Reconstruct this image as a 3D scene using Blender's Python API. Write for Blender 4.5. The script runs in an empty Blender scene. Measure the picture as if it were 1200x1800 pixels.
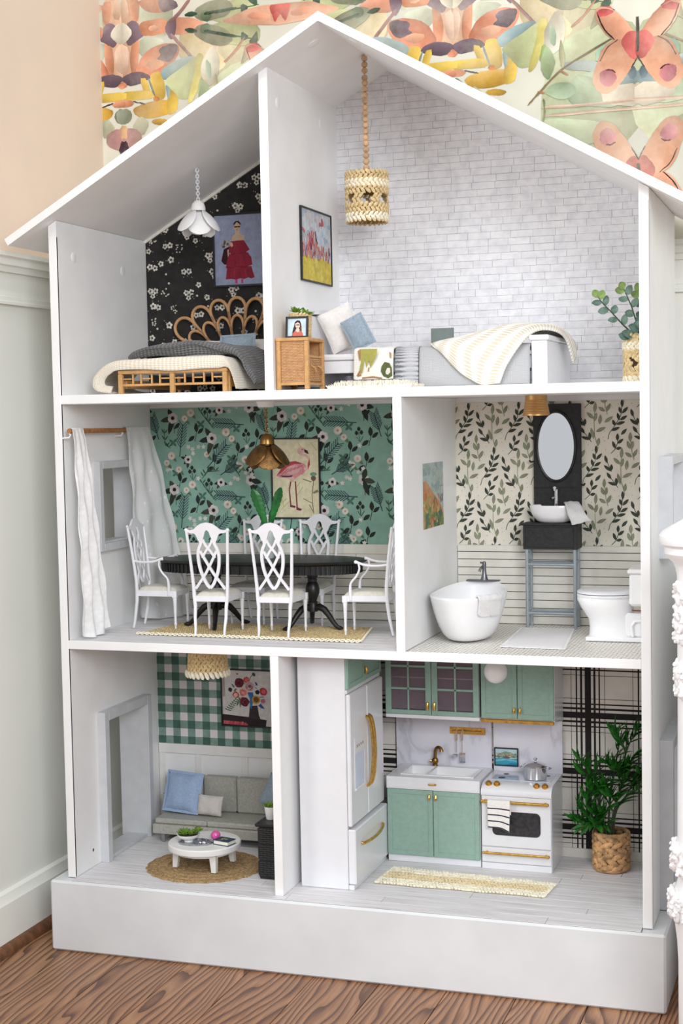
import bpy, math, random
from math import sin, cos, pi, radians, sqrt, hypot, atan2
from mathutils import Vector, Matrix

scene = bpy.context.scene
COL = scene.collection
HB = 0.12463                       # height of the plinth: the dollhouse floor lies this far above the room floor

# ------------------------------------------------------------------ camera
cam_data = bpy.data.cameras.new('camera')
cam = bpy.data.objects.new('camera', cam_data)
COL.objects.link(cam)
yaw, pitch, roll = -0.32505, -0.06457, -0.01904
fw = Vector((sin(yaw)*cos(pitch), cos(yaw)*cos(pitch), sin(pitch)))
rt = Vector((cos(yaw), -sin(yaw), 0)); up = rt.cross(fw)
rt2 = rt*cos(roll)+up*sin(roll); up2 = -rt*sin(roll)+up*cos(roll)
cam.matrix_world = Matrix(((rt2.x, up2.x, -fw.x, 1.28024), (rt2.y, up2.y, -fw.y, -2.27687),
                           (rt2.z, up2.z, -fw.z, 0.79125+HB), (0, 0, 0, 1)))
cam_data.sensor_fit = 'VERTICAL'; cam_data.sensor_height = 36.0
cam_data.lens = 2647.9/1800*36.0
cam_data.clip_start = 0.05
scene.camera = cam

# ------------------------------------------------------------------ world, lights, exposure
world = bpy.data.worlds.new('world'); scene.world = world
world.use_nodes = True
bg = world.node_tree.nodes['Background']
bg.inputs[0].default_value = (0.97, 0.985, 1.0, 1); bg.inputs[1].default_value = 0.60

def area(name, loc, target, sx, sy, power, color):
    d = bpy.data.lights.new(name, 'AREA'); d.shape = 'RECTANGLE'; d.size = sx; d.size_y = sy
    d.energy = power; d.color = color
    o = bpy.data.objects.new(name, d); COL.objects.link(o)
    o.location = loc
    o.rotation_euler = (Vector(target)-Vector(loc)).to_track_quat('-Z', 'Y').to_euler()
    return o
area('window_light', (-0.9, -1.6, 1.2), (0.5, 0.2, 0.65), 1.0, 1.2, 23, (1.0, 0.992, 0.98))
area('window_light', (2.2, -2.8, 1.6), (0.5, 0.2, 0.65), 1.2, 1.2, 54, (0.945, 0.972, 1.0))
area('ceiling_light', (0.6, -1.6, 2.6), (0.5, 0.2, 0.65), 1.2, 1.2, 17, (0.985, 0.99, 1.0))

vs = scene.view_settings
scene.display_settings.display_device = 'sRGB'
vs.view_transform = 'Standard'; vs.look = 'None'; vs.gamma = 1.0; vs.use_curve_mapping = False
vs.exposure = 0.06

# ------------------------------------------------------------------ helpers
def lin(c):
    c = c/255.0
    return c/12.92 if c <= 0.04045 else ((c+0.055)/1.055)**2.4
def rgb(c): return (lin(c[0]), lin(c[1]), lin(c[2]), 1.0)

class NT:
    """a small wrapper to write node materials briefly"""
    def __init__(s, name):
        s.m = bpy.data.materials.new(name); s.m.use_nodes = True
        s.t = s.m.node_tree; s.b = s.t.nodes['Principled BSDF']
        s.tc = None
    def n(s, typ, **kw):
        o = s.t.nodes.new(typ)
        for k, v in kw.items():
            if k.startswith('i_'): o.inputs[k[2:].replace('_', ' ')].default_value = v
            else: setattr(o, k, v)
        return o
    def l(s, a, b): s.t.links.new(a, b)
    def co(s, scale=(1, 1, 1), rot=(0, 0, 0), coord='Object'):
        if s.tc is None: s.tc = s.n('ShaderNodeTexCoord')
        mp = s.n('ShaderNodeMapping'); mp.inputs['Scale'].default_value = scale; mp.inputs['Rotation'].default_value = rot
        s.l(s.tc.outputs[coord], mp.inputs[0]); return mp.outputs[0]
    def ramp(s, fac, stops):
        r = s.n('ShaderNodeValToRGB'); e = r.color_ramp.elements
        while len(e) < len(stops): e.new(0.5)
        for k, (p, c) in enumerate(stops): e[k].position = p; e[k].color = c if len(c) == 4 else rgb(c)
        s.l(fac, r.inputs[0]); return r.outputs[0]
    def mix(s, fac, a, b, mode='MIX'):
        m = s.n('ShaderNodeMix', data_type='RGBA', blend_type=mode)
        for v, sock in ((fac, m.inputs[0]), (a, m.inputs[6]), (b, m.inputs[7])):
            if isinstance(v, (int, float)): sock.default_value = v
            elif isinstance(v, tuple): sock.default_value = v if len(v) == 4 else rgb(v)
            else: s.l(v, sock)
        return m.outputs[2]
    def bump(s, height, strength, dist):
        b = s.n('ShaderNodeBump'); b.inputs['Strength'].default_value = strength; b.inputs['Distance'].default_value = dist
        s.l(height, b.inputs['Height']); s.l(b.outputs[0], s.b.inputs['Normal'])
    def noise(s, scale, detail=3, co=None, rough=0.6):
        t = s.n('ShaderNodeTexNoise'); t.inputs['Scale'].default_value = scale; t.inputs['Detail'].default_value = detail
        t.inputs['Roughness'].default_value = rough
        s.l(co if co is not None else s.co(), t.inputs['Vector']); return t.outputs[0]

def M(name, c, rough=0.5, metal=0.0, var=0.05, vscale=40, bump=None, coat=0.0, spec=0.5, sheen=0.0, trans=0.0):
    """plain material with a little procedural variation of colour; bump = (scale, strength, distance)"""
    k = NT(name); b = k.b
    nz = k.noise(vscale)
    lo = tuple(max(0, x*(1-var)) for x in c); hi = tuple(min(255, x*(1+var*0.6)) for x in c)
    k.l(k.ramp(nz, [(0.3, lo), (0.7, hi)]), b.inputs['Base Color'])
    b.inputs['Roughness'].default_value = rough; b.inputs['Metallic'].default_value = metal
    b.inputs['Coat Weight'].default_value = coat; b.inputs['Specular IOR Level'].default_value = spec
    b.inputs['Sheen Weight'].default_value = sheen; b.inputs['Transmission Weight'].default_value = trans
    if bump: k.bump(k.noise(bump[0], 4), bump[1], bump[2])
    return k.m

def knit(name, c, c2, sx, sz, strength=0.8, dist=0.0012, coord='UV', rough=0.95):
    """stitches from two crossed waves on the cloth's own uv"""
    k = NT(name); b = k.b
    co = k.co((1, 1, 1), coord=coord)
    w = k.n('ShaderNodeTexWave', wave_type='BANDS', bands_direction='X'); w.inputs['Scale'].default_value = sx; w.inputs['Distortion'].default_value = 1.2; w.inputs['Detail Scale'].default_value = 2.0
    v = k.n('ShaderNodeTexWave', wave_type='BANDS', bands_direction='Y'); v.inputs['Scale'].default_value = sz; v.inputs['Distortion'].default_value = 1.2; v.inputs['Detail Scale'].default_value = 2.0
    k.l(co, w.inputs['Vector']); k.l(co, v.inputs['Vector'])
    h = k.mix(0.5, w.outputs[0], v.outputs[0])
    k.l(k.ramp(h, [(0.2, c2), (0.6, c)]), b.inputs['Base Color'])
    b.inputs['Roughness'].default_value = rough; b.inputs['Sheen Weight'].default_value = 0.2
    k.bump(h, strength, dist)
    return k.m

class G:
    """collects faces of one mesh"""
    def __init__(s): s.v = []; s.f = []; s.c = []; s.uv = {}; s.smooth = True
    def add(s, vs, fs, col=None):
        o = len(s.v); s.v += [tuple(p) for p in vs]
        for f in fs: s.f.append(tuple(i+o for i in f)); s.c.append(col)
        return o
    def box(s, x0, x1, y0, y1, z0, z1, bev=0.0, rot=None):
        """axis-aligned box with chamfered edges; rot = (matrix) applied about its centre"""
        if x0 > x1: x0, x1 = x1, x0
        if y0 > y1: y0, y1 = y1, y0
        if z0 > z1: z0, z1 = z1, z0
        cx, cy, cz = (x0+x1)/2, (y0+y1)/2, (z0+z1)/2; h = ((x1-x0)/2, (y1-y0)/2, (z1-z0)/2)
        b = min(bev, *(q*0.49 for q in h))
        vs, idx = [], {}
        def vert(sg, ax):
            key = (sg, ax if b > 0 else -1)
            if key not in idx:
                idx[key] = len(vs)
                vs.append([sg[i]*(h[i]-(b if i != ax else 0)) for i in range(3)] if b > 0 else [sg[i]*h[i] for i in range(3)])
            return idx[key]
        fs = []
        for ax in range(3):
            u, w = (ax+1) % 3, (ax+2) % 3
            for sg in (-1, 1):
                q = []
                for a, c in ((-1, -1), (1, -1), (1, 1), (-1, 1)):
                    t = [0, 0, 0]; t[ax] = sg; t[u] = a; t[w] = c; q.append(vert(tuple(t), ax))
                fs.append(q if sg > 0 else q[::-1])
        if b > 0:
            for ax in range(3):
                u, w = (ax+1) % 3, (ax+2) % 3
                for a in (-1, 1):
                    for c in (-1, 1):
                        t0 = [0, 0, 0]; t1 = [0, 0, 0]; t0[ax] = -1; t1[ax] = 1
                        for t in (t0, t1): t[u] = a; t[w] = c
                        q = [vert(tuple(t0), u), vert(tuple(t1), u), vert(tuple(t1), w), vert(tuple(t0), w)]
                        fs.append(q if a*c > 0 else q[::-1])
            for a in (-1, 1):
                for c in (-1, 1):
                    for e in (-1, 1):
                        q = [vert((a, c, e), 0), vert((a, c, e), 1), vert((a, c, e), 2)]
                        fs.append(q if a*c*e > 0 else q[::-1])
        if rot is not None: vs = [rot @ Vector(p) for p in vs]
        s.add([(p[0]+cx, p[1]+cy, p[2]+cz) for p in vs], fs)
        return s
    def prism(s, out, a, b, axis='y'):
        """polygon outline (2-D) extruded along an axis; outline in the two other axes in order x,y,z"""
        n = len(out)
        def P(p, t): return {'x': (t, p[0], p[1]), 'y': (p[0], t, p[1]), 'z': (p[0], p[1], t)}[axis]
        vs = [P(p, a) for p in out]+[P(p, b) for p in out]
        fs = [tuple(range(n)), tuple(range(2*n-1, n-1, -1))]+[(i, n+i, n+(i+1) % n, (i+1) % n) for i in range(n)]
        s.add(vs, fs); return s
    def tube(s, pts, r, n=8, caps=True, closed=False, flat=None):
        """round tube along points; r a number or a list; flat = (normal, factor) squeezes the section along normal"""
        pts = [Vector(p) for p in pts]; m = len(pts)
        rs = r if isinstance(r, (list, tuple)) else [r]*m
        ref = None; rings = []
        for i, p in enumerate(pts):
            if closed: t = pts[(i+1) % m]-pts[(i-1) % m]
            else: t = pts[min(i+1, m-1)]-pts[max(i-1, 0)]
            if t.length < 1e-12: t = Vector((0, 0, 1))
            t.normalize()
            if flat is not None: ref = Vector(flat[0])
            elif ref is None:
                ref = Vector((0, 0, 1)) if abs(t.z) < 0.9 else Vector((1, 0, 0))
            u = (ref-t*ref.dot(t))
            if u.length < 1e-6: u = t.orthogonal()
            u.normalize(); w = t.cross(u)
            if flat is None: ref = u
            k = flat[1] if flat is not None else 1.0
            rings.append([p+u*(cos(2*pi*j/n)*rs[i]*k)+w*(sin(2*pi*j/n)*rs[i]) for j in range(n)])
        vs = [q for ring in rings for q in ring]; fs = []
        for i in range(m if closed else m-1):
            a, b = i*n, ((i+1) % m)*n
            for j in range(n): fs.append((a+j, a+(j+1) % n, b+(j+1) % n, b+j))
        if caps and not closed:
            fs.append(tuple(range(n-1, -1, -1))); fs.append(tuple((m-1)*n+j for j in range(n)))
        s.add(vs, fs); return s
    def ribbon(s, pts, w, t, nrm=(0, 1, 0)):
        """flat bar of width w and thickness t along points, its flat side facing nrm"""
        pts = [Vector(p) for p in pts]; m = len(pts); vs = []; fs = []
        ws = w if isinstance(w, (list, tuple)) else [w]*m
        for i, p in enumerate(pts):
            d = pts[min(i+1, m-1)]-pts[max(i-1, 0)]; d.normalize()
            nn = Vector(nrm[i] if isinstance(nrm, list) else nrm); nn = (nn-d*nn.dot(d)).normalized()
            sd = d.cross(nn); a = ws[i]/2
            vs += [p+sd*a+nn*t/2, p-sd*a+nn*t/2, p-sd*a-nn*t/2, p+sd*a-nn*t/2]
        for i in range(m-1):
            a, b = 4*i, 4*i+4
            for j in range(4): fs.append((a+j, a+(j+1) % 4, b+(j+1) % 4, b+j))
        fs.append((3, 2, 1, 0)); k = 4*(m-1); fs.append((k, k+1, k+2, k+3))
        s.add(vs, fs); return s
    def lathe(s, prof, n=24, c=(0, 0, 0), sx=1.0, sy=1.0, cap=True):
        """profile [(radius, z)] turned about the vertical through c"""
        vs = []; fs = []
        for r, z in prof:
            for j in range(n): vs.append((c[0]+r*sx*cos(2*pi*j/n), c[1]+r*sy*sin(2*pi*j/n), c[2]+z))
        for i in range(len(prof)-1):
            for j in range(n): fs.append((i*n+j, i*n+(j+1) % n, (i+1)*n+(j+1) % n, (i+1)*n+j))
        if cap:
            fs.append(tuple(range(n-1, -1, -1))); k = (len(prof)-1)*n; fs.append(tuple(k+j for j in range(n)))
        s.add(vs, fs); return s
    def ball(s, c, r, n=10, m=6, rot=None):
        """ellipsoid; r a number or 3 radii"""
        rr = r if isinstance(r, (list, tuple)) else (r, r, r)
        vs = [Vector((0, 0, -rr[2]))]
        for i in range(1, m):
            a = -pi/2+pi*i/m
            for j in range(n): vs.append(Vector((rr[0]*cos(a)*cos(2*pi*j/n), rr[1]*cos(a)*sin(2*pi*j/n), rr[2]*sin(a))))
        vs.append(Vector((0, 0, rr[2]))); fs = []
        for j in range(n): fs.append((0, 1+(j+1) % n, 1+j))
        for i in range(m-2):
            for j in range(n):
                a = 1+i*n; fs.append((a+j, a+(j+1) % n, a+n+(j+1) % n, a+n+j))
        k = 1+(m-2)*n
        for j in range(n): fs.append((k+j, k+(j+1) % n, len(vs)-1))
        if rot is not None: vs = [rot @ q for q in vs]
        s.add([(q[0]+c[0], q[1]+c[1], q[2]+c[2]) for q in vs], fs); return s
    def grid(s, fn, nu, nv, cu=False, cv=False):
        """surface fn(u, v) for u, v in 0..1; stores uv"""
        vs = []; o = len(s.v)
        U = nu if cu else nu+1; V = nv if cv else nv+1
        for i in range(U):
            for j in range(V):
                vs.append(fn(i/nu, j/nv)); s.uv[o+len(vs)-1] = (i/nu, j/nv)
        fs = []
        for i in range(nu):
            for j in range(nv):
                a, b = i % U, (i+1) % U; c, d = j % V, (j+1) % V
                fs.append((a*V+c, b*V+c, b*V+d, a*V+d))
        s.add(vs, fs); return s
    def poly(s, pts, col=None):
        s.add(pts, [tuple(range(len(pts)))], col); return s
    def mesh(s, name, mat=None, smooth=True, angle=40):
        me = bpy.data.meshes.new(name); me.from_pydata(s.v, [], s.f)
        if any(c is not None for c in s.c):
            at = me.attributes.new('Col', 'FLOAT_COLOR', 'CORNER'); k = 0
            buf = []
            for f, c in zip(s.f, s.c):
                if c and isinstance(c[0], tuple):
                    for q in c: buf += rgb(q)
                else: buf += list(rgb(c or (200, 200, 200)))*len(f)
            at.data.foreach_set('color', buf)
        if s.uv:
            ul = me.uv_layers.new(name='UVMap'); buf = []
            for lp in me.loops: buf += s.uv.get(lp.vertex_index, (0, 0))
            ul.data.foreach_set('uv', buf)
        if smooth:
            me.polygons.foreach_set('use_smooth', [True]*len(me.polygons))
            me.set_sharp_from_angle(angle=radians(angle))
        for q in (mat if isinstance(mat, (list, tuple)) else [mat]):
            if q is not None: me.materials.append(q)
        return me
    def obj(s, name, mat, parent=None, smooth=True, angle=40, label=None, kind=None, solid=0, sub=0):
        o = bpy.data.objects.new(name, s.mesh(name, mat, smooth, angle)); COL.objects.link(o)
        if parent: o.parent = parent
        if label: o['label'] = label
        if kind: o['kind'] = kind
        if solid:
            md = o.modifiers.new('thickness', 'SOLIDIFY'); md.thickness = solid; md.offset = 0
        if sub:
            md = o.modifiers.new('smooth', 'SUBSURF'); md.levels = sub; md.render_levels = sub
        return o

def thing(name, label, cat, loc=(0, 0, 0), rz=0.0, group=None):
    o = bpy.data.objects.new(name, None); COL.objects.link(o); o.empty_display_size = 0.01
    o.location = loc; o.rotation_euler = (0, 0, rz); o['label'] = label; o['category'] = cat
    if group: o['group'] = group
    return o
def tag(o, label, cat, group=None):
    o['label'] = label; o['category'] = cat
    if group: o['group'] = group
    return o
def copy_tree(o, parent=None):
    c = o.copy(); COL.objects.link(c)
    if parent: c.parent = parent
    for ch in list(o.children): copy_tree(ch, c)
    return c
def Rz(a): return Matrix.Rotation(a, 3, 'Z')
def Rx(a): return Matrix.Rotation(a, 3, 'X')
def Ry(a): return Matrix.Rotation(a, 3, 'Y')

class Print:
    """flat print: coloured shapes on a plane, clipped to its outline; later shapes lie a hair above earlier ones"""
    def __init__(s, org, u, v, outline, nrm, step=6e-6, cyc=100000):
        s.o = Vector(org); s.u = Vector(u); s.v = Vector(v); s.n = Vector(nrm); s.out = outline; s.g = G(); s.h0 = s.h = 1e-4; s.step = step; s.cyc = cyc; s.k = 0
    def clip(s, pts):
        out = s.out; n = len(out)
        for i in range(n):
            a, b = out[i], out[(i+1) % n]; res = []
            ex, ey = b[0]-a[0], b[1]-a[1]
            d = [ex*(p[1]-a[1])-ey*(p[0]-a[0]) for p in pts]
            for k in range(len(pts)):
                p, q, dp, dq = pts[k], pts[(k+1) % len(pts)], d[k], d[(k+1) % len(pts)]
                if dp >= 0: res.append(p)
                if (dp >= 0) != (dq >= 0):
                    t = dp/(dp-dq); res.append((p[0]+(q[0]-p[0])*t, p[1]+(q[1]-p[1])*t))
            pts = res
            if len(pts) < 3: return []
        return pts
    def poly(s, pts, col):
        area2 = sum(pts[i][0]*pts[(i+1) % len(pts)][1]-pts[(i+1) % len(pts)][0]*pts[i][1] for i in range(len(pts)))
        if area2 < 0: pts = pts[::-1]
        pts = s.clip(pts)
        if not pts: return s
        s.k = (s.k+1) % s.cyc; z = s.h+s.step*s.k
        s.g.poly([s.o+s.u*p[0]+s.v*p[1]+s.n*z for p in pts], col); return s
    def ell(s, x, y, rx, ry, col, rot=0, n=12):
        s.poly([(x+rx*cos(2*pi*i/n)*cos(rot)-ry*sin(2*pi*i/n)*sin(rot), y+rx*cos(2*pi*i/n)*sin(rot)+ry*sin(2*pi*i/n)*cos(rot)) for i in range(n)], col); return s
    def leaf(s, x0, y0, x1, y1, w, col, bias=0.45):
        dx, dy = x1-x0, y1-y0; L = hypot(dx, dy) or 1e-9; nx, ny = -dy/L, dx/L; pts = []
        for t, q in ((0, 0), (0.2, 0.65), (bias, 1), (0.75, 0.7), (1, 0)): pts.append((x0+dx*t+nx*w/2*q, y0+dy*t+ny*w/2*q))
        for t, q in ((0.75, 0.7), (bias, 1), (0.2, 0.65)): pts.append((x0+dx*t-nx*w/2*q, y0+dy*t-ny*w/2*q))
        s.poly(pts, col); return s
    def stroke(s, pts, w, col):
        for k in range(len(pts)-1):
            (a, b), (c, d) = pts[k], pts[k+1]; L = hypot(c-a, d-b) or 1e-9; nx, ny = -(d-b)/L*w/2, (c-a)/L*w/2
            s.poly([(a+nx, b+ny), (c+nx, d+ny), (c-nx, d-ny), (a-nx, b-ny)], col)
        return s
    def rect(s, x0, y0, x1, y1, col): return s.poly([(x0, y0), (x1, y0), (x1, y1), (x0, y1)], col)
    def blob(s, x, y, r, col, seed=0, n=14, j=0.25, ry=None):
        rn = random.Random(seed); ry = ry or r
        s.poly([(x+r*(1+rn.uniform(-j, j))*cos(2*pi*i/n), y+ry*(1+rn.uniform(-j, j))*sin(2*pi*i/n)) for i in range(n)], col); return s
    def obj(s, name, mat, parent): return s.g.obj(name, mat, parent, smooth=False)

# ------------------------------------------------------------------ materials
def print_mat(name, rough=0.75, amt=0.12, sc=60, water=False):
    k = NT(name); a = k.n('ShaderNodeAttribute', attribute_name='Col')
    nz = k.noise(sc, 5)
    lo = k.mix(1.0, a.outputs[0], (225, 222, 220) if not water else (228, 220, 214), 'MULTIPLY')
    f = k.ramp(nz, [(0.35, (0, 0, 0, 1)), (0.68, (1, 1, 1, 1))])
    c = k.mix(f, lo, a.outputs[0])
    if water:
        n2 = k.noise(9, 6)
        c = k.mix(k.ramp(n2, [(0.45, (0, 0, 0, 1)), (0.75, (0.42, 0.42, 0.42, 1))]), c, (238, 232, 212))
    k.l(c, k.b.inputs['Base Color']); k.b.inputs['Roughness'].default_value = rough
    k.b.inputs['Specular IOR Level'].default_value = 0.25
    return k.m
PRINT = print_mat('printed_paper')
MURAL = print_mat('watercolour_paper', 0.8, 0.15, 25, True)
WHITE = M('white_paint', (245, 245, 245), 0.45, var=0.02, vscale=12, bump=(90, 0.08, 0.001))
WHITE2 = M('white_plinth_paint', (220, 222, 224), 0.5, var=0.03, vscale=8, bump=(60, 0.12, 0.001))
GREYFR = M('pale_grey_paint', (206, 208, 212), 0.5, var=0.03, bump=(120, 0.15, 0.0006))
CREAM = M('cream_board', (234, 231, 221), 0.6, var=0.03)
SEAM = M('dark_joint', (96, 92, 88), 0.9)
MORTAR = M('grey_joint', (182, 182, 184), 0.9, var=0.2, vscale=70)
PLASTW = M('white_plastic', (230, 231, 235), 0.28, var=0.01, coat=0.2)
PLASTL = M('white_chair_plastic', (238, 238, 243), 0.35, var=0.02, coat=0.1)
CERAM = M('white_ceramic', (246, 246, 248), 0.22, var=0.01, coat=0.35)
BLACK = M('black_paint', (26, 26, 27), 0.4, var=0.25, vscale=90, bump=(140, 0.3, 0.001))
BLACKW = M('black_stained_wood', (34, 34, 36), 0.6, var=0.35, vscale=120, bump=(90, 0.6, 0.0015))
FRAMEB = M('black_frame', (22, 21, 22), 0.45, var=0.1)
GOLD = M('brushed_gold', (224, 178, 96), 0.34, 1.0, var=0.15, vscale=150)
BRASS = M('aged_brass', (140, 106, 66), 0.42, 1.0, var=0.2, vscale=90, bump=(420, 0.7, 0.0012))
BRASSP = M('brass_cap', (160, 122, 72), 0.35, 1.0, var=0.1)
CHROME = M('chrome', (225, 225, 228), 0.08, 1.0, var=0.02)
PEWTER = M('pewter', (120, 122, 126), 0.35, 0.85, var=0.15)
STEELP = M('grey_blue_metal', (166, 176, 184), 0.4, 0.35, var=0.05)
MINT = M('mint_paint', (146, 176, 163), 0.45, var=0.04, vscale=150, bump=(300, 0.08, 0.0005))
RATTAN = M('rattan', (206, 158, 110), 0.6, var=0.08, vscale=140, bump=(300, 0.3, 0.0008))
BAMBOO = M('bamboo', (206, 158, 100), 0.5, var=0.1, vscale=90, bump=(260, 0.2, 0.0006))
BEAD = M('wooden_bead', (220, 182, 144), 0.55, var=0.18, vscale=60)
RAFFIA = M('raffia', (222, 196, 146), 0.8, var=0.16, vscale=220, bump=(500, 0.5, 0.0008))
RAFFIAW = M('pale_raffia', (246, 238, 216), 0.8, var=0.08, vscale=220, bump=(500, 0.4, 0.0008))
JUTE = M('jute', (176, 146, 104), 0.95, var=0.3, vscale=260, bump=(420, 0.9, 0.002))
HYAC = M('water_hyacinth', (196, 152, 106), 0.7, var=0.32, vscale=80, bump=(260, 0.5, 0.001))
SOIL = M('soil', (48, 36, 28), 0.95, var=0.4, vscale=200)
LEAFG = M('green_leaf', (44, 112, 38), 0.4, var=0.35, vscale=60)
LEAFD = M('banana_leaf', (34, 112, 50), 0.35, var=0.25, vscale=70)
SUCC = M('succulent_leaf', (104, 138, 46), 0.45, var=0.35, vscale=120)
EUCA = M('eucalyptus_leaf', (104, 132, 118), 0.6, var=0.28, vscale=70)
EUCB = M('young_eucalyptus_leaf', (128, 156, 84), 0.5, var=0.25, vscale=70)
STEM = M('green_stem', (70, 84, 62), 0.6, var=0.2)
LINENB = M('blue_linen', (158, 180, 212), 0.9, var=0.06, vscale=300, bump=(900, 0.5, 0.0006))
LINENG = M('grey_blue_linen', (154, 170, 184), 0.9, var=0.08, vscale=300, bump=(900, 0.5, 0.0006))
LINENW = M('white_linen', (238, 234, 230), 0.9, var=0.03, vscale=200, bump=(900, 0.4, 0.0005))
TERRY = M('white_terry', (246, 245, 246), 0.95, var=0.03, vscale=400, bump=(700, 0.9, 0.002))
TEXT_G = knit('grey_boucle', (228, 221, 216), (194, 186, 181), 7, 9, 0.5, 0.0012, rough=0.95)
KNITC = knit('cream_knit', (246, 238, 224), (224, 210, 186), 20, 26, 0.8, 0.0012)
KNITW = knit('white_rib_knit', (249, 246, 238), (220, 208, 184), 15, 1.8, 0.9, 0.0022)
KNITG = knit('charcoal_cable_knit', (130, 129, 130), (74, 73, 75), 13, 15, 1.0, 0.0035)
KNITL = knit('light_grey_knit', (204, 204, 206), (160, 161, 165), 40, 44, 0.6, 0.001)
KNITR = knit('grey_rib', (192, 193, 198), (110, 112, 118), 0.25, 9.5, 0.9, 0.0015)
SOFA = M('grey_sofa_vinyl', (176, 175, 166), 0.55, var=0.08, vscale=260, bump=(600, 0.35, 0.0008))
SEATC = M('cream_seat', (222, 218, 206), 0.8, var=0.04, vscale=200, bump=(700, 0.3, 0.0004))
LACE = NT('white_lace')
_f = LACE.n('ShaderNodeTexVoronoi'); _f.inputs['Scale'].default_value = 95; LACE.l(LACE.co(), _f.inputs['Vector'])
LACE.b.inputs['Base Color'].default_value = rgb((246, 246, 246)); LACE.b.inputs['Roughness'].default_value = 0.95
LACE.l(LACE.ramp(_f.outputs[0], [(0.1, (1, 1, 1, 1)), (0.55, (0.90, 0.90, 0.90, 1))]), LACE.b.inputs['Alpha'])
LACE.bump(_f.outputs[0], 0.6, 0.0015); LACE.b.inputs['Transmission Weight'].default_value = 0.0
LACE = LACE.m
VOILE = NT('dotted_voile')
_f = VOILE.n('ShaderNodeTexVoronoi'); _f.inputs['Scale'].default_value = 70; VOILE.l(VOILE.co((1, 1, 0.7)), _f.inputs['Vector'])
VOILE.b.inputs['Base Color'].default_value = rgb((244, 245, 246)); VOILE.b.inputs['Roughness'].default_value = 0.95
VOILE.l(VOILE.ramp(_f.outputs[0], [(0.10, (1, 1, 1, 1)), (0.2, (0.78, 0.78, 0.78, 1))]), VOILE.b.inputs['Alpha'])
VOILE = VOILE.m
MIRROR = M('mirror_glass', (236, 238, 242), 0.04, 1.0, var=0.0)
GLASSP = NT('frosted_pane'); GLASSP.b.inputs['Base Color'].default_value = rgb((214, 200, 210)); GLASSP.b.inputs['Roughness'].default_value = 0.18
GLASSP.b.inputs['Transmission Weight'].default_value = 0.85; GLASSP.b.inputs['IOR'].default_value = 1.1
GLASSP.bump(GLASSP.noise(300), 0.15, 0.0005); GLASSP = GLASSP.m
CABIN = M('cabinet_inside', (150, 132, 142), 0.7, var=0.1)

def marble():
    k = NT('white_marble'); nz = k.noise(14, 8, rough=0.7)
    v = k.n('ShaderNodeTexNoise'); v.inputs['Scale'].default_value = 7; v.inputs['Detail'].default_value = 10; v.inputs['Distortion'].default_value = 0.6
    k.l(k.co((1.6, 1, 0.8), (0, 0.7, 0)), v.inputs['Vector'])
    c = k.ramp(v.outputs[0], [(0.38, (232, 231, 240)), (0.46, (227, 226, 236)), (0.50, (207, 205, 216)), (0.53, (228, 227, 237)), (0.7, (238, 238, 245))])
    k.l(c, k.b.inputs['Base Color']); k.b.inputs['Roughness'].default_value = 0.3; return k.m
MARBLE = marble()

def oak():
    k = NT('oak_floor'); oi = k.n('ShaderNodeObjectInfo')
    ofs = k.n('ShaderNodeVectorMath', operation='SCALE'); ofs.inputs[0].default_value = (3.1, 7.3, 0.0)
    k.l(oi.outputs['Random'], ofs.inputs['Scale'])
    ad = k.n('ShaderNodeVectorMath', operation='ADD'); k.l(k.co((1, 1, 1)), ad.inputs[0]); k.l(ofs.outputs[0], ad.inputs[1])
    mp = k.n('ShaderNodeMapping'); mp.inputs['Scale'].default_value = (1, 0.17, 1); k.l(ad.outputs[0], mp.inputs[0])
    w = k.n('ShaderNodeTexWave', wave_type='BANDS', bands_direction='X', wave_profile='SAW'); w.inputs['Scale'].default_value = 24
    w.inputs['Distortion'].default_value = 34; w.inputs['Detail'].default_value = 2.0; w.inputs['Detail Scale'].default_value = 0.42; w.inputs['Detail Roughness'].default_value = 0.55
    k.l(mp.outputs[0], w.inputs['Vector'])
    m2 = k.n('ShaderNodeMapping'); m2.inputs['Scale'].default_value = (260, 9, 1); k.l(ad.outputs[0], m2.inputs[0])
    fine = k.noise(1.0, 3, m2.outputs[0])
    g = k.ramp(w.outputs[0], [(0.0, (90, 56, 37)), (0.16, (112, 74, 50)), (0.34, (150, 106, 74)), (0.75, (178, 133, 97)), (1.0, (158, 114, 80))])
    fr = k.ramp(fine, [(0.32, (0.62, 0.58, 0.56, 1)), (0.56, (1, 1, 1, 1))])
    c = k.mix(0.85, g, fr, 'MULTIPLY')
    tone = k.ramp(oi.outputs['Random'], [(0.0, (0.86, 0.82, 0.80, 1)), (1.0, (1.0, 1.0, 1.0, 1))])
    c = k.mix(1.0, c, tone, 'MULTIPLY')
    k.l(c, k.b.inputs['Base Color']); k.b.inputs['Roughness'].default_value = 0.38
    k.bump(w.outputs[0], 0.10, 0.001); return k.m
OAK = oak()

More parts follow.
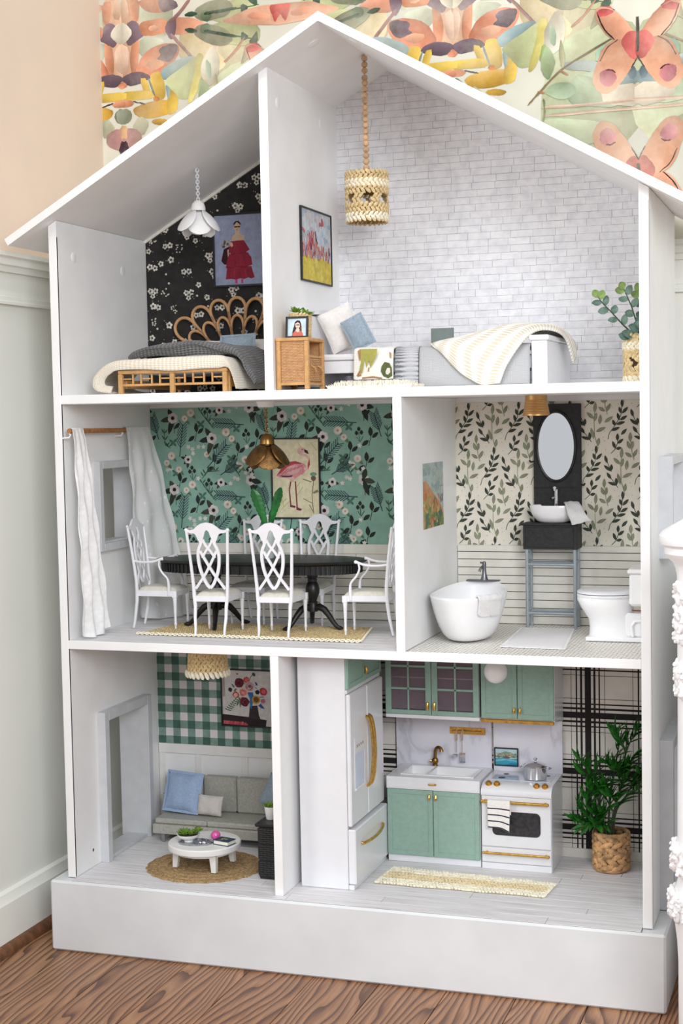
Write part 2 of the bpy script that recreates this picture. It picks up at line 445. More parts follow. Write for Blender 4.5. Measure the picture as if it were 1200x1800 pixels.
def washed():
    k = NT('whitewashed_plank'); oi = k.n('ShaderNodeObjectInfo')
    ofs = k.n('ShaderNodeVectorMath', operation='SCALE'); ofs.inputs[0].default_value = (5.0, 3.3, 0)
    k.l(oi.outputs['Random'], ofs.inputs['Scale'])
    ad = k.n('ShaderNodeVectorMath', operation='ADD'); k.l(k.co(), ad.inputs[0]); k.l(ofs.outputs[0], ad.inputs[1])
    mp = k.n('ShaderNodeMapping'); mp.inputs['Scale'].default_value = (9, 130, 1); k.l(ad.outputs[0], mp.inputs[0])
    nz = k.noise(1.0, 5, mp.outputs[0], 0.7)
    m2 = k.n('ShaderNodeMapping'); m2.inputs['Scale'].default_value = (22, 75, 1); k.l(ad.outputs[0], m2.inputs[0])
    kn = k.noise(1.0, 2, m2.outputs[0])
    c = k.ramp(nz, [(0.30, (196, 193, 194)), (0.5, (222, 220, 222)), (0.75, (232, 231, 234))])
    c = k.mix(k.ramp(kn, [(0.74, (0, 0, 0, 1)), (0.80, (0.5, 0.5, 0.5, 1))]), c, (146, 138, 134))
    k.l(c, k.b.inputs['Base Color']); k.b.inputs['Roughness'].default_value = 0.6; return k.m
WASHED = washed()

def tiles():
    """small octagon-and-dot print on the bathroom floor"""
    k = NT('dotted_floor_paper'); 
    ck = k.n('ShaderNodeTexVoronoi'); ck.inputs['Scale'].default_value = 118; ck.inputs['Randomness'].default_value = 0.12
    k.l(k.co((1, 1, 0), (0, 0, radians(45))), ck.inputs['Vector'])
    c = k.ramp(ck.outputs[0], [(0.20, (120, 116, 106)), (0.30, (236, 233, 226)), (0.62, (236, 233, 226)), (0.70, (206, 202, 194))])
    k.l(c, k.b.inputs['Base Color']); k.b.inputs['Roughness'].default_value = 0.5; return k.m
TILES = tiles()

def brick_mat():
    k = NT('white_brick_paper'); oi = k.n('ShaderNodeObjectInfo')
    nz = k.noise(55, 6); c = k.ramp(nz, [(0.3, (222, 222, 228)), (0.6, (240, 240, 243))])
    t = k.ramp(oi.outputs['Random'], [(0, (0.95, 0.95, 0.96, 1)), (1, (1, 1, 1, 1))])
    k.l(k.mix(1.0, c, t, 'MULTIPLY'), k.b.inputs['Base Color']); k.b.inputs['Roughness'].default_value = 0.7
    k.bump(nz, 0.2, 0.001); return k.m
BRICK = brick_mat()

# ------------------------------------------------------------------ the room
PEACH = M('peach_wall_paint', (236, 216, 197), 0.8, var=0.02, vscale=3)
PANELW = M('pale_wainscot_paint', (244, 245, 238), 0.5, var=0.015, vscale=3)
MURALB = M('mural_ground', (218, 215, 199), 0.85, var=0.08, vscale=5)
OAKTRIM = M('oak_shoe_moulding', (116, 76, 50), 0.45, var=0.25, vscale=60)
XL, YB, RAILZ, ZT = -0.107, 0.418, 1.075, 2.1
def S(g, name, mat, parent=None, **kw):
    o = g.obj(name, mat, parent, **kw)
    if parent is None: o['kind'] = 'structure'
    return o
fl = S(G().box(XL-0.05, 5.5, -6.0, YB+0.05, -HB-0.05, -HB-0.006), 'floor', OAK)
rn = random.Random(4); PW = 0.112; x = XL+0.002; i = 0
base_mesh = {}
while x < 1.75:
    y = -1.3-rn.uniform(0, 0.6)
    while y < YB:
        L = rn.choice([0.9, 1.2, 1.5]); y1 = min(y+L, YB)
        key = round(y1-y, 3)
        if key not in base_mesh: base_mesh[key] = G().box(0, PW-0.0012, 0, y1-y-0.0012, -0.006, 0, 0.0007).mesh('plank', OAK)
        o = bpy.data.objects.new('plank', base_mesh[key]); COL.objects.link(o); o.parent = fl; o.location = (x, y, -HB)
        y = y1
    x += PW; i += 1
S(G().box(XL-0.05, XL, -0.62, YB+0.05, -HB, RAILZ-0.005), 'wall_left', PANELW)
S(G().box(XL-0.05, XL, -0.62, YB+0.05, RAILZ-0.005, ZT), 'wall_left', PEACH)
S(G().box(XL, 3.2, YB, YB+0.05, -HB, RAILZ-0.005), 'wall_back', PANELW)
mur = S(G().box(XL, 3.2, YB, YB+0.05, RAILZ-0.005, ZT), 'wall_back', MURALB)
def rail_prof(d, h): return [(0, -h), (d*0.35, -h), (d*0.45, -h*0.45), (d*0.7, -h*0.3), (d*0.75, h*0.35), (d, h*0.55), (d, h), (0, h)]
pr = rail_prof(0.016, 0.017)
S(G().prism([(XL+a, RAILZ-0.009+b) for a, b in pr], -0.62, YB, 'y'), 'trim_1', PANELW, angle=25)
S(G().prism([(YB-a, RAILZ-0.009+b) for a, b in pr], XL, 3.2, 'x'), 'trim_2', PANELW, angle=25)
pr = rail_prof(0.009, 0.010)
S(G().prism([(XL+a, 1.003-b) for a, b in pr], -0.62, YB-0.06, 'y'), 'trim_3', PANELW, angle=25)
S(G().prism([(YB-a, 1.003-b) for a, b in pr], XL+0.06, 3.2, 'x'), 'trim_4', PANELW, angle=25)
bprof = [(0, -HB), (0.013, -HB), (0.013, -0.042), (0.009, -0.036), (0.007, -0.026), (0, -0.022)]
S(G().prism([(XL+a, b) for a, b in bprof], -0.62, YB, 'y'), 'baseboard_left', PANELW, angle=25)
S(G().prism([(YB-a, b) for a, b in bprof], XL, 3.2, 'x'), 'baseboard_back', PANELW, angle=25)
shoe = [(0.013, -HB)]+[(0.013+0.014*cos(a), -HB+0.017*sin(a)) for a in [pi/2*k/5 for k in range(6)]]
S(G().prism([(XL+a, b) for a, b in shoe], -0.62, YB, 'y'), 'trim_5', OAKTRIM)

MUR = [
 ((236,228,190),[(141.0,1513.1),(271.7,1499.5),(251.4,1442.9),(160.6,1441.8)],0),
 ((205,214,176),[(211.3,1446.8),(333.4,1464.1),(332.2,1259.6),(169.0,1272.0),(170.1,1371.5)],0),
 ((240,226,196),[(115.4,1515.7),(201.8,1506.8),(191.3,1468.4),(130.3,1474.5)],0),
 ((240,224,180),[(129.4,1535.3),(158.7,1521.8),(221.9,1462.6),(174.4,1445.5),(125.5,1482.1)],0),
 ((208,216,188),[(37.3,1598.3),(107.1,1591.1),(105.2,1526.9),(40.2,1533.2)],0),
 ((214,220,196),[(40.0,1526.8),(92.9,1517.4),(68.4,1502.5),(38.9,1490.1)],0),
 ((236,196,166),[(2.0,1602.0),(39.7,1598.1),(33.2,1463.5),(23.1,1452.4),(-2.7,1452.5)],0),
 ((240,208,184),[(-0.7,1515.5),(15.0,1507.5),(11.4,1470.8),(-2.4,1461.2)],0),
 ((240,204,176),[(2.0,1602.0),(13.0,1600.8),(16.9,1570.1),(0.9,1565.2)],0),
 ((226,160,126),[(28.0,1534.4),(37.4,1522.7),(33.2,1464.5),(20.8,1459.1),(17.0,1492.1)],0),
 ((228,168,136),[(17.9,1600.3),(39.7,1598.1),(37.3,1559.4),(24.0,1562.9)],0),
 ((142,122,132),[(11.5,1552.3),(23.9,1558.6),(33.6,1555.5),(40.5,1544.0),(51.2,1535.4),(40.0,1526.8),(30.1,1521.2),(17.6,1513.7),(10.7,1525.2),(25.6,1534.6)],0),
 ((234,228,208),[(0.7,1558.8),(13.9,1550.9),(23.2,1537.0),(13.1,1525.0),(-0.6,1517.6)],0),
 ((238,164,126),[(40.8,1554.8),(88.1,1557.6),(96.3,1549.3),(90.9,1530.5),(59.5,1529.2),(45.0,1532.8)],0),
 ((246,190,160),[(79.1,1540.2),(77.8,1537.7),(74.2,1536.0),(69.4,1535.8),(64.6,1537.0),(61.1,1539.3),(59.9,1542.1),(61.2,1544.7),(64.8,1546.3),(69.7,1546.5),(74.5,1545.3),(77.9,1543.0)],0),
 ((236,172,142),[(113.2,1556.2),(147.7,1552.7),(179.3,1538.9),(147.0,1527.2),(112.3,1524.1)],0),
 ((142,122,132),[(93.7,1543.1),(106.0,1554.8),(115.7,1557.0),(116.3,1536.6),(108.5,1515.9),(98.0,1527.6)],0),
 ((172,132,128),[(107.9,1548.4),(127.7,1563.7),(147.4,1585.3),(142.7,1588.9),(123.2,1567.6),(103.8,1552.6)],0),
 ((172,132,128),[(105.3,1523.0),(123.8,1501.9),(146.9,1476.2),(151.4,1479.3),(128.3,1505.1),(109.8,1526.1)],0),
 ((228,160,128),[(37.3,1598.3),(107.1,1591.1),(118.7,1581.3),(88.4,1569.4),(56.0,1574.8)],0),
 ((142,122,132),[(80.7,1593.8),(114.2,1590.3),(121.0,1576.8),(106.5,1572.9),(88.5,1570.5),(84.0,1582.7)],0),
 ((230,152,120),[(33.3,1466.7),(46.1,1489.4),(61.1,1501.0),(87.8,1508.2),(116.5,1504.4),(117.3,1489.3),(101.1,1467.1),(69.3,1453.7),(40.3,1458.5)],0),
 ((240,178,144),[(50.6,1476.0),(75.0,1482.4),(91.6,1472.3),(67.1,1461.5)],0),
 ((118,100,112),[(85.3,1503.0),(102.2,1506.8),(117.7,1504.3),(113.7,1488.5),(101.3,1475.7),(87.0,1480.2),(75.1,1483.5),(84.9,1490.1),(80.3,1497.0)],0),
 ((118,100,112),[(-2.8,1449.2),(12.3,1458.8),(35.5,1461.1),(52.4,1455.2),(58.2,1447.2),(37.4,1440.3),(15.2,1436.8)],0),
 ((238,164,126),[(-2.8,1447.1),(10.4,1438.3),(5.3,1433.3),(-3.3,1432.9)],0),
 ((236,200,92),[(59.7,1454.6),(85.1,1455.6),(91.0,1409.7),(72.7,1404.7),(63.6,1422.9)],0),
 ((236,200,92),[(37.6,1447.9),(52.1,1445.5),(62.0,1410.0),(49.9,1413.2)],0),
 ((240,208,98),[(-3.5,1425.3),(56.3,1424.6),(68.0,1409.5),(-4.0,1410.0)],0),
 ((226,180,76),[(23.6,1391.4),(43.4,1398.5),(72.7,1402.6),(104.0,1400.0),(100.9,1378.6),(59.6,1372.2),(33.0,1377.6)],0),
 ((236,200,92),[(100.0,1430.5),(111.8,1420.9),(117.2,1402.1),(113.0,1380.9),(92.5,1377.1)],0),
 ((214,170,70),[(95.6,1361.7),(93.3,1359.2),(87.1,1357.7),(78.6,1357.6),(70.2,1359.0),(64.0,1361.5),(61.8,1364.4),(64.2,1366.9),(70.4,1368.4),(78.9,1368.5),(87.3,1367.1),(93.4,1364.6)],0),
 ((224,140,60),[(77.6,1406.5),(76.7,1404.4),(74.5,1403.0),(71.5,1402.7),(68.4,1403.5),(66.3,1405.3),(65.5,1407.5),(66.4,1409.6),(68.7,1411.0),(71.7,1411.3),(74.7,1410.5),(76.9,1408.7)],0),
 ((150,160,150),[(55.2,1444.7),(66.4,1413.4),(69.9,1414.2),(58.7,1445.5)],0),
 ((160,186,188),[(91.7,1433.4),(102.5,1434.6),(99.4,1409.0),(94.5,1407.3)],0),
 ((238,166,128),[(-4.1,1406.8),(7.1,1410.2),(24.0,1404.4),(16.5,1397.4),(-4.4,1397.0)],0),
 ((70,64,60),[(22.6,1404.6),(35.9,1401.3),(45.5,1398.3),(46.2,1400.4),(36.5,1403.4),(23.1,1406.7)],0),
 ((160,172,150),[(14.6,1377.9),(13.8,1372.0),(11.0,1368.7),(3.9,1363.3),(-1.7,1365.1),(-9.2,1365.8),(-14.9,1369.5),(-18.0,1375.3),(-19.2,1380.6),(-17.1,1386.7),(-13.7,1389.7),(-7.9,1394.3),(-0.9,1392.5),(6.4,1392.6),(12.0,1390.1),(15.7,1384.4)],0),
 ((200,206,178),[(35.4,1377.4),(54.5,1362.8),(39.1,1337.8),(17.6,1354.8)],0),
 ((206,160,158),[(-6.0,1345.7),(12.7,1355.2),(34.5,1346.9),(36.3,1325.0),(-7.1,1310.6)],0),
 ((240,196,150),[(-5.6,1361.0),(7.9,1357.7),(4.9,1342.6),(-6.4,1334.7)],0),
 ((84,60,76),[(-6.5,1332.5),(6.9,1325.0),(11.4,1311.5),(-7.4,1301.9)],0),
 ((160,186,188),[(84.0,1457.9),(103.6,1471.2),(135.0,1480.1),(151.6,1478.6),(133.3,1464.2),(105.3,1448.4),(90.8,1443.2)],0),
 ((200,208,158),[(90.6,1438.9),(133.3,1462.0),(157.5,1478.1),(163.8,1446.5),(152.0,1408.9),(123.3,1403.8),(108.2,1423.4)],0),
 ((228,218,130),[(157.6,1481.3),(172.9,1477.7),(164.6,1435.7),(149.4,1400.5),(137.4,1397.2),(153.1,1447.4)],0),
 ((184,202,132),[(164.8,1442.1),(176.1,1421.8),(156.7,1406.3)],0),
 ((232,228,208),[(189.9,1497.4),(205.6,1468.3),(197.6,1432.8),(178.5,1421.6),(165.2,1457.0)],0),
 ((186,206,180),[(177.5,1473.0),(188.9,1459.2),(185.9,1433.8),(176.7,1443.2)],0),
 ((200,208,158),[(189.5,1569.8),(248.1,1576.4),(284.9,1568.4),(284.0,1532.8),(195.8,1541.5)],0),
 ((150,154,128),[(160.0,1568.5),(192.1,1580.1),(217.9,1579.6),(233.9,1567.4),(219.5,1549.8),(179.4,1545.3),(160.8,1553.6)],0),
 ((112,128,100),[(168.0,1559.2),(180.0,1564.4),(191.5,1554.7),(184.1,1542.7),(170.1,1548.4)],0),
 ((58,86,66),[(180.2,1555.4),(206.1,1557.0),(241.2,1558.7),(240.3,1564.0),(205.3,1562.3),(179.3,1560.7)],0),
 ((58,86,66),[(134.8,1559.4),(146.9,1565.6),(163.3,1559.7),(148.9,1554.7)],0),
 ((66,96,76),[(252.6,1569.7),(268.6,1560.6),(252.1,1550.7)],0),
 ((66,96,76),[(238.6,1559.5),(284.9,1562.1),(284.6,1564.2),(238.2,1561.6)],0),
 ((66,96,76),[(272.5,1580.2),(282.8,1577.0),(284.7,1560.0),(266.5,1572.4)],0),
 ((200,208,158),[(188.0,1511.5),(246.0,1493.2),(283.1,1493.9),(283.9,1529.6),(195.7,1538.4)],0),
 ((150,154,128),[(158.6,1518.6),(190.0,1500.6),(215.7,1496.1),(232.3,1505.1),(218.8,1525.5),(179.2,1537.9),(160.2,1533.3)],0),
 ((112,128,100),[(167.1,1526.3),(178.7,1518.8),(190.7,1526.1),(184.0,1539.5),(169.8,1536.7)],0),
 ((58,86,66),[(178.3,1522.6),(204.0,1515.8),(238.9,1507.2),(240.0,1512.3),(205.2,1520.9),(179.5,1527.7)],0),
 ((58,86,66),[(134.1,1532.7),(145.7,1524.1),(162.4,1526.7),(148.4,1534.5)],0),
 ((66,96,76),[(250.8,1499.1),(267.2,1504.9),(251.3,1518.1)],0),
 ((66,96,76),[(236.9,1510.0),(283.0,1498.2),(283.4,1500.2),(237.4,1512.0)],0),
 ((66,96,76),[(270.1,1484.6),(280.6,1485.7),(283.3,1502.3),(264.6,1493.6)],0),
 ((238,184,154),[(214.6,1540.7),(247.4,1549.1),(276.6,1558.8),(339.6,1558.6),(344.1,1558.1),(343.4,1524.8),(327.4,1525.3),(270.1,1528.9)],0),
 ((220,112,104),[(309.9,1559.6),(339.6,1558.6),(334.7,1546.6),(325.4,1537.0),(320.6,1528.1),(314.2,1544.5)],0),
 ((242,170,140),[(308.3,1540.9),(305.5,1538.0),(297.9,1536.4),(287.6,1536.6),(277.2,1538.5),(269.7,1541.6),(267.0,1545.0),(269.9,1547.9),(277.5,1549.4),(287.9,1549.2),(298.2,1547.3),(305.7,1544.3)],0),
 ((180,176,146),[(249.9,1462.1),(259.9,1490.8),(266.3,1469.1),(249.8,1457.9)],0),
 ((60,54,54),[(291.4,1480.5),(290.7,1474.2),(286.6,1469.3),(279.7,1468.1),(274.3,1466.7),(267.5,1470.5),(263.1,1473.4),(259.4,1477.7),(260.7,1483.4),(260.8,1489.7),(262.7,1492.6),(268.3,1494.9),(275.0,1495.3),(280.4,1496.6),(285.4,1490.7),(291.8,1486.7)],0),
 ((220,96,88),[(290.1,1480.6),(290.2,1476.0),(286.3,1471.6),(280.6,1468.8),(275.5,1468.5),(270.5,1471.2),(265.2,1472.3),(263.3,1478.3),(260.3,1483.4),(261.8,1488.4),(264.0,1491.5),(269.8,1494.4),(276.2,1494.2),(281.6,1495.2),(285.7,1490.9),(290.3,1485.6)],0),
 ((66,96,76),[(265.8,1496.6),(276.5,1508.2),(283.6,1514.9),(284.2,1493.8)],0),
 ((206,146,118),[(254.1,1504.9),(237.4,1483.4),(216.1,1467.4),(218.5,1464.9),(240.1,1481.1),(257.0,1502.9)],0),
 ((188,204,200),[(195.8,1402.8),(261.0,1402.8),(295.4,1362.4),(250.9,1386.0),(210.8,1389.6)],0),
 ((172,192,192),[(292.6,1380.3),(332.9,1378.6),(332.8,1359.2),(290.4,1353.1)],0),
 ((128,148,156),[(328.4,1375.1),(328.1,1371.1),(325.9,1367.3),(324.4,1363.8),(321.0,1365.0),(318.0,1365.9),(316.0,1368.9),(314.4,1371.4),(312.5,1376.6),(313.3,1380.6),(315.9,1384.8),(318.0,1388.0),(321.2,1386.1),(324.3,1386.8),(326.7,1382.8),(328.3,1379.1)],0),
 ((190,210,176),[(210.6,1367.9),(260.9,1385.1),(298.3,1350.4),(294.1,1321.4),(250.4,1327.0),(214.3,1332.0)],0),
 ((236,226,204),[(270.5,1352.8),(332.8,1357.2),(332.5,1318.2),(274.3,1327.0)],0),
 ((226,196,172),[(171.8,1326.1),(250.6,1324.5),(332.9,1327.5),(332.3,1332.4),(250.2,1329.5),(171.5,1331.1)],0),
 ((226,196,172),[(173.7,1311.5),(250.5,1313.2),(332.6,1312.4),(332.4,1316.3),(250.1,1317.2),(173.4,1315.5)],0),
 ((196,208,170),[(164.3,1307.2),(210.0,1303.6),(270.1,1293.9),(249.8,1255.9),(169.0,1272.0)],0),
 ((140,122,90),[(145.3,1339.7),(162.9,1357.2),(195.6,1388.9),(233.9,1409.9),(295.7,1439.3),(294.2,1442.0),(232.3,1412.6),(193.6,1391.3),(160.7,1359.4),(143.1,1341.9)],0),
 ((186,138,100),[(193.9,1388.8),(208.0,1380.6),(209.4,1383.2),(195.3,1391.4)],0),
 ((186,138,100),[(154.3,1355.4),(165.5,1352.5),(166.1,1355.4),(154.9,1358.3)],0),
 ((172,192,150),[(169.7,1435.9),(180.7,1420.1),(185.6,1403.8),(174.2,1377.0),(163.1,1389.9),(161.3,1408.0)],0),
 ((192,190,150),[(197.2,1448.1),(203.9,1408.0),(198.7,1394.7),(192.9,1417.0)],0),
 ((182,206,172),[(165.8,1355.9),(188.3,1369.9),(217.6,1365.3),(220.5,1349.3),(198.2,1339.3)],0),
 ((178,196,160),[(220.8,1380.8),(250.8,1374.2),(270.6,1354.8),(240.7,1363.3)],0),
 ((150,150,108),[(163.1,1342.0),(165.0,1324.1),(162.8,1306.5),(165.8,1306.0),(168.1,1323.9),(166.2,1342.1)],0),
 ((168,204,178),[(261.1,1422.4),(294.9,1434.8),(296.7,1407.3),(261.0,1398.8)],0),
 ((166,200,176),[(304.4,1410.5),(301.2,1405.0),(296.9,1401.5),(293.2,1400.4),(284.8,1398.2),(278.2,1400.7),(270.0,1404.1),(265.4,1409.4),(266.5,1414.0),(266.6,1419.9),(270.6,1424.1),(277.7,1426.5),(285.0,1425.2),(292.9,1425.0),(298.6,1419.6),(302.0,1415.5)],0),
 ((242,178,146),[(333.2,1435.0),(322.5,1445.7),(308.0,1466.6),(291.3,1482.9),(271.6,1490.7),(261.7,1486.9),(261.6,1475.2),(275.3,1448.4),(294.9,1432.8),(333.1,1417.5)],0),
 ((216,96,96),[(291.3,1482.9),(273.6,1490.5),(261.7,1486.9),(262.6,1477.0),(275.5,1477.7)],0),
 ((60,50,50),[(260.7,1482.7),(270.5,1456.1),(290.3,1434.5),(291.7,1435.8),(272.2,1457.1),(262.6,1483.2)],0),
 ((242,182,148),[(333.1,1417.5),(294.9,1432.8),(273.1,1421.2),(262.9,1394.7),(254.8,1371.9),(266.5,1349.3),(286.4,1349.5),(306.3,1369.3),(322.2,1395.2),(332.1,1404.0)],0),
 ((226,116,110),[(333.3,1440.8),(316.7,1446.3),(302.8,1430.1),(310.6,1413.8),(320.3,1401.2),(333.0,1402.0)],0),
 ((216,140,146),[(294.7,1369.4),(292.3,1364.3),(287.6,1359.1),(284.2,1355.7),(278.5,1355.0),(273.2,1356.5),(267.3,1361.6),(264.7,1366.1),(265.0,1372.0),(263.7,1377.4),(267.3,1382.7),(272.5,1384.3),(278.8,1386.7),(284.9,1383.6),(288.0,1379.4),(292.9,1374.8)],0),
 ((120,60,70),[(276.9,1382.5),(284.4,1382.8),(290.8,1377.5),(292.3,1379.4),(285.0,1385.1),(276.6,1384.9)],0),
 ((110,90,80),[(294.4,1433.7),(276.3,1423.5),(266.1,1402.7),(267.9,1401.7),(277.8,1422.1),(295.5,1432.0)],0),
 ((92,86,78),[(329.5,1466.4),(333.5,1467.9),(333.1,1413.6),(328.2,1416.0)],0),
 ((80,80,76),[(331.4,1404.5),(325.5,1395.3),(319.5,1386.1),(320.9,1385.2),(326.8,1394.4),(332.7,1403.5)],0),
 ((242,178,146),[(331.8,1194.9),(320.9,1185.8),(305.9,1167.1),(288.9,1153.3),(269.0,1148.6),(259.0,1154.2),(259.1,1166.1),(273.3,1191.0),(293.3,1203.4),(331.9,1212.6)],0),
 ((216,96,96),[(288.9,1153.3),(271.0,1148.5),(259.0,1154.2),(260.1,1164.1),(273.1,1161.3)],0),
 ((60,50,50),[(260.0,1157.8),(270.1,1182.7),(290.0,1201.0),(288.6,1202.5),(268.4,1183.9),(258.1,1158.6)],0),
 ((242,182,148),[(331.9,1212.6),(293.3,1203.4),(271.5,1218.8),(261.7,1247.1),(253.9,1271.5),(266.1,1292.2),(286.0,1288.7),(305.6,1265.5),(321.2,1236.9),(331.0,1226.4)],0),
 ((226,116,110),[(331.7,1189.0),(314.9,1186.2),(301.2,1204.9),(309.2,1220.0),(319.2,1231.1),(332.0,1228.2)],0),
 ((216,140,146),[(294.0,1267.4),(291.6,1272.9),(287.0,1278.8),(283.6,1282.8),(278.0,1284.5),(272.6,1283.8),(266.7,1279.7),(264.0,1275.6),(264.2,1269.7),(262.8,1264.5),(266.3,1258.5),(271.5,1256.1),(277.7,1252.6),(284.0,1254.7),(287.1,1258.4),(292.1,1262.2)],0),
 ((120,60,70),[(275.6,1254.8),(284.0,1253.2),(291.4,1257.7),(290.0,1259.9),(283.4,1255.6),(275.9,1257.2)],0),
 ((110,90,80),[(293.8,1204.2),(276.2,1217.1),(266.6,1239.3),(264.8,1238.6),(274.7,1215.9),(292.7,1202.6)],0),
 ((92,86,78),[(327.6,1163.7),(331.6,1161.5),(331.9,1216.5),(327.0,1214.9)],0),
 ((80,80,76),[(331.7,1226.7),(325.8,1236.9),(320.0,1247.2),(318.6,1246.5),(324.5,1236.2),(330.3,1226.0)],0),
]
MUR_COPIES = [(-0.0607, 1), (-0.0607, -1), (0.6008, 1), (0.6008, -1), (1.2624, -1)]

mp = Print((0, YB, 0), (1, 0, 0), (0, 0, 1), [(XL+0.001, RAILZ+0.008), (2.4, RAILZ+0.008), (2.4, ZT), (XL+0.001, ZT)], (0, -1, 0), 4e-6)
for col, pts, cc in MUR:
    col = tuple(ch*0.93 for ch in col)
    for (ax, sg) in MUR_COPIES:
        mx, mz = sum(a for a, b in pts)/len(pts), sum(b for a, b in pts)/len(pts); gr = 1.0 if len(pts) > 12 else 1.13
        q = [(ax+sg*(mx+(a-mx)*gr)/1000, (mz+(b-mz)*gr)/1000) for a, b in pts]
        for _ in range(2 if len(q) > 4 else 1): q = [(q[i][0]*(1-t)+q[(i+1) % len(q)][0]*t, q[i][1]*(1-t)+q[(i+1) % len(q)][1]*t) for i in range(len(q)) for t in (0.22, 0.78)]
        q = [(a+rn.uniform(-0.0006, 0.0006), b+rn.uniform(-0.0006, 0.0006)) for a, b in q]
        k0 = len(mp.g.f); mp.poly(q, col)
        if len(mp.g.f) > k0:        # washes: the pigment pools unevenly along each shape
            s0 = rn.uniform(0, 6); n_ = len(mp.g.f[-1]); mp.g.c[-1] = [tuple(min(255, max(0, ch*(1.0+0.10*sin(s0+6.28*i/n_))+(8*sin(s0+6.28*i/n_)))) for ch in col) for i in range(n_)]
mp.obj('watercolour_print', MURAL, mur)

# ------------------------------------------------------------------ the dollhouse shell
T, Z1, T1, Z2, T2, D, ZR, SL = 0.01493, 0.83263, 0.01543, 0.4136, 0.01449, 0.344, 1.40101, 0.56492
X1, X2, X3 = 0.38671, 0.60036, 0.38414
def zu(x): return ZR-SL*abs(x-0.5)
house = thing('dollhouse', 'white wooden three-storey dollhouse with pitched roof and open front', 'dollhouse', (0.5, 0.17, -HB))
HO = Vector((0.5, 0.17, -HB))
def hp(g, name, mat, parent=house, **kw):
    """part of the dollhouse given in house coordinates"""
    o = g.obj(name, mat, None, **kw); o.parent = parent
    if parent is house: o.location = -HO
    return o
hp(G().box(-0.025, 1.0217, -0.0193, 0.372, -HB+0.0004, -0.0012, 0.0035), 'plinth', WHITE2)
def side_wall(x0, x1, door, win):
    g = G(); (dy0, dy1, dz1), (wy0, wy1, wz0, wz1) = door, win; zt = 1.11
    g.box(x0, x1, 0.0012, dy0, 0, dz1); g.box(x0, x1, dy1, D, 0, dz1); g.box(x0, x1, 0.0012, D, dz1, wz0)
    g.box(x0, x1, 0.0012, wy0, wz0, wz1); g.box(x0, x1, wy1, D, wz0, wz1); g.box(x0, x1, 0.0012, D, wz1, zt)
    g.prism([(x0, zt), (x1, zt), (x1, zu(x1)-0.0008), (x0, zu(x0)-0.0008)], 0.0012, D, 'y')
    g.box(x0, x1, 0, 0.006, 0, 1.1, 0.0014)
    return g
DOOR, WIN = (0.108, 0.272, 0.258), (0.122, 0.270, 0.570, 0.703)
wl = hp(side_wall(0, T, DOOR, WIN), 'side_wall', WHITE)
wr = hp(side_wall(1-T, 1, DOOR, WIN), 'side_wall', WHITE)
def ring(xa, xb, y0, y1, z0, z1, w, bottom=True):
    g = G(); b = 0.0008
    g.box(xa, xb, y0, y0+w, z0, z1, b); g.box(xa, xb, y1-w, y1, z0, z1, b); g.box(xa, xb, y0+w, y1-w, z1-w, z1, b)
    if bottom: g.box(xa, xb, y0+w, y1-w, z0, z0+w, b)
    return g
for (w, xa, xb) in ((wl, -0.030, 0.027), (wr, 0.9735, 1.0215)):
    hp(ring(xa, xb, 0.109, 0.283, 0.556, 0.7165, 0.0135), 'window_frame', GREYFR, w)
    hp(ring(xa, xb+(0.004 if w is wl else 0), 0.094, 0.283, 0.0, 0.2705, 0.0165, False).box(xa+0.012, xb-0.004, 0.1105, 0.2665, 0.0006, 0.006), 'door_frame', GREYFR, w)
gk = G().tube([(T-0.001, 0.0664, 0.0302), (T+0.0002, 0.0664, 0.0302)], 0.003, 10)
hp(gk, 'peg_hole', SEAM, wl)
def plug(g, c, n, r=0.0085):
    c = Vector(c); n = Vector(n); g.tube([c-n*0.002, c+n*0.0006, c+n*0.0012], [r, r, r*0.8], 18); return g
for c in ((T, 0.06, 1.070), (T, 0.245, 1.062)): hp(plug(G(), c, (1, 0, 0)), 'screw_cover', WHITE, wl)
sh1 = hp(G().box(T, 1-T, 0.0, D, Z1-T1, Z1, 0.001), 'shelf', WHITE)
sh2 = hp(G().box(T, 1-T, 0.003, D, Z2-T2, Z2-0.0022).box(T, 1-T, 0, 0.003, Z2-T2, Z2+0.0003, 0.0008), 'shelf', WHITE)
pt1 = hp(G().prism([(X1, Z1), (X1+T, Z1), (X1+T, zu(X1+T)), (X1, zu(X1))], 0.0, D, 'y'), 'partition', WHITE)
for c in ((X1+T, 0.045, 1.297), (X1+T, 0.255, 1.301)): hp(plug(G(), c, (1, 0, 0)), 'screw_cover', WHITE, pt1)
pt2 = hp(G().box(X2, X2+T, 0, D, Z2, Z1-T1, 0.001), 'partition', WHITE)
pt3 = hp(G().box(X3, X3+T, 0, D, 0.0, Z2-T2, 0.001), 'partition', WHITE)
bk = hp(G().prism([(0, 0), (1, 0), (1, zu(1)), (0.5, ZR), (0, zu(0))], D, D+0.007, 'y'), 'back_panel', WHITE)
RO, TRZ, OV = 0.0311, 0.0126, 0.0591
c_ = cos(math.atan(SL)); s_ = sin(math.atan(SL))
for sg in (-1, 1):
    xe = 0.5+sg*(0.5+OV); ze = zu(xe)
    out = [(0.5, ZR), (xe, ze), (xe+sg*s_*TRZ, ze+c_*TRZ), (0.5, ZR+TRZ/c_)]
    if sg < 0: out = out[::-1]
    rp = hp(G().prism(out, -RO, 0.372, 'y'), 'roof_panel', WHITE)
    if sg < 0:
        nr = Vector((s_, 0, -c_))
        hp(plug(G(), (0.470, 0.035, zu(0.470)), nr, 0.011), 'screw_cover', WHITE, rp)
    else:
        hp(plug(G(), (0.54, 0.03, zu(0.54)), Vector((-s_, 0, -c_)), 0.011), 'screw_cover', WHITE, rp)
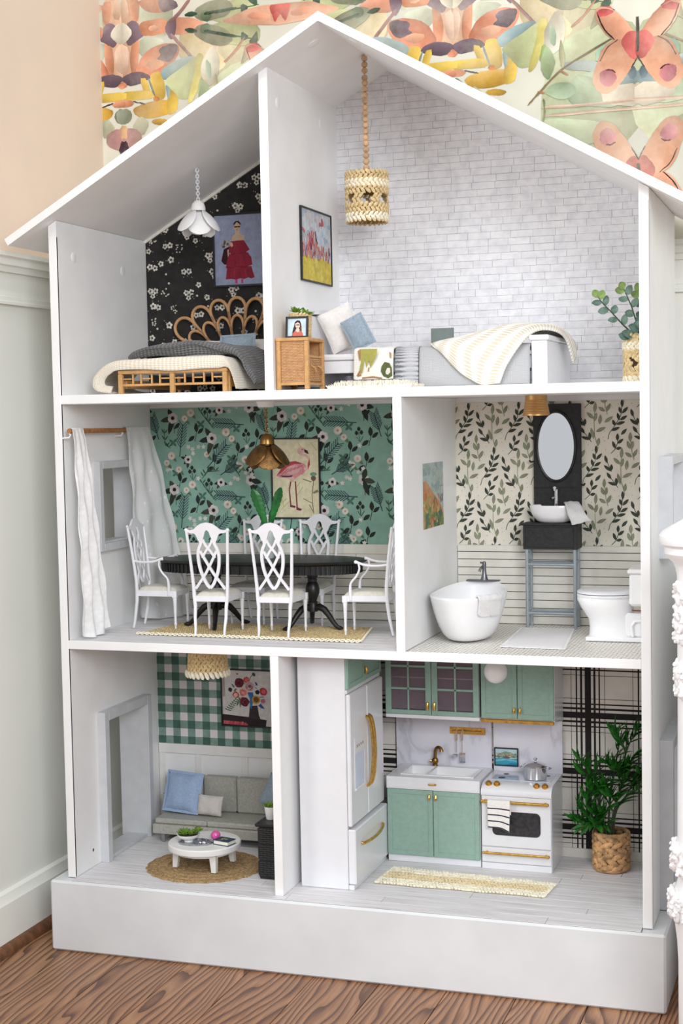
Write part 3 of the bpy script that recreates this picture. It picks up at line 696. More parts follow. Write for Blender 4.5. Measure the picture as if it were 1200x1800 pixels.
# thin trim where the dark paper meets the roof
hp(G().ribbon([(T, D-0.003, zu(T)-0.003), (X1, D-0.003, zu(X1)-0.003)], 0.005, 0.004, (0, 1, 0)), 'trim_strip', CREAM, bk)

# plank floors of the living floor and the dining room: every board its own piece
def plank_floor(parent, x0, x1, y0, y1, z, w, seed, thick=0.0012):
    r = random.Random(seed); y = y0
    while y < y1-0.004:
        ye = min(y+w, y1); x = x0-r.uniform(0, 0.3)
        while x < x1:
            L = r.uniform(0.36, 0.55); a, b = max(x, x0), min(x+L, x1)
            if b-a > 0.004:
                o = G().box(0, b-a-0.0006, 0, ye-y-0.0007, 0, thick, 0.00035).obj('plank', WASHED, parent); o.location = (a, y, z)
            x += L
        y = ye
lf = hp(G().box(T, 1-T, -0.0145, D-0.001, -0.0012, -0.0010), 'floor_paper', SEAM)
plank_floor(lf, T+0.0005, 1-T-0.0005, -0.0145, D-0.002, -0.0010, 0.0288, 3, 0.0010)
df = hp(G().box(T, X2, 0.003, D-0.001, Z2-0.0022, Z2-0.0018), 'floor_paper', SEAM)
plank_floor(df, T+0.0005, X2-0.0005, 0.0032, D-0.002, Z2-0.0014, 0.0288, 8, 0.0014)
hp(G().box(X2+T, 1-T, 0.003, D-0.001, Z2-0.0022, Z2), 'floor_paper', TILES)

# wainscots
def planks(parent, x0, x1, zs, y, seed, joints):
    r = random.Random(seed)
    for a, b in zip(zs[:-1], zs[1:]):
        cuts = [x0]+([x0+(x1-x0)*r.uniform(0.25, 0.75)] if joints and r.random() < 0.7 else [])+[x1]
        for p, q in zip(cuts[:-1], cuts[1:]):
            G().box(p+0.0004, q-0.0004, y-0.0022, y, a+0.0006, b-0.0006, 0.0004).obj('plank', CREAM, parent)
for (x0, x1, jt, sd) in ((T+0.001, X2-0.001, True, 5), (X2+T+0.001, 1-T-0.001, False, 6)):
    w = hp(G().box(x0, x1, D-0.0012, D-0.0004, Z2, 0.5530), 'wainscot', SEAM)
    planks(w, x0, x1, [Z2+0.0006+0.01435*k for k in range(9)]+[0.5430-0.0006] if not jt else [Z2+0.0006+0.0152*k for k in range(9)]+[0.5362], D-0.0012, sd, jt)
    G().box(x0, x1, D-0.0040, D-0.0012, 0.5362 if jt else 0.5430, 0.5535, 0.0005).obj('cap_board', CREAM, w)
BATTEN = M('off_white_batten', (238, 237, 234), 0.5, var=0.02)
w = hp(G().box(T+0.001, X3-0.001, D-0.0012, D-0.0004, 0, 0.150), 'wainscot', WHITE)
for xa in (T+0.001, 0.0925, 0.1885, 0.285, X3-0.014): G().box(xa, xa+0.0125, D-0.0034, D-0.0012, 0.0, 0.146, 0.0005).obj('batten', BATTEN, w)
G().box(T+0.001, X3-0.001, D-0.0050, D-0.0012, 0.1455, 0.1640, 0.0006).obj('chair_rail', BATTEN, w)
w = hp(G().box(X3+T+0.001, 1-T-0.001, D-0.0040, D-0.0004, 0.0, 0.0165, 0.0006), 'skirting', CREAM)

# ------------------------------------------------------------------ wallpapers
def paper(name, pts, mat, y=D):
    return hp(G().prism(pts, y-0.0008, y-0.0002, 'y'), name, mat)
YP = D-0.0008
def wall_print(outline, step=6e-6): return Print((0, YP, 0), (1, 0, 0), (0, 0, 1), outline, (0, -1, 0), step, 150)

# black floral paper in the left bedroom
DARKP = M('black_paper', (40, 38, 37), 0.85, var=0.25, vscale=60)
o1 = [(T, Z1), (X1, Z1), (X1, zu(X1)), (T, zu(T))]
pw = paper('floral_wallpaper', o1, DARKP); p = wall_print(o1); r = random.Random(11)
def open_flower(p, x, y, R, rot):
    for k in range(5):
        a = rot+2*pi*k/5
        p.ell(x+R*0.62*cos(a), y+R*0.62*sin(a), R*0.46, R*0.42, r.choice([(226, 222, 212), (206, 202, 192), (236, 233, 224)]), a, 8)
    p.ell(x, y, R*0.38, R*0.38, (52, 50, 46), 0, 7)
    p.ell(x+R*0.1, y, R*0.13, R*0.13, (150, 146, 130), 0, 5)
pts = []
for _ in range(4000):
    x, y = r.uniform(T, X1), r.uniform(Z1, 1.36)
    if all(hypot(x-a, y-b) > c for a, b, c in pts):
        kind = r.choice(['one', 'one', 'two', 'three', 'spray', 'dot']); pts.append((x, y, {'one': 0.0215, 'two': 0.028, 'three': 0.031, 'spray': 0.027, 'dot': 0.016}[kind]))
        for _k in range(3): p.leaf(x, y, x+r.uniform(-0.014, 0.014), y+r.uniform(-0.014, 0.014), 0.003, (58, 60, 52))
        if kind in ('one', 'two', 'three'):
            open_flower(p, x, y, r.uniform(0.0052, 0.0066), r.random())
            if kind != 'one': open_flower(p, x+0.0105, y+r.uniform(-0.003, 0.003), 0.0058, r.random())
            if kind == 'three': open_flower(p, x+0.0045, y-0.0095, 0.0050, r.random())
            for _k in range(4): p.ell(x+r.uniform(-0.012, 0.016), y+r.uniform(-0.012, 0.012), 0.0009, 0.0009, (196, 192, 180), 0, 5)
        elif kind == 'spray':
            for _k in range(9): p.ell(x+r.uniform(-0.008, 0.008), y+r.uniform(-0.008, 0.008), 0.0018, 0.0016, (214, 210, 198), 0, 6)
        else: p.ell(x, y, 0.0024, 0.0022, (226, 222, 212), 0, 6)
p.obj('floral_print', PRINT, pw)

# white brick paper of the right bedroom: the courses stand a hair proud of grey joints
o2 = [(X1+T, Z1), (1-T, Z1), (1-T, zu(1-T)), (0.5, ZR), (X1+T, zu(X1+T))]
pw = paper('brick_wallpaper', o2, MORTAR)
def roof_cut(x0, x1, z0, z1):
    P = Print((0, 0, 0), (1, 0, 0), (0, 0, 1), o2, (0, -1, 0)); return P.clip([(x0, z0), (x1, z0), (x1, z1), (x0, z1)])
r = random.Random(21); BH, BL_ = 0.01245, 0.0385; z = Z1+0.0005; row = 0; nb = 0; rest = G(); full_mesh = {}
while z < ZR:
    x = X1+T-r.uniform(0.2, 0.8)*BL_
    while x < 1-T:
        L = BL_*r.uniform(0.9, 1.1); ga, gb = r.choice([0.0003, 0.0005, 0.0007]), r.choice([0.0002, 0.0004, 0.0006])
        q = roof_cut(x+ga/2, x+L-ga/2, z+gb/2+r.uniform(0, 0.0002), z+BH-gb/2)
        if len(q) >= 3 and max(a for a, b in q)-min(a for a, b in q) > 0.002:
            if nb < 300 and z > 0.90: hp(G().prism(q, YP-0.0006, YP-0.0001, 'y'), 'brick', BRICK, pw, smooth=False); nb += 1
            else: rest.prism(q, YP-0.0006, YP-0.0001, 'y')
        x += L
    z += BH; row += 1
rest.obj('bricks', BRICK, pw, smooth=False, kind='stuff')
hp(G().box(X1+T, 1-T, YP-0.004, YP, Z1, Z1+0.0115, 0.0005), 'skirting', WHITE)

# teal floral paper of the dining room; coordinates of one repeat in units of a 1070 x 670 cell
TEAL = M('teal_paper', (144, 186, 170), 0.85, var=0.06, vscale=40)
o3 = [(T, 0.5535), (X2, 0.5535), (X2, 0.8095), (T, 0.8095)]
pw = paper('floral_wallpaper', o3, TEAL); p = wall_print(o3, 4e-6)
DK, DK2, MID, WF, CR, PINE, LT = (50, 58, 54), (62, 72, 62), (84, 124, 112), (238, 234, 230), (236, 226, 214), (62, 88, 92), (168, 200, 176)
SC = 0.222/1070
def teal_cell(X0, Z0):
    def P(x, y): return (X0+x*SC, Z0-y*SC)
    def lf(x0, y0, x1, y1, w, c): p.leaf(*P(x0, y0), *P(x1, y1), w*SC, c)
    def stk(pts, w, c): p.stroke([P(*q) for q in pts], w*SC, c)
    def anem(x, y, R):
        R *= 1.12
        for k in range(6): p.ell(*P(x+R*0.55*cos(k*pi/3+x), y+R*0.55*sin(k*pi/3+x)), R*0.52*SC, R*0.46*SC, WF if k % 2 else (228, 222, 222), k, 9)
        p.ell(*P(x, y), R*0.5*SC, R*0.5*SC, (214, 206, 206), 0, 9); p.ell(*P(x, y), R*0.34*SC, R*0.34*SC, (40, 36, 42), 0, 9)
    def ranu(x, y, R):
        R *= 1.08
        p.ell(*P(x, y), R*SC, R*SC, CR, 0, 11); p.ell(*P(x, y), R*0.68*SC, R*0.68*SC, (244, 238, 228), 0, 10); p.ell(*P(x, y), R*0.42*SC, R*0.42*SC, (226, 206, 190), 0, 9); p.ell(*P(x, y), R*0.16*SC, R*0.16*SC, (170, 120, 100), 0, 7)
    def pine(x0, y0, x1, y1):
        stk([(x0, y0), (x1, y1)], 9, PINE); dx, dy = x1-x0, y1-y0; L = hypot(dx, dy); dx /= L; dy /= L
        for k in range(8):
            t = 0.28+0.092*k; bx, by = x0+(x1-x0)*t, y0+(y1-y0)*t; l = 78*(1-0.35*abs(t-0.5))
            for sg in (-1, 1): stk([(bx, by), (bx+dx*l*0.80-sg*dy*l*0.62, by+dy*l*0.80+sg*dx*l*0.62)], 7, PINE)
    def berry(x, y):
        for a, b in ((0, -30), (-22, 5), (24, 0)): lf(x+a, y+b+22, x+a, y+b-22, 34, DK)
        stk([(x, y), (x+5, y+70)], 5, DK2); stk([(x-22, y+40), (x+5, y+80)], 5, DK2); stk([(x+40, y+35), (x+8, y+85)], 5, DK2)
    def trio(x, y):
        stk([(x-20, y+110), (x, y+30), (x, y-10)], 6, DK2); lf(x, y+30, x-5, y-60, 44, DK); lf(x+10, y+40, x+70, y-10, 36, DK); lf(x-20, y+60, x-85, y+110, 40, DK)
    def tiny(x, y, R=24):
        for k in range(5): p.leaf(*P(x, y), *P(x+R*cos(k*1.257+x), y+R*sin(k*1.257+x)), R*0.62*SC, (236, 238, 230))
    def flutter(x, y):
        for a, b in ((-40, -30), (40, -38), (-34, 30), (30, 34)): lf(x, y, x+a, y+b, 24, MID)
    def twig(pts):
        stk(pts, 6, (74, 104, 84))
        for k in range(len(pts)-1):
            for t in (0.3, 0.7):
                x, y = pts[k][0]+(pts[k+1][0]-pts[k][0])*t, pts[k][1]+(pts[k+1][1]-pts[k][1])*t
                lf(x, y, x+34, y-40, 13, (74, 104, 84)); lf(x, y, x-30, y-46, 13, (74, 104, 84))
    for q in ((85, 330, 20, 120), (290, 490, 330, 190), (930, 205, 650, 185), (560, 595, 760, 380), (690, 660, 850, 560)): pine(*q)
    for q in ([(200, 410), (150, 380), (140, 230)], [(640, 240), (560, 150), (490, 50)], [(510, 690), (560, 630), (680, 620)], [(880, 670), (830, 590), (770, 560)]): twig(q)
    for q in ((230, 360), (860, 240), (800, 510), (510, 195), (250, 640)): flutter(*q)
    for q in ((465, 240), (870, 420), (290, 690), (1060, 300), (1020, 520), (640, 520)): trio(*q)
    for q in ((575, 80), (410, 620), (950, 290)): berry(*q)
    for x, y, R, ls in ((230, 135, 45, ((185, 50), (105, 162), (185, 285))), (615, 325, 45, ((550, 228), (486, 352), (572, 478))), (985, 50, 45, ((1095, 75), (1035, 195), (1010, -50))), (375, 515, 34, ((300, 490), (330, 560), (365, 600), (345, 470))), (695, 70, 34, ((650, 130), (625, 85), (760, 90)))):
        for a, b in ls: lf(x, y, a, b, 52 if R > 40 else 30, r.choice([DK, (78, 82, 68), (66, 70, 60)]))
        if R > 40: stk([(x+8, y), (x+14, y+140)], 6, DK2); lf(x+14, y+100, x+70, y+42, 34, DK)
        anem(x, y, R)
    for x, y, R in ((410, 90, 35), (350, 140, 28), (755, 270, 36), (810, 330, 29), (210, 480, 35), (160, 545, 27), (280, 605, 29), (935, 520, 33), (885, 575, 27), (560, 470, 26)):
        lf(x, y, x+50, y+55, 30, (106, 140, 108)); ranu(x, y, R)
    for q in ((420, 420), (480, 400), (425, 460), (380, 400), (790, 80), (862, 40), (830, 30), (165, 610), (200, 600), (955, 405), (860, 555), (530, 400), (985, 610), (940, 640), (1000, 655), (470, 690)): tiny(*q)
    for q in ((690, 270), (900, 330)): lf(q[0], q[1], q[0]+60, q[1]-10, 10, LT); lf(q[0], q[1], q[0]+50, q[1]+26, 10, LT)
for a in range(-1, 3):
    for b in range(0, 3): teal_cell(0.0145+a*0.222, 0.8185-b*0.136)
p.obj('floral_print', PRINT, pw)

# leaf paper of the bathroom, half-drop repeat
LEAFP = M('cream_paper', (236, 231, 217), 0.85, var=0.03, vscale=30)
o4 = [(X2+T, 0.5545), (1-T, 0.5545), (1-T, 0.8075), (X2+T, 0.8075)]
pw = paper('leaf_wallpaper', o4, LEAFP); p = wall_print(o4, 5e-6); SC4 = 0.0905/540
def sprig(X0, Z0):
    def P(x, y): return (X0+x*SC4, Z0-y*SC4)
    D1, D2 = (70, 76, 68), (150, 156, 130)
    def lv(c, w, *ls):
        for a, b, e, f in ls:
            p.leaf(*P(a, b), *P(e, f), w*SC4, c)
            p.stroke([P(a, b), P(a*0.25+e*0.75, b*0.25+f*0.75)], 3*SC4, tuple(int(q*1.25) for q in c))
    def st(c, *q): p.stroke([P(*k) for k in q], 6*SC4, c)
    st(D1, (165, 460), (180, 400), (240, 320), (300, 220), (315, 60)); st(D1, (195, 610), (240, 565), (265, 500), (265, 410)); st(D1, (470, 325), (440, 260), (405, 160)); st(D1, (535, 490), (500, 440), (425, 340))
    lv(D1, 34, (315, 135, 312, 50), (305, 200, 280, 130), (310, 200, 375, 132), (285, 270, 262, 190), (290, 268, 365, 222), (240, 325, 215, 262), (250, 310, 345, 285), (195, 375, 290, 342), (300, 420, 360, 355), (262, 480, 265, 402), (262, 510, 325, 460), (240, 560, 212, 482), (245, 565, 305, 550), (425, 235, 402, 152), (465, 320, 390, 255), (468, 315, 470, 245), (465, 400, 420, 330), (525, 465, 430, 432), (522, 462, 515, 385))
    st(D2, (605, 560), (568, 420), (565, 300), (575, 90)); st(D2, (432, 680), (410, 600), (392, 400))
    lv(D2, 38, (570, 190, 580, 75), (560, 250, 488, 180), (565, 280, 592, 185), (620, 310, 632, 205), (670, 290, 760, 228), (580, 385, 685, 338), (562, 460, 530, 340), (598, 535, 615, 445), (392, 490, 395, 392), (390, 565, 362, 480), (402, 570, 422, 482), (410, 650, 338, 602), (418, 655, 466, 565))
    for a, b in ((260, 640), (140, 570), (480, 610), (545, 575), (500, 520), (670, 480), (130, 380), (205, 115), (650, 640), (120, 440)): p.ell(*P(a, b), 5*SC4, 5*SC4, (196, 186, 160), 0, 6)
for a in range(-2, 6):
    for b in range(-1, 3):
        sprig(X2+T-0.0285+a*0.0905, 0.8175-b*0.159); sprig(X2+T-0.0285+(a+0.5)*0.0905, 0.8175-(b+0.5)*0.159)
p.obj('leaf_print', PRINT, pw)

# gingham of the living room
o5 = [(T, 0.1640), (X3, 0.1640), (X3, Z2-T2), (T, Z2-T2)]
pw = paper('gingham_wallpaper', o5, M('gingham_ground', (230, 224, 226), 0.85, var=0.03)); p = wall_print(o5)
q = 0.01545
for k in range(14): p.rect(T+0.0005+2*q*k, 0.16, T+0.0005+2*q*k+q, 0.41, (136, 166, 156))
for k in range(9):
    p.rect(T, 0.1640-0.001+2*q*k, X3, 0.1640-0.001+2*q*k+q, (140, 169, 159))
for k in range(9):
    for j in range(14): p.rect(T+0.0005+2*q*j, 0.1630+2*q*k, T+0.0005+2*q*j+q, 0.1630+2*q*k+q, (80, 114, 104))
p.obj('gingham_print', PRINT, pw)

# black and white plaid of the kitchen
o6 = [(X3+T, 0.0165), (1-T, 0.0165), (1-T, Z2-T2), (X3+T, Z2-T2)]
pw = paper('plaid_wallpaper', o6, M('plaid_ground', (232, 227, 220), 0.85, var=0.03)); p = wall_print(o6)
BKP = (44, 40, 40)
bars = [(0, 0.0108), (0.0117, 0.0036), (-0.0117, 0.0036), (0.0200, 0.0024), (-0.0200, 0.0024), (0.0295, 0.0008), (-0.0295, 0.0008)]
for k in range(-1, 8):
    for d, w in bars:
        xc = 0.8475+(k-4)*0.108+d; p.rect(xc-w/2, 0, xc+w/2, 0.41, BKP)
for k in range(5):
    for d, w in bars:
        zc = 0.1545+(k-1)*0.1005+d; p.rect(0.3, zc-w/2, 1.0, zc+w/2, BKP)
p.obj('plaid_print', PRINT, pw)

# ------------------------------------------------------------------ generic builders used by many things
def P(g, name, mat, t, **kw):
    """part (or sub-part) of a thing, its shape given in house coordinates"""
    r = t
    while r.parent: r = r.parent
    L = r.location
    g.v = [(a-L.x, b-L.y, c-L.z) for a, b, c in g.v]
    return g.obj(name, mat, t, **kw)
def single(g, name, mat, base, label, cat, group=None, **kw):
    """a thing that is one mesh, with its origin at base"""
    g.v = [(a-base[0], b-base[1], c-base[2]) for a, b, c in g.v]
    o = g.obj(name, mat, None, **kw); o.location = base
    return tag(o, label, cat, group)
def pillow(c, w, h, t, M3, seed=0, flange=0.0):
    """cushion of width w, height h and thickness t; M3 turns local (x across, z up, y thick) into place"""
    g = G(); r = random.Random(seed); ph = [r.uniform(0, 6) for _ in range(6)]
    def side(sg):
        def fn(u, v):
            a, b = 2*u-1, 2*v-1
            f = max(0.0, (1-abs(a)**2.6)*(1-abs(b)**2.6))**0.5
            x = w/2*a*(1-0.07*(1-a*a)*0-0.05*(1-b*b)*abs(a)); z = h/2*b*(1-0.05*(1-a*a)*abs(b))
            y = sg*t/2*f*(1+0.10*sin(5*a+ph[0])*sin(4*b+ph[1]))+0.0012*sin(7*a+ph[2])*abs(b)
            q = M3 @ Vector((x, y, z)); return (q.x+c[0], q.y+c[1], q.z+c[2])
        return fn
    g.grid(side(1), 14, 14); g.grid(side(-1), 14, 14)
    if flange:
        e = flange
        pts = [(-w/2, -h/2), (w/2, -h/2), (w/2, h/2), (-w/2, h/2)]
        for i in range(4):
            a, b = pts[i], pts[(i+1) % 4]
            for k in range(8):
                t0, t1 = k/8, (k+1)/8; q = []
                for (tt, out) in ((t0, 0), (t1, 0), (t1, 1), (t0, 1)):
                    x, z = a[0]+(b[0]-a[0])*tt, a[1]+(b[1]-a[1])*tt
                    s = 1+out*e/(w/2)+(-0.05)*(1-out); zz = 1+out*e/(h/2)+(-0.05)*(1-out)
                    p_ = M3 @ Vector((x*s, 0.0008*sin(9*x/w*6+i)*out, z*zz)); q.append((p_.x+c[0], p_.y+c[1], p_.z+c[2]))
                g.add(q, [(0, 1, 2, 3)])
    return g
def crom(P4, t):
    a, b, c, d = P4
    return tuple(0.5*(2*b[i]+(c[i]-a[i])*t+(2*a[i]-5*b[i]+4*c[i]-d[i])*t*t+(3*b[i]-a[i]-3*c[i]+d[i])*t**3) for i in range(len(b)))
def spline(pts, u):
    n = len(pts)-1; k = min(int(u*n), n-1); t = u*n-k
    return crom((pts[max(k-1, 0)], pts[k], pts[k+1], pts[min(k+2, n)]), t)
def sheet(rows, nu, nv, wob=0.0, seed=0, freq=9):
    """cloth through a table of points: rows along u, columns along v"""
    r = random.Random(seed); ph = [r.uniform(0, 6) for _ in range(4)]
    def fn(u, v):
        col = [spline(row, v) for row in rows]; p = spline(col, u)
        d = wob*(sin(freq*u*3+ph[0]+3*v)+sin(freq*v*2.3+ph[1]+2*u)+0.6*sin(freq*2*(u+v)+ph[2]))/2.6
        return (p[0]+d*0.4, p[1]+d*0.4, p[2]+d)
    return G().grid(fn, nu, nv)
def chain(g, p0, p1, n, R, r):
    """n oval links, turned by a quarter each"""
    p0, p1 = Vector(p0), Vector(p1); d = (p1-p0)/n
    for k in range(n):
        c = p0+d*(k+0.5); L = d.length*0.78; pts = []
        ax = Vector((1, 0.35, 0)) if k % 2 == 0 else Vector((0.35, -1, 0)); ax.normalize()
        for j in range(10): a = 2*pi*j/10; pts.append(c+ax*(R*cos(a))+Vector((0, 0, 1))*(L*sin(a)))
        g.tube(pts, r, 5, closed=True)
    return g
def stitches(g, c, r0, r1, z0, z1, rows, n, size, tilt=0.6, skip=None, alt=True, j=0.15, seed=0, sx=1.0, sy=1.0):
    """rows of slanted raffia stitches round an upright tube"""
    r = random.Random(seed)
    for i in range(rows):
        t = (i+0.5)/rows; R = r0+(r1-r0)*t; z = z0+(z1-z0)*t
        for k in range(n):
            a = 2*pi*(k+0.5*(i % 2))/n
            if skip and skip(i, k): continue
            tl = tilt*(1 if (not alt or i % 2 == 0) else -1)+r.uniform(-j, j)
            rot = Rz(a) @ Rx(tl)
            rr = R*(1+r.uniform(-0.012, 0.012))
            g.ball((c[0]+sx*rr*cos(a), c[1]+sy*rr*sin(a), c[2]+z), (size*0.42, size*0.50, size*0.95), 6, 4, rot)
    return g
def flower_lamp(name, label, base, cap_top, petal_mat, cap_mat, chain_mat, top, plate, Rp=0.0215, group=None, links=11):
    """hanging lamp of six overlapping oval petals under a domed cap on a chain"""
    t = thing(name, label, 'lamp', top)
    x, y, z = cap_top
    P(chain(G(), (x, y, z-0.001), (top[0], top[1], top[2]-(0.011 if plate else 0.0045)), links, 0.0026, 0.0009), 'chain', chain_mat, t)
    if plate: P(G().lathe([(0.0135, 0), (0.0165, 0.0085), (0.0168, 0.0105)], 24, (top[0], top[1], top[2]-0.0108)), 'ceiling_plate', WHITE, t)
    else: P(G().tube([(top[0], top[1], top[2]-0.005), (top[0], top[1], top[2]-0.0012)], 0.0012, 8).tube([(top[0]+0.002*cos(a), top[1], top[2]-0.0052+0.002*sin(a)) for a in [2*pi*k/10 for k in range(10)]], 0.0007, 6, closed=True), 'hook', CHROME, t)
    P(G().lathe([(0.002, 0), (0.006, -0.001), (0.0105, -0.006), (0.0125, -0.0125), (0.0128, -0.0185), (0.011, -0.0188)], 26, (x, y, z)), 'cap', cap_mat, t)
    for k in range(6):
        a = radians(-121+60*k); lower = k % 2
        inc = radians(66 if lower else 54); L = 0.046; r0 = 0.0075 if lower else 0.0105; z0 = z-0.0190-(0.002 if lower else 0)
        def fn(u, v, a=a, inc=inc, r0=r0, z0=z0, L=L):
            w = Rp*(max(0.0, 1-(2*u*0.97-0.94)**2))**0.5*(0.80+0.25*u); q = 2*v-1
            d = L*u; bul = 0.0050*sin(pi*u)*(1-0.5*q*q)-0.0035*q*q*sin(pi*u)
            rad = r0+d*cos(inc)+bul*sin(inc); dz = -d*sin(inc)+bul*cos(inc)
            return (x+rad*cos(a)-w*q*sin(a), y+rad*sin(a)+w*q*cos(a), z0+dz)
        P(G().grid(fn, 14, 10), 'petal', petal_mat, t, solid=0.0013)
    P(G().tube([(x, y, z-0.019), (x, y, z-0.034)], [0.004, 0.0055], 12), 'bulb', M('bulb_glass_'+name, (240, 238, 228), 0.3), t)
    return t
def framed(name, label, org, u, v, n, w, h, ground, fw_, depth, frame_mat=FRAMEB, cat='picture', parent=None):
    """picture: a shallow frame and its print; org = lower left corner of the frame on the wall"""
    t = thing(name, label, cat, tuple(Vector(org)+Vector(u)*(w/2)))
    o, U, V, N = Vector(org), Vector(u), Vector(v), Vector(n)
    def bar(a0, a1, b0, b1, d0, d1, g):
        q = [o+U*a+V*b+N*d for d in (d0, d1) for (a, b) in ((a0, b0), (a1, b0), (a1, b1), (a0, b1))]
        g.add(q, [(3, 2, 1, 0), (4, 5, 6, 7), (0, 1, 5, 4), (1, 2, 6, 5), (2, 3, 7, 6), (3, 0, 4, 7)])
    if fw_:
        g = G(); bar(0, fw_, 0, h, 0.0002, depth, g); bar(w-fw_, w, 0, h, 0.0002, depth, g); bar(fw_, w-fw_, 0, fw_, 0.0002, depth, g); bar(fw_, w-fw_, h-fw_, h, 0.0002, depth, g)
        P(g, 'frame', frame_mat, t, smooth=False)
    g = G(); bar(fw_, w-fw_, fw_, h-fw_, 0.0002, depth*0.55, g)
    sh = P(g, 'picture_sheet', M('sheet_'+name, ground, 0.7, var=0.08, vscale=90), t, smooth=False)
    iw, ih = w-2*fw_, h-2*fw_
    p = Print(tuple(o+U*fw_+V*fw_+N*(depth*0.55)), U*iw, V*ih, [(0, 0), (1, 0), (1, 1), (0, 1)], N, 3e-6); p.h = 2e-5
    p.asp = iw/ih
    def done():
        p.g.v = [(q[0], q[1], q[2]) for q in p.g.v]
        P(p.g, 'painting', PRINT, sh, smooth=False)
    p.done = done
    return t, p

# ------------------------------------------------------------------ left bedroom
bed = thing('rattan_bed', 'honey rattan bed with scalloped peacock headboard and lattice footboard', 'bed', (0.198, 0.19, Z1))
YF = 0.055
g = G().box(0.097, 0.299, YF-0.004, YF+0.004, 0.8665, 0.8735, 0.0012).box(0.097, 0.299, YF-0.003, YF+0.003, 0.8455, 0.8495, 0.001)
P(g, 'footboard_rail', BAMBOO, bed)
for xa in (0.097, 0.1935, 0.290):
    P(G().box(xa, xa+0.0085, YF-0.0045, YF+0.0045, Z1, 0.8668, 0.0015), 'post', BAMBOO, bed)
P(G().box(0.291, 0.2995, YF+0.006, YF+0.016, Z1, 0.8735, 0.0015), 'post', BAMBOO, bed)
for x0, x1 in ((0.1055, 0.1935), (0.202, 0.290)):
    w = (x1-x0)/5
    for k in range(1, 5): P(G().box(x0+w*k-0.0014+(0.0012 if k % 2 else -0.0012), x0+w*k+0.0014+(0.0012 if k % 2 else -0.0012), YF-0.002, YF+0.002, 0.8495, 0.8665, 0.0006), 'spindle', BAMBOO, bed)
    for k in (0, 2, 4): P(G().box(x0+w*k+(0.0012 if k else 0), x0+w*(k+1)-(0.0012 if k < 4 else 0), YF-0.0018, YF+0.0018, 0.8568, 0.8592, 0.0006), 'crossbar', BAMBOO, bed)
for xa in (0.101, 0.290): P(G().box(xa, xa+0.006, YF+0.01, 0.33, 0.842, 0.856, 0.001), 'side_rail', BAMBOO, bed)
P(G().box(0.1075, 0.2895, YF+0.010, 0.325, 0.8665, 0.8835, 0.006), 'mattress', LINENW, bed, angle=60)
# headboard: seven outer and seven inner arches fanning from one foot
HC = (0.2040, 0.332, 0.868)
def arch(ac, half, r_in, r_top, rad, g):
    """one hoop of the fan between the rays ac-half and ac+half"""
    er, et = (cos(ac), sin(ac)), (-sin(ac), cos(ac)); cr = r_top-0.024; chord = cr*sin(half); ctr = cr*cos(half); pts = []
    def q(l, t): return (HC[0]+er[0]*l+et[0]*t, HC[1], HC[2]+er[1]*l+et[1]*t)
    for k in range(5): rr = r_in+(cr-r_in)*k/5; pts.append(q(rr*cos(half), -rr*sin(half)))
    for k in range(13):
        b = pi*k/12; pts.append(q(ctr+(r_top-ctr)*sin(b), -chord*cos(b)*(1+0.12*sin(b))))
    for k in range(5): rr = r_in+(cr-r_in)*(4-k)/5; pts.append(q(rr*cos(half), rr*sin(half)))
    g.tube(pts, rad, 8)
for k in range(7):
    m = abs(k-3); ac = radians(90-(k-3)*16.6)
    g = G(); arch(ac, radians(8.3), 0.045, (0.1435, 0.1455, 0.1515, 0.160)[m], 0.0030, g); P(g, 'headboard_arch', RATTAN, bed)
    g = G(); arch(ac, radians(8.2), 0.030, (0.111, 0.112, 0.117, 0.125)[m], 0.0027, g); P(g, 'headboard_arch', RATTAN, bed)
for xa in (0.080, 0.322): P(G().box(xa, xa+0.006, 0.329, 0.335, Z1, 0.905, 0.001), 'headboard_leg', RATTAN, bed)
P(G().box(0.080, 0.328, 0.330, 0.335, 0.870, 0.878, 0.001), 'headboard_rail', RATTAN, bed)

# cream blanket over the foot of the bed
rows = []
for k in range(9):
    y = 0.0485+0.0185*k; f = k/8; lift = 0.0012*sin(k*2.1)
    rows.append([(0.084, y+0.004, 0.836), (0.055, y+0.004, 0.842), (0.050, y+0.004, 0.857), (0.062, y+0.002, 0.872), (0.080, y, 0.884-lift), (0.100, y, 0.8885+lift), (0.15, y, 0.8895-lift), (0.20, y, 0.8905+lift), (0.25, y, 0.892-lift), (0.285, y, 0.8915), (0.300, y, 0.885), (0.309, y, 0.865), (0.317, y, 0.838)])
lip = [(a, 0.0480 if 0.09 < a < 0.30 else b, 0.8722+0.0016*sin(a*90)+0.0012*sin(a*210) if 0.09 < a < 0.301 else (c if a > 0.2 else 0.45*c+0.55*0.855)) for a, b, c in rows[0]]
lip = [(a+(0.090-a)*0.55 if a < 0.09 else a, b, c) for a, b, c in lip]
rows = [lip]+rows
single(sheet(rows, 40, 70, 0.0008, 3), 'cream_blanket', KNITC, (0.20, 0.12, Z1), 'cream knitted blanket draped over the foot of the rattan bed', 'blanket', solid=0.0022)
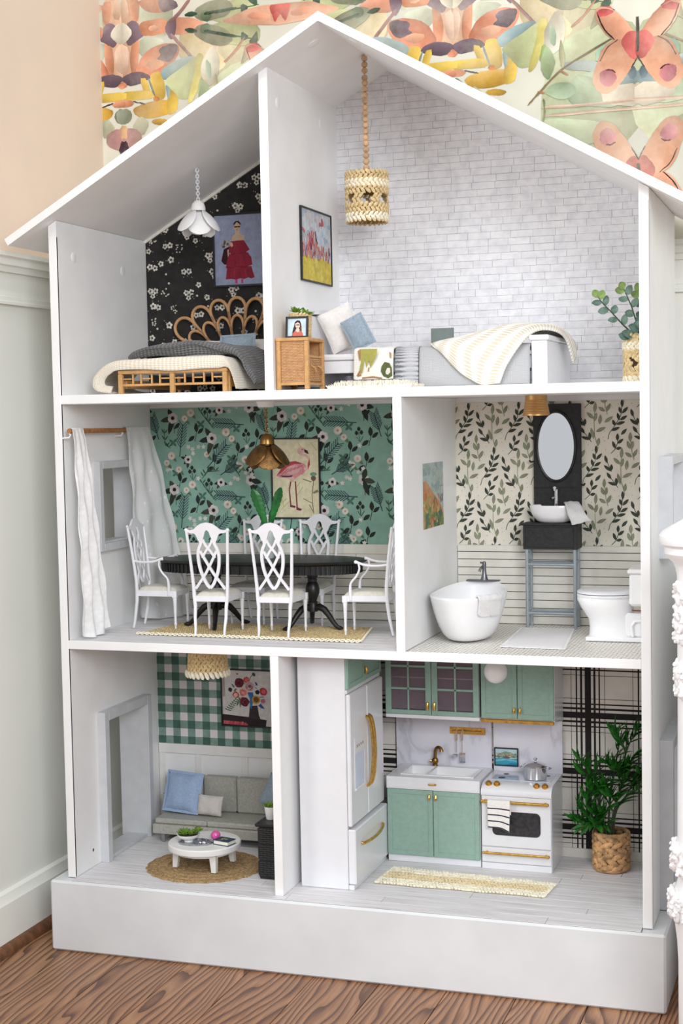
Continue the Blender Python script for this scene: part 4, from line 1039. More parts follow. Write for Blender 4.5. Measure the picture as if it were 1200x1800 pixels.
# charcoal cable-knit throw
rows = []
for k in range(7):
    y = 0.082+0.027*k; s = 0.004*sin(k*1.7)
    rows.append([(0.106+s, y, 0.8935), (0.118+s, y, 0.902), (0.15, y, 0.908-s*0.3), (0.19, y, 0.912+s*0.4), (0.225, y, 0.913), (0.262, y, 0.909), (0.292, y, 0.901+s*0.3), (0.312, y-0.004, 0.884), (0.327+s*0.4, y-0.010, 0.862), (0.340, y-0.016, 0.842+0.002*k)])
fold = [(a, b-0.004, c-0.007 if a < 0.30 else c-0.003) for a, b, c in rows[0]]; fold2 = [(a, b+0.004, 0.8935 if a < 0.30 else c-0.003) for a, b, c in rows[0]]
rows = [fold2, fold]+rows
rows = [[(x+(0.005 if x > 0.30 else 0), y, z+0.0052) for x, y, z in row] for row in rows]
single(sheet(rows, 46, 80, 0.0030, 9, 11), 'cable_knit_throw', KNITG, (0.22, 0.16, Z1), 'charcoal cable-knit throw bunched across the rattan bed', 'throw', solid=0.004)
tilt = Rx(radians(-22))
single(pillow((0.231, 0.262, 0.917), 0.064, 0.044, 0.017, Rx(radians(-20)) @ Ry(radians(-2)), 3, 0.003), 'cushion', LINENG, (0.231, 0.262, 0.897), 'small dusty blue cushion leaning on the rattan bed headboard', 'pillow')
for xx, lb in ((0.155, 'white pillow at the left under the rattan headboard, mostly behind the charcoal throw'), (0.262, 'white pillow at the right end of the rattan bed beside the blue cushion')):
    single(pillow((xx, 0.298, 0.912), 0.084, 0.046, 0.022, Rx(radians(-24)), int(xx*100)), 'pillow', LINENW, (xx, 0.298, 0.890), lb, 'pillow', 'white pillows on the rattan bed')
flower_lamp('flower_pendant_lamp', 'white flower-shaped pendant lamp on a chain in the bedroom with black paper', None, (0.1978, 0.18, 1.1714), WHITE, WHITE, PLASTW, (0.1972, 0.18, zu(0.1972)), False, 0.0232)

# framed lady print
t, p = framed('framed_fashion_print', 'black framed print of a faceless figure in a red ruffled dress', (0.1555, YP-0.0012, 1.0325), (1, 0, 0), (0, 0, 1), (0, -1, 0), 0.1035, 0.1355, (152, 160, 188), 0.0035, 0.005)
def TT(x, y): return ((x-150)/950, 1-(y-180)/1385)
def tp(pts, c): p.poly([TT(*q) for q in pts], c)
SK, DR, DR2 = (214, 186, 160), (150, 42, 62), (122, 30, 52)
tp([(330, 850), (440, 800), (470, 830), (430, 960), (400, 1160), (330, 1150), (275, 1080)], (58, 24, 34)); p.stroke([TT(490, 610), TT(485, 720), TT(440, 850)], 0.012, (110, 24, 40))
for k, (x, y) in enumerate(((390, 690), (345, 740), (300, 770), (410, 750), (370, 780), (330, 800), (440, 780), (350, 700))): p.blob(*TT(x, y), 0.028, [(196, 180, 150), (90, 84, 84), (176, 150, 130), (80, 96, 70)][k % 4], k, 9, 0.3, 0.02)
tp([(560, 450), (650, 450), (655, 560), (735, 600), (745, 700), (480, 700), (490, 610), (560, 560)], SK); p.ell(*TT(600, 400), 0.075, 0.078, SK); 
p.poly([TT(*q) for q in ((525, 400), (535, 340), (580, 300), (630, 300), (670, 345), (678, 400), (655, 370), (600, 320), (550, 370))], (46, 34, 30)); tp([(535, 405), (668, 405), (655, 432), (610, 425), (560, 434)], (30, 26, 28)); tp([(588, 470), (612, 470), (600, 492)], (150, 40, 50))
tp([(470, 700), (600, 690), (730, 690), (770, 760), (840, 880), (760, 930), (620, 950), (470, 960), (425, 880)], DR); tp([(430, 950), (560, 960), (700, 940), (800, 930), (870, 1040), (885, 1180), (760, 1220), (600, 1225), (470, 1220), (360, 1225), (390, 1080)], DR)
tp([(385, 1225), (560, 1232), (720, 1225), (870, 1225), (900, 1340), (925, 1430), (860, 1455), (800, 1430), (720, 1460), (640, 1440), (560, 1465), (470, 1445), (355, 1450)], DR)
for q in (((480, 960), (620, 945), (770, 925)), ((380, 1225), (600, 1222), (870, 1215)), ((620, 1250), (640, 1340), (620, 1440)), ((700, 760), (640, 860), (680, 930)), ((520, 1060), (560, 1120), (540, 1200)), ((730, 980), (720, 1080), (760, 1180)), ((450, 1290), (430, 1380), (450, 1440)), ((790, 1250), (800, 1350), (840, 1430))): p.stroke([TT(*k) for k in q], 0.010, DR2)
for q in (((560, 760), (540, 880)), ((650, 1020), (660, 1180)), ((540, 1260), (520, 1430)), ((740, 1270), (760, 1420))): p.stroke([TT(*k) for k in q], 0.012, (176, 58, 78))
for x in (540, 655): tp([(x, 1460), (x+48, 1455), (x+44, 1540), (x+6, 1540)], (214, 66, 130))
tp([(600, 1465), (650, 1465), (645, 1540), (605, 1540)], (190, 186, 208)); tp([(400, 870), (425, 850), (425, 960), (410, 1020)], SK); tp([(445, 720), (500, 720), (520, 790), (480, 815), (450, 770)], (226, 180, 160))
p.done()

# ------------------------------------------------------------------ right bedroom
wb = thing('white_bed', 'white wooden bed along the brick wall with panelled headboard', 'bed', (0.61, 0.21, Z1))
g = G().box(0.4040, 0.4240, 0.103, 0.332, 0.838, 0.958, 0.001); P(g, 'headboard', PLASTL, wb)
P(G().ribbon([(0.4165, 0.098+0.239*k/10, 0.962+0.0045*sin(pi*k/10)) for k in range(11)], 0.028, 0.0075, (0, 0, 1)), 'headboard_cap', PLASTL, wb)
for y in (0.112, 0.30): P(G().box(0.424, 0.80, y, y+0.010, 0.8595, 0.8795, 0.001).box(0.424, 0.80, y-0.0022, y+0.012, 0.8812, 0.8880, 0.0012), 'side_rail', PLASTL, wb)
for x, y in ((0.404, 0.103), (0.404, 0.320), (0.803, 0.110), (0.803, 0.302)): P(G().box(x, x+0.014, y, y+0.012, Z1, 0.862, 0.001), 'leg', PLASTL, wb)
P(G().box(0.8010, 0.8265, 0.106, 0.312, Z1+0.0005, 0.9035, 0.0015), 'footboard', PLASTL, wb)
P(G().box(0.7975, 0.8300, 0.102, 0.316, 0.9030, 0.9115, 0.0025), 'footboard_cap', PLASTL, wb)
P(G().box(0.426, 0.799, 0.116, 0.310, 0.872, 0.8915, 0.004), 'mattress', LINENW, wb)
lean = Rz(radians(78)) @ Rx(radians(26))
single(pillow((0.4475, 0.225, 0.933), 0.075, 0.066, 0.022, Rz(radians(60)) @ Ry(radians(-12)), 5), 'pillow', LINENW, (0.4475, 0.215, 0.893), 'plump white pillow standing against the white headboard, behind the front one', 'pillow', 'white pillows on the white bed')
single(pillow((0.4640, 0.160, 0.9375), 0.060, 0.072, 0.026, Rz(radians(24)) @ Ry(radians(-24)), 6), 'pillow', LINENW, (0.4640, 0.155, 0.893), 'front white pillow on the white bed, next to the rattan nightstand', 'pillow', 'white pillows on the white bed')
single(pillow((0.5005, 0.142, 0.9285), 0.036, 0.052, 0.011, Rz(radians(20)) @ Ry(radians(-27)), 8, 0.002), 'cushion', LINENG, (0.4985, 0.160, 0.893), 'dusty blue cushion leaning on the white pillow of the white bed', 'pillow')
# grey knitted bedspread with a ribbed end
def drape(x0, x1, n, zt, low, y_near=0.1075, wav=0.0012, sd=0):
    r = random.Random(sd); rows = []
    for k in range(n+1):
        x = x0+(x1-x0)*k/n; w = wav*sin(k*2.3+sd)
        rows.append([(x, 0.300, zt-0.004), (x, 0.285, zt), (x, 0.21, zt+0.001+w), (x, 0.14, zt+0.001-w), (x, y_near+0.008, zt-0.0005), (x, y_near, zt-0.006), (x, y_near-0.003+w, zt-0.022), (x, y_near-0.004-w, low+0.014), (x, y_near-0.005+w, low)])
    return rows
bs = thing('grey_bedspread', 'light grey knitted bedspread hanging over the side of the white bed', 'blanket', (0.69, 0.11, Z1))
P(sheet(drape(0.617, 0.7995, 6, 0.8985, Z1+0.0014, 0.1050), 30, 50, 0.0005, 2), 'knitted_cover', KNITL, bs, solid=0.0022)
P(sheet(drape(0.5765, 0.6160, 3, 0.8990, Z1+0.0017, 0.1048), 12, 60, 0.0003, 4), 'ribbed_end', KNITR, bs, solid=0.0028, label='grey end of deep horizontal ribs')
ft = thing('patterned_throw', 'white throw with olive and rust pattern over the side of the white bed', 'throw', (0.542, 0.11, Z1))
P(sheet(drape(0.5055, 0.5735, 4, 0.8995, 0.8478, 0.1035, 0.0010, 3), 24, 50, 0.0009, 6), 'woven_cloth', knit('white_loop_weave', (246, 243, 235), (232, 227, 216), 22, 14, 0.35, 0.0008), ft, solid=0.0028)
p = Print((0.5058, 0.0965, 0.8480), (0.0675, 0, 0), (0, 0, 0.0500), [(0, 0), (1, 0), (1, 1), (0, 1)], (0, -1, 0), 4e-6)
OL, RU, DGR = (176, 172, 92), (176, 132, 92), (98, 108, 66)
p.poly([(0.16, 1.0), (0.62, 1.0), (0.60, 0.80), (0.44, 0.36), (0.40, 0.62), (0.33, 0.38), (0.30, 0.70), (0.22, 0.20), (0.14, 0.22), (0.20, 0.60)], OL)
p.poly([(0.12, 0.95), (0.20, 1.0), (0.20, 0.75), (0.16, 0.60)], RU); p.stroke([(0.18, 0.30), (0.10, 0.12), (0.20, 0.16)], 0.05, RU); p.stroke([(0.22, 0.05), (0.50, 0.08), (0.72, 0.03)], 0.05, RU); p.stroke([(0.40, 0.40), (0.38, 0.26)], 0.03, RU)
p.poly([(0.72, 0.42), (0.80, 0.56), (0.92, 0.52), (0.98, 0.36), (0.99, 0.10), (0.88, 0.02), (0.76, 0.10), (0.70, 0.26)], DGR); p.poly([(0.82, 0.24), (0.86, 0.36), (0.93, 0.36), (0.94, 0.22), (0.88, 0.14), (0.83, 0.16)], (238, 234, 224)); p.poly([(0.92, 0.90), (0.98, 0.84), (0.97, 0.66), (0.93, 0.72)], (190, 160, 120))
P(p.g, 'woven_pattern', PRINT, ft, smooth=False)
rows = [[(.637, .104, .9045), (.662, .0965, .880), (.700, .0955, .846), (.723, .0950, .8355), (.752, .0950, .8355)],
        [(.643, .118, .9065), (.668, .102, .9035), (.697, .0945, .888), (.733, .0940, .874), (.765, .0945, .866)],
        [(.663, .150, .911), (.693, .138, .918), (.727, .122, .918), (.765, .104, .911), (.788, .0965, .899)],
        [(.695, .20, .914), (.724, .19, .926), (.758, .172, .934), (.793, .146, .931), (.810, .114, .920)],
        [(.75, .25, .917), (.775, .24, .930), (.80, .22, .933), (.827, .192, .9275), (.836, .150, .9185)],
        [(.80, .285, .916), (.817, .275, .922), (.832, .25, .921), (.839, .225, .9155), (.842, .19, .906)],
        [(.834, .300, .910), (.840, .287, .904), (.845, .268, .893), (.848, .246, .880), (.848, .224, .870)]]
single(sheet(rows, 60, 48, 0.0016, 12, 8), 'cream_knit_throw', KNITW, (0.74, 0.11, Z1), 'chunky cream knitted throw tossed over the bedspread and white footboard', 'throw', solid=0.003)
# laptop on the bed
lp = thing('laptop', 'grey-green closed-back laptop screen standing on the bed by the brick wall', 'laptop', (0.618, 0.24, 0.8985))
P(G().box(0.5975, 0.6375, 0.222, 0.2495, 0.9030, 0.9048, 0.0006), 'keyboard_base', M('laptop_shell', (118, 130, 126), 0.5, 0.3, var=0.06), lp)
P(G().box(0.5975, 0.6378, 0.2500, 0.2522, 0.9040, 0.9365, 0.0008), 'screen_lid', lp.children[0].data.materials[0], lp)
# shaggy rug under the bed
g = G(); r = random.Random(31)
g.box(0.486, 0.627, 0.018, 0.094, Z1, Z1+0.004, 0.0015)
for _ in range(900):
    x, y = r.uniform(0.485, 0.628), r.uniform(0.017, 0.095)
    e = min((x-0.485)/0.02, (0.628-x)/0.02, 1); h = 0.0045+0.0085*max(0.15, e)*r.uniform(0.75, 1.1)
    dx, dy = r.uniform(-0.004, 0.004), r.uniform(-0.005, 0.003)
    g.add([(x-0.0016, y, Z1+0.003), (x+0.0016, y, Z1+0.003), (x, y+0.0018, Z1+0.003), (x+dx, y+dy, Z1+h)], [(0, 1, 3), (1, 2, 3), (2, 0, 3)])
o = single(g, 'shaggy_rug', M('cream_fleece', (238, 232, 216), 0.95, var=0.06, sheen=0.3), (0.556, 0.056, Z1), 'cream shaggy rug lying beside the white bed', 'rug', smooth=False)

# nightstand
ns = thing('rattan_nightstand', 'rattan nightstand with woven side, open shelf and one drawer', 'nightstand', (0.431, 0.048, Z1))
nx0, nx1, ny0, ny1, nz1 = 0.4035, 0.4590, 0.008, 0.088, 0.9160
for x in (nx0, nx1-0.0075):
    for y in (ny0, ny1-0.0075): P(G().box(x, x+0.0075, y, y+0.0075, Z1, nz1-0.0055, 0.0010), 'leg', BAMBOO, ns)
P(G().box(nx0-0.0008, nx1+0.0008, ny0-0.0008, ny1+0.0008, nz1-0.0060, nz1, 0.0014), 'top', BAMBOO, ns)
P(G().box(nx0+0.007, nx1-0.007, ny0+0.0008, ny0+0.0065, 0.8395, 0.8440, 0.0008).box(nx0+0.0008, nx0+0.006, ny0+0.007, ny1-0.007, 0.8395, 0.8440, 0.0008).box(nx1-0.0065, nx1-0.0008, ny0+0.007, ny1-0.007, 0.8395, 0.8440, 0.0008), 'bottom_rail', BAMBOO, ns)
def weave(axis, a0, a1, z0, z1, c, na, nz, g, out):
    """basket weave: alternate short bars over and under upright canes"""
    da, dz = (a1-a0)/na, (z1-z0)/nz
    for i in range(nz):
        for k in range(na):
            over = (i+k) % 2; d = c+out*(0.0009 if over else 0.0002); a, z = a0+da*(k+0.5), z0+dz*(i+0.5)
            if axis == 'x': g.ball((a, d, z), (da*0.60, 0.0007, dz*0.42), 6, 4)
            else: g.ball((d, a, z), (0.0007, da*0.60, dz*0.42), 6, 4)
    return g
P(weave('x', nx0+0.0078, nx1-0.0078, 0.845, 0.9095, ny0+0.0035, 10, 26, G().box(nx0+0.0075, nx1-0.0075, ny0+0.0036, ny0+0.0046, 0.844, 0.910), -1), 'woven_panel', RATTAN, ns, kind='stuff')
P(G().box(nx0+0.0075, nx1-0.0075, ny1-0.0046, ny1-0.0036, 0.844, 0.910).box(nx0+0.002, nx0+0.003, ny0+0.007, ny1-0.007, 0.844, 0.910), 'back_panel', RATTAN, ns)
P(G().box(nx0+0.003, nx1-0.002, ny0+0.005, ny1-0.005, 0.8835, 0.8875, 0.0006), 'shelf', BAMBOO, ns)
dw = P(weave('y', ny0+0.0085, ny1-0.0085, 0.8465, 0.8820, nx1-0.0035, 12, 13, G().box(nx1-0.020, nx1-0.0036, ny0+0.008, ny1-0.008, 0.8455, 0.8830), 1), 'drawer', RATTAN, ns, kind='stuff')
for y in (0.032, 0.064): P(G().tube([(nx1-0.003, y-0.003, 0.871), (nx1+0.003, y-0.002, 0.868), (nx1+0.004, y+0.001, 0.861), (nx1+0.001, y+0.004, 0.858)], 0.0012, 7), 'handle', BAMBOO, dw)
# photo on the nightstand
t, p = framed('framed_portrait', 'small black framed portrait of a dark-haired girl, standing on the nightstand', (0.4150, 0.026, nz1), (1, 0, 0), (0, 0.10, 0.995), (0, -0.995, 0.10), 0.0385, 0.0350, (196, 216, 226), 0.0032, 0.0035)
def q_(x, y): return ((x-188)/240, 1-(y-315)/225)
p.poly([q_(*k) for k in ((268, 420), (280, 360), (310, 338), (345, 345), (362, 390), (372, 470), (350, 505), (330, 450), (300, 440), (275, 500), (245, 505))], (70, 50, 46))
p.poly([q_(*k) for k in ((285, 380), (318, 362), (345, 385), (345, 425), (320, 445), (290, 425))], (240, 222, 206)); p.poly([q_(*k) for k in ((305, 440), (335, 440), (345, 470), (318, 490), (292, 470))], (238, 216, 198))
p.poly([q_(*k) for k in ((240, 540), (250, 495), (290, 475), (320, 492), (350, 475), (380, 500), (392, 540))], (222, 118, 104)); p.rect(*q_(298, 404), *q_(342, 392), (50, 44, 50)); p.stroke([q_(310, 428), q_(326, 428)], 0.03, (190, 70, 80)); p.stroke([q_(268, 430), q_(258, 500)], 0.05, (52, 40, 38)); p.stroke([q_(358, 430), q_(366, 500)], 0.05, (150, 110, 70))
p.done()
# succulent in a crocheted pot behind it
sp = thing('potted_succulent', 'green spiky succulent in a crocheted raffia pot on the nightstand', 'plant', (0.4285, 0.058, nz1))
P(stitches(G().lathe([(0.0150, 0), (0.0160, 0.034), (0.0135, 0.034), (0.013, 0.030)], 20, (0.4285, 0.058, nz1)), (0.4285, 0.058, nz1), 0.0160, 0.0172, 0.0035, 0.0415, 8, 18, 0.0052, 0.7, seed=3), 'crochet_pot', RAFFIA, sp, kind='stuff')
P(G().tube([(0.4285, 0.058, nz1+0.028), (0.4270, 0.055, nz1+0.046)], 0.0028, 8), 'stem', STEM, sp)
def blade(base, dirv, L, w, th=0.3, bend=0.2, n=6):
    """a pointed leaf with a keel and a droop"""
    b, d = Vector(base), Vector(dirv).normalized(); sd = d.cross(Vector((0, 0, 1)))
    if sd.length < 1e-3: sd = Vector((1, 0, 0))
    sd.normalize(); nn = sd.cross(d).normalized(); g = G(); vs = []; fs = []
    for i in range(n+1):
        t = i/n; c = b+d*(L*t)-Vector((0, 0, 1))*(bend*L*t*t); ww = w/2*(sin(pi*(0.08+0.92*t)**0.8) if t < 1 else 0.02)
        vs += [c-sd*ww, c+nn*(-ww*th), c+sd*ww]
    for i in range(n):
        a = 3*i; fs += [(a, a+1, a+4, a+3), (a+1, a+2, a+5, a+4)]
    g.add(vs, fs); return g
r = random.Random(5)
for k in range(22):
    a = k*2.4; el = r.uniform(0.1, 0.9); off = (0.006 if k > 12 else 0); cx = 0.4240+(0.016 if k > 12 else 0)
    P(blade((cx, 0.053, nz1+0.044-off*0.6), (cos(a)*cos(el), sin(a)*cos(el), sin(el)), r.uniform(0.010, 0.017), 0.0056, 0.5, 0.1), 'leaf', SUCC, sp, solid=0.0008)

# bead lamp
bl = thing('bead_pendant_lamp', 'pendant lamp of wooden beads with a crocheted raffia shade by the brick wall', 'lamp', (0.5, 0.205, ZR))
tpt, bpt = Vector((0.5, 0.205, 1.398)), Vector((0.5003, 0.205, 1.205)); n = 19
for k in range(n):
    c = tpt+(bpt-tpt)*((k+0.45)/n); 
    if k == 3: c = c+Vector((0, 0, -0.0015))
    P(G().ball(c, (0.0058, 0.0058, 0.0052), 12, 8), 'bead', BEAD, bl)
P(G().tube([tpt+Vector((0, 0, 0.0015)), bpt], 0.0008, 6), 'cord', BAMBOO, bl)
cz = (0.5005, 0.205, 1.117)
hole = lambda i, k: i in (4, 5) and k % 4 in (0, 1)
g = stitches(G(), cz, 0.0345, 0.0352, 0.0, 0.086, 11, 26, 0.0068, 0.75, hole, seed=7)
P(g, 'crochet_shade', RAFFIA, bl, kind='stuff')
g = stitches(G(), cz, 0.0356, 0.0356, 0.0585, 0.0715, 2, 26, 0.0066, 0.75, seed=8); g = stitches(g, cz, 0.0352, 0.0352, 0.002, 0.0150, 2, 26, 0.0066, 0.75, seed=9)
P(g, 'pale_crochet_band', RAFFIAW, bl, kind='stuff')
P(G().lathe([(0.002, 0.0855), (0.033, 0.0845), (0.0345, 0.082), (0.030, 0.081), (0.002, 0.0835)], 24, cz), 'shade_top', RAFFIA, bl)
P(G().lathe([(0.0325, 0.002), (0.0325, 0.028)], 24, cz, cap=False).lathe([(0.0325, 0.052), (0.0325, 0.084)], 24, cz, cap=False), 'shade_lining', JUTE, bl)

# painting on the partition
t, p = framed('framed_abstract_painting', 'black framed abstract painting with yellow field and red strokes on the partition', (X1+T, 0.1365, 1.0195), (0, 1, 0), (0, 0, 1), (1, 0, 0), 0.1575, 0.1255, (200, 208, 216), 0.0028, 0.004)
r = random.Random(17)
for _ in range(60): x, y = r.random(), r.uniform(0.35, 1); p.blob(x, y, r.uniform(0.03, 0.09), r.choice([(190, 204, 220), (206, 210, 216), (176, 196, 214), (214, 208, 214), (196, 200, 206)]), int(x*1e4), 8, 0.4, r.uniform(0.03, 0.08))
p.poly([(0, 0), (1, 0), (1, 0.30), (0.9, 0.36), (0.8, 0.31), (0.7, 0.37), (0.55, 0.33), (0.4, 0.31), (0.25, 0.36), (0.12, 0.33), (0, 0.37)], (224, 204, 92))
for _ in range(60): x, y = r.random(), r.uniform(0.0, 0.3); p.blob(x, y, r.uniform(0.02, 0.07), r.choice([(228, 208, 90), (216, 196, 96), (232, 216, 110), (220, 200, 80)]), int(x*1e4), 8, 0.4, r.uniform(0.02, 0.05))
for _ in range(150):
    x = min(max(r.gauss(0.32, 0.16), 0.03), 0.97) if r.random() < 0.75 else r.uniform(0.55, 0.97); top = 0.70-abs(x-0.32)*0.75 if x < 0.55 else 0.50
    y0 = r.uniform(0.30, max(0.36, top-0.05)); p.stroke([(x, y0), (x+r.uniform(-0.02, 0.02), y0+r.uniform(0.05, 0.13))], r.uniform(0.008, 0.028), r.choice([(214, 130, 106), (206, 96, 96), (190, 80, 100), (226, 164, 130), (198, 150, 176), (150, 110, 160), (226, 190, 190), (176, 70, 80), (232, 206, 180)]))
for q in (((0.45, 0.72), (0.48, 0.62), (0.52, 0.55)), ((0.30, 0.55), (0.31, 0.44)), ((0.40, 0.42), (0.43, 0.38)), ((0.93, 0.47), (0.92, 0.42))): p.stroke(q, 0.022, (70, 50, 80))
for x, y in ((0.70, 0.90), (0.72, 0.86), (0.68, 0.84), (0.05, 0.70), (0.08, 0.68), (0.62, 0.84)): p.blob(x, y, 0.03, (206, 110, 116), int(x*99), 8, 0.4, 0.03)
p.done()

# eucalyptus
ev = thing('potted_eucalyptus', 'eucalyptus sprigs in a tall crocheted raffia vase at the end of the brick room', 'plant', (0.9565, 0.2, Z1))
vc = (0.9565, 0.2, Z1+0.0003)
P(G().lathe([(0.0195, 0.0005), (0.0200, 0.078), (0.017, 0.078), (0.016, 0.06)], 24, vc), 'vase_lining', M('vase_lining_brown', (70, 52, 36), 0.9), ev)  # dark brown lining inside the crochet cover
P(stitches(G(), vc, 0.0208, 0.0215, 0.003, 0.079, 10, 17, 0.0076, 0.8, lambda i, k: i in (3, 4) and k % 3 == 0, seed=13), 'crochet_cover', RAFFIA, ev, kind='stuff')
g = stitches(G(), vc, 0.0216, 0.0216, 0.003, 0.011, 1, 16, 0.0082, 0.8, seed=14); g = stitches(g, vc, 0.0220, 0.0220, 0.055, 0.066, 2, 17, 0.0074, 0.8, seed=15)
P(g, 'pale_crochet_band', RAFFIAW, ev, kind='stuff')
def oval(c, d, nrm, L, w, cup=0.12):
    c, d, nn = Vector(c), Vector(d).normalized(), Vector(nrm); sd = d.cross(nn).normalized(); nn = sd.cross(d).normalized()
    def fn(u, v):
        q = 2*v-1; ww = w/2*sin(pi*min(1, 0.04+0.95*u))**0.62; return c+d*(L*u)+sd*(ww*q)+nn*(cup*w*(q*q)-cup*L*0.5*sin(pi*u)*0.5)
    return G().grid(fn, 7, 6)
sprays = [[(0.957, 0.195, 0.905), (0.935, 0.18, 0.928), (0.918, 0.175, 0.948), (0.905, 0.172, 0.962), (0.898, 0.17, 0.972)],
          [(0.962, 0.197, 0.905), (0.957, 0.185, 0.93), (0.950, 0.18, 0.955), (0.942, 0.178, 0.975), (0.938, 0.177, 0.984)],
          [(0.966, 0.2, 0.905), (0.968, 0.19, 0.935), (0.966, 0.185, 0.96), (0.962, 0.183, 0.978)]]
r = random.Random(3)
for si, sprg in enumerate(sprays):
    P(G().tube(sprg, [0.0015, 0.0013, 0.0011, 0.0009, 0.0007][:len(sprg)], 7), 'stem', STEM, ev)
    m = 9 if si == 0 else 8
    for k in range(m):
        u = 0.12+0.88*k/(m-1); b = Vector(spline(sprg, min(u, 1))); d = Vector(spline(sprg, min(u+0.02, 1)))-Vector(spline(sprg, max(u-0.02, 0)))
        d.normalize(); sg = 1 if k % 2 else -1; sd = Vector((d.z, 0, -d.x))
        dirv = d*0.55+sd*sg*0.9+Vector((0, r.uniform(-0.5, 0.3), 0)) if k < m-1 else d
        P(oval(b, dirv, (r.uniform(-0.4, 0.4), -1, r.uniform(-0.1, 0.6)), r.uniform(0.014, 0.019)*(1.0 if u < 0.8 else 0.85), 0.0125), 'leaf', EUCB if u > 0.8 else EUCA, ev)
for x, y, z, L in ((0.947, 0.18, 0.912, 0.022), (0.956, 0.176, 0.922, 0.020), (0.968, 0.178, 0.925, 0.024), (0.938, 0.178, 0.909, 0.018)):
    P(oval((x+0.008, y, z-0.004), (-0.9, -0.3, 0.3), (0.1, -0.9, 0.5), L, 0.015), 'leaf', EUCA, ev)

# ------------------------------------------------------------------ dining room
E2 = Z2+0.0002
rug = thing('dining_rug', 'natural woven raffia rug with a pale looped front edge under the dining table', 'rug', (0.311, 0.155, E2))
ra, rb, rc, rd = Vector((0.101, 0.086)), Vector((0.518, 0.072)), Vector((0.486, 0.238)), Vector((0.118, 0.240))
def rugp(u, v, z=0.0):
    a = ra+(rb-ra)*u; b = rd+(rc-rd)*u; q = a+(b-a)*v; return (q.x, q.y, E2+z)
g = G(); n = 22
g.add([rugp(0, 0.03, 0.0004), rugp(1, 0.03, 0.0004), rugp(1, 1, 0.0004), rugp(0, 1, 0.0004)], [(0, 1, 2, 3)])
r = random.Random(41)
for i in range(30):
    v = 0.05+0.95*(i+0.5)/30
    for k in range(86):
        u = (k+0.5+0.5*(i % 2))/86.5; c = rugp(u, v, 0.0011+r.uniform(-0.0002, 0.0003))
        g.ball(c, (0.0029, 0.0017, 0.0010), 5, 3, Rz(radians(35 if i % 2 else -35)+r.uniform(-0.3, 0.3)))
P(g, 'woven_field', M('raffia_field', (212, 190, 144), 0.9, var=0.22, vscale=260), rug, kind='stuff')
g = G()
for k in range(46):
    c = Vector(rugp((k+0.5)/46, 0.002, 0.0030)); pts = []
    for j in range(9): a = 2*pi*j/9; pts.append(c+Vector((0.0040*cos(a), 0.0018*sin(a)-0.001, 0.0016*sin(a+0.5))))
    g.tube(pts, 0.0012, 5, closed=True)
for k in range(16): c = rugp(1.0, 0.03+k/16.5, 0.0022); g.ball(c, (0.0022, 0.0040, 0.0018), 6, 4)
P(g, 'looped_edge', RAFFIAW, rug, kind='stuff', label='pale looped raffia edge')
RT = 0.0027     # rug height under what stands on it

# oval table
tb = thing('dining_table', 'black oval dining table with ribbed apron on two turned pedestals', 'table', (0.287, 0.212, E2+RT))
TC, RX, RY, TZ = (0.287, 0.212), 0.197, 0.082, 0.5385
def oval_band(prof, n=72):
    g = G(); vs = []; fs = []
    for d, z in prof:
        for j in range(n):
            a = 2*pi*j/n; cx, sy = cos(a), sin(a)
            e = 0.80; X = (abs(cx)**e)*(1 if cx >= 0 else -1); Y = (abs(sy)**e)*(1 if sy >= 0 else -1)
            vs.append((TC[0]+(RX-d)*X, TC[1]+(RY-d)*Y, z))
    for i in range(len(prof)-1):
        for j in range(n): fs.append((i*n+j, (i+1)*n+j, (i+1)*n+(j+1) % n, i*n+(j+1) % n))
    fs.append(tuple(range(n))); k = (len(prof)-1)*n; fs.append(tuple(k+n-1-j for j in range(n)))
    g.add(vs, fs); return g
P(oval_band([(0.006, TZ), (0.0015, TZ-0.0006), (0.0, TZ-0.0018), (0.0012, TZ-0.0036), (0.0045, TZ-0.0050), (0.0065, TZ-0.0066), (0.012, TZ-0.0068)]), 'tabletop', BLACK, tb)
g = oval_band([(0.0115, TZ-0.0066), (0.0115, TZ-0.0225), (0.020, TZ-0.0227)])
n = 92
P(g, 'apron', BLACK, tb)
g = G()
for j in range(n):
    a = 2*pi*(j+0.5)/n; e = 0.80; cx, sy = cos(a), sin(a); X = (abs(cx)**e)*(1 if cx >= 0 else -1); Y = (abs(sy)**e)*(1 if sy >= 0 else -1)
    x, y = TC[0]+(RX-0.0108)*X, TC[1]+(RY-0.0108)*Y; g.tube([(x, y, TZ-0.0080), (x, y, TZ-0.0228)], 0.0022, 6)
P(g, 'apron_reeding', BLACK, tb, kind='stuff')
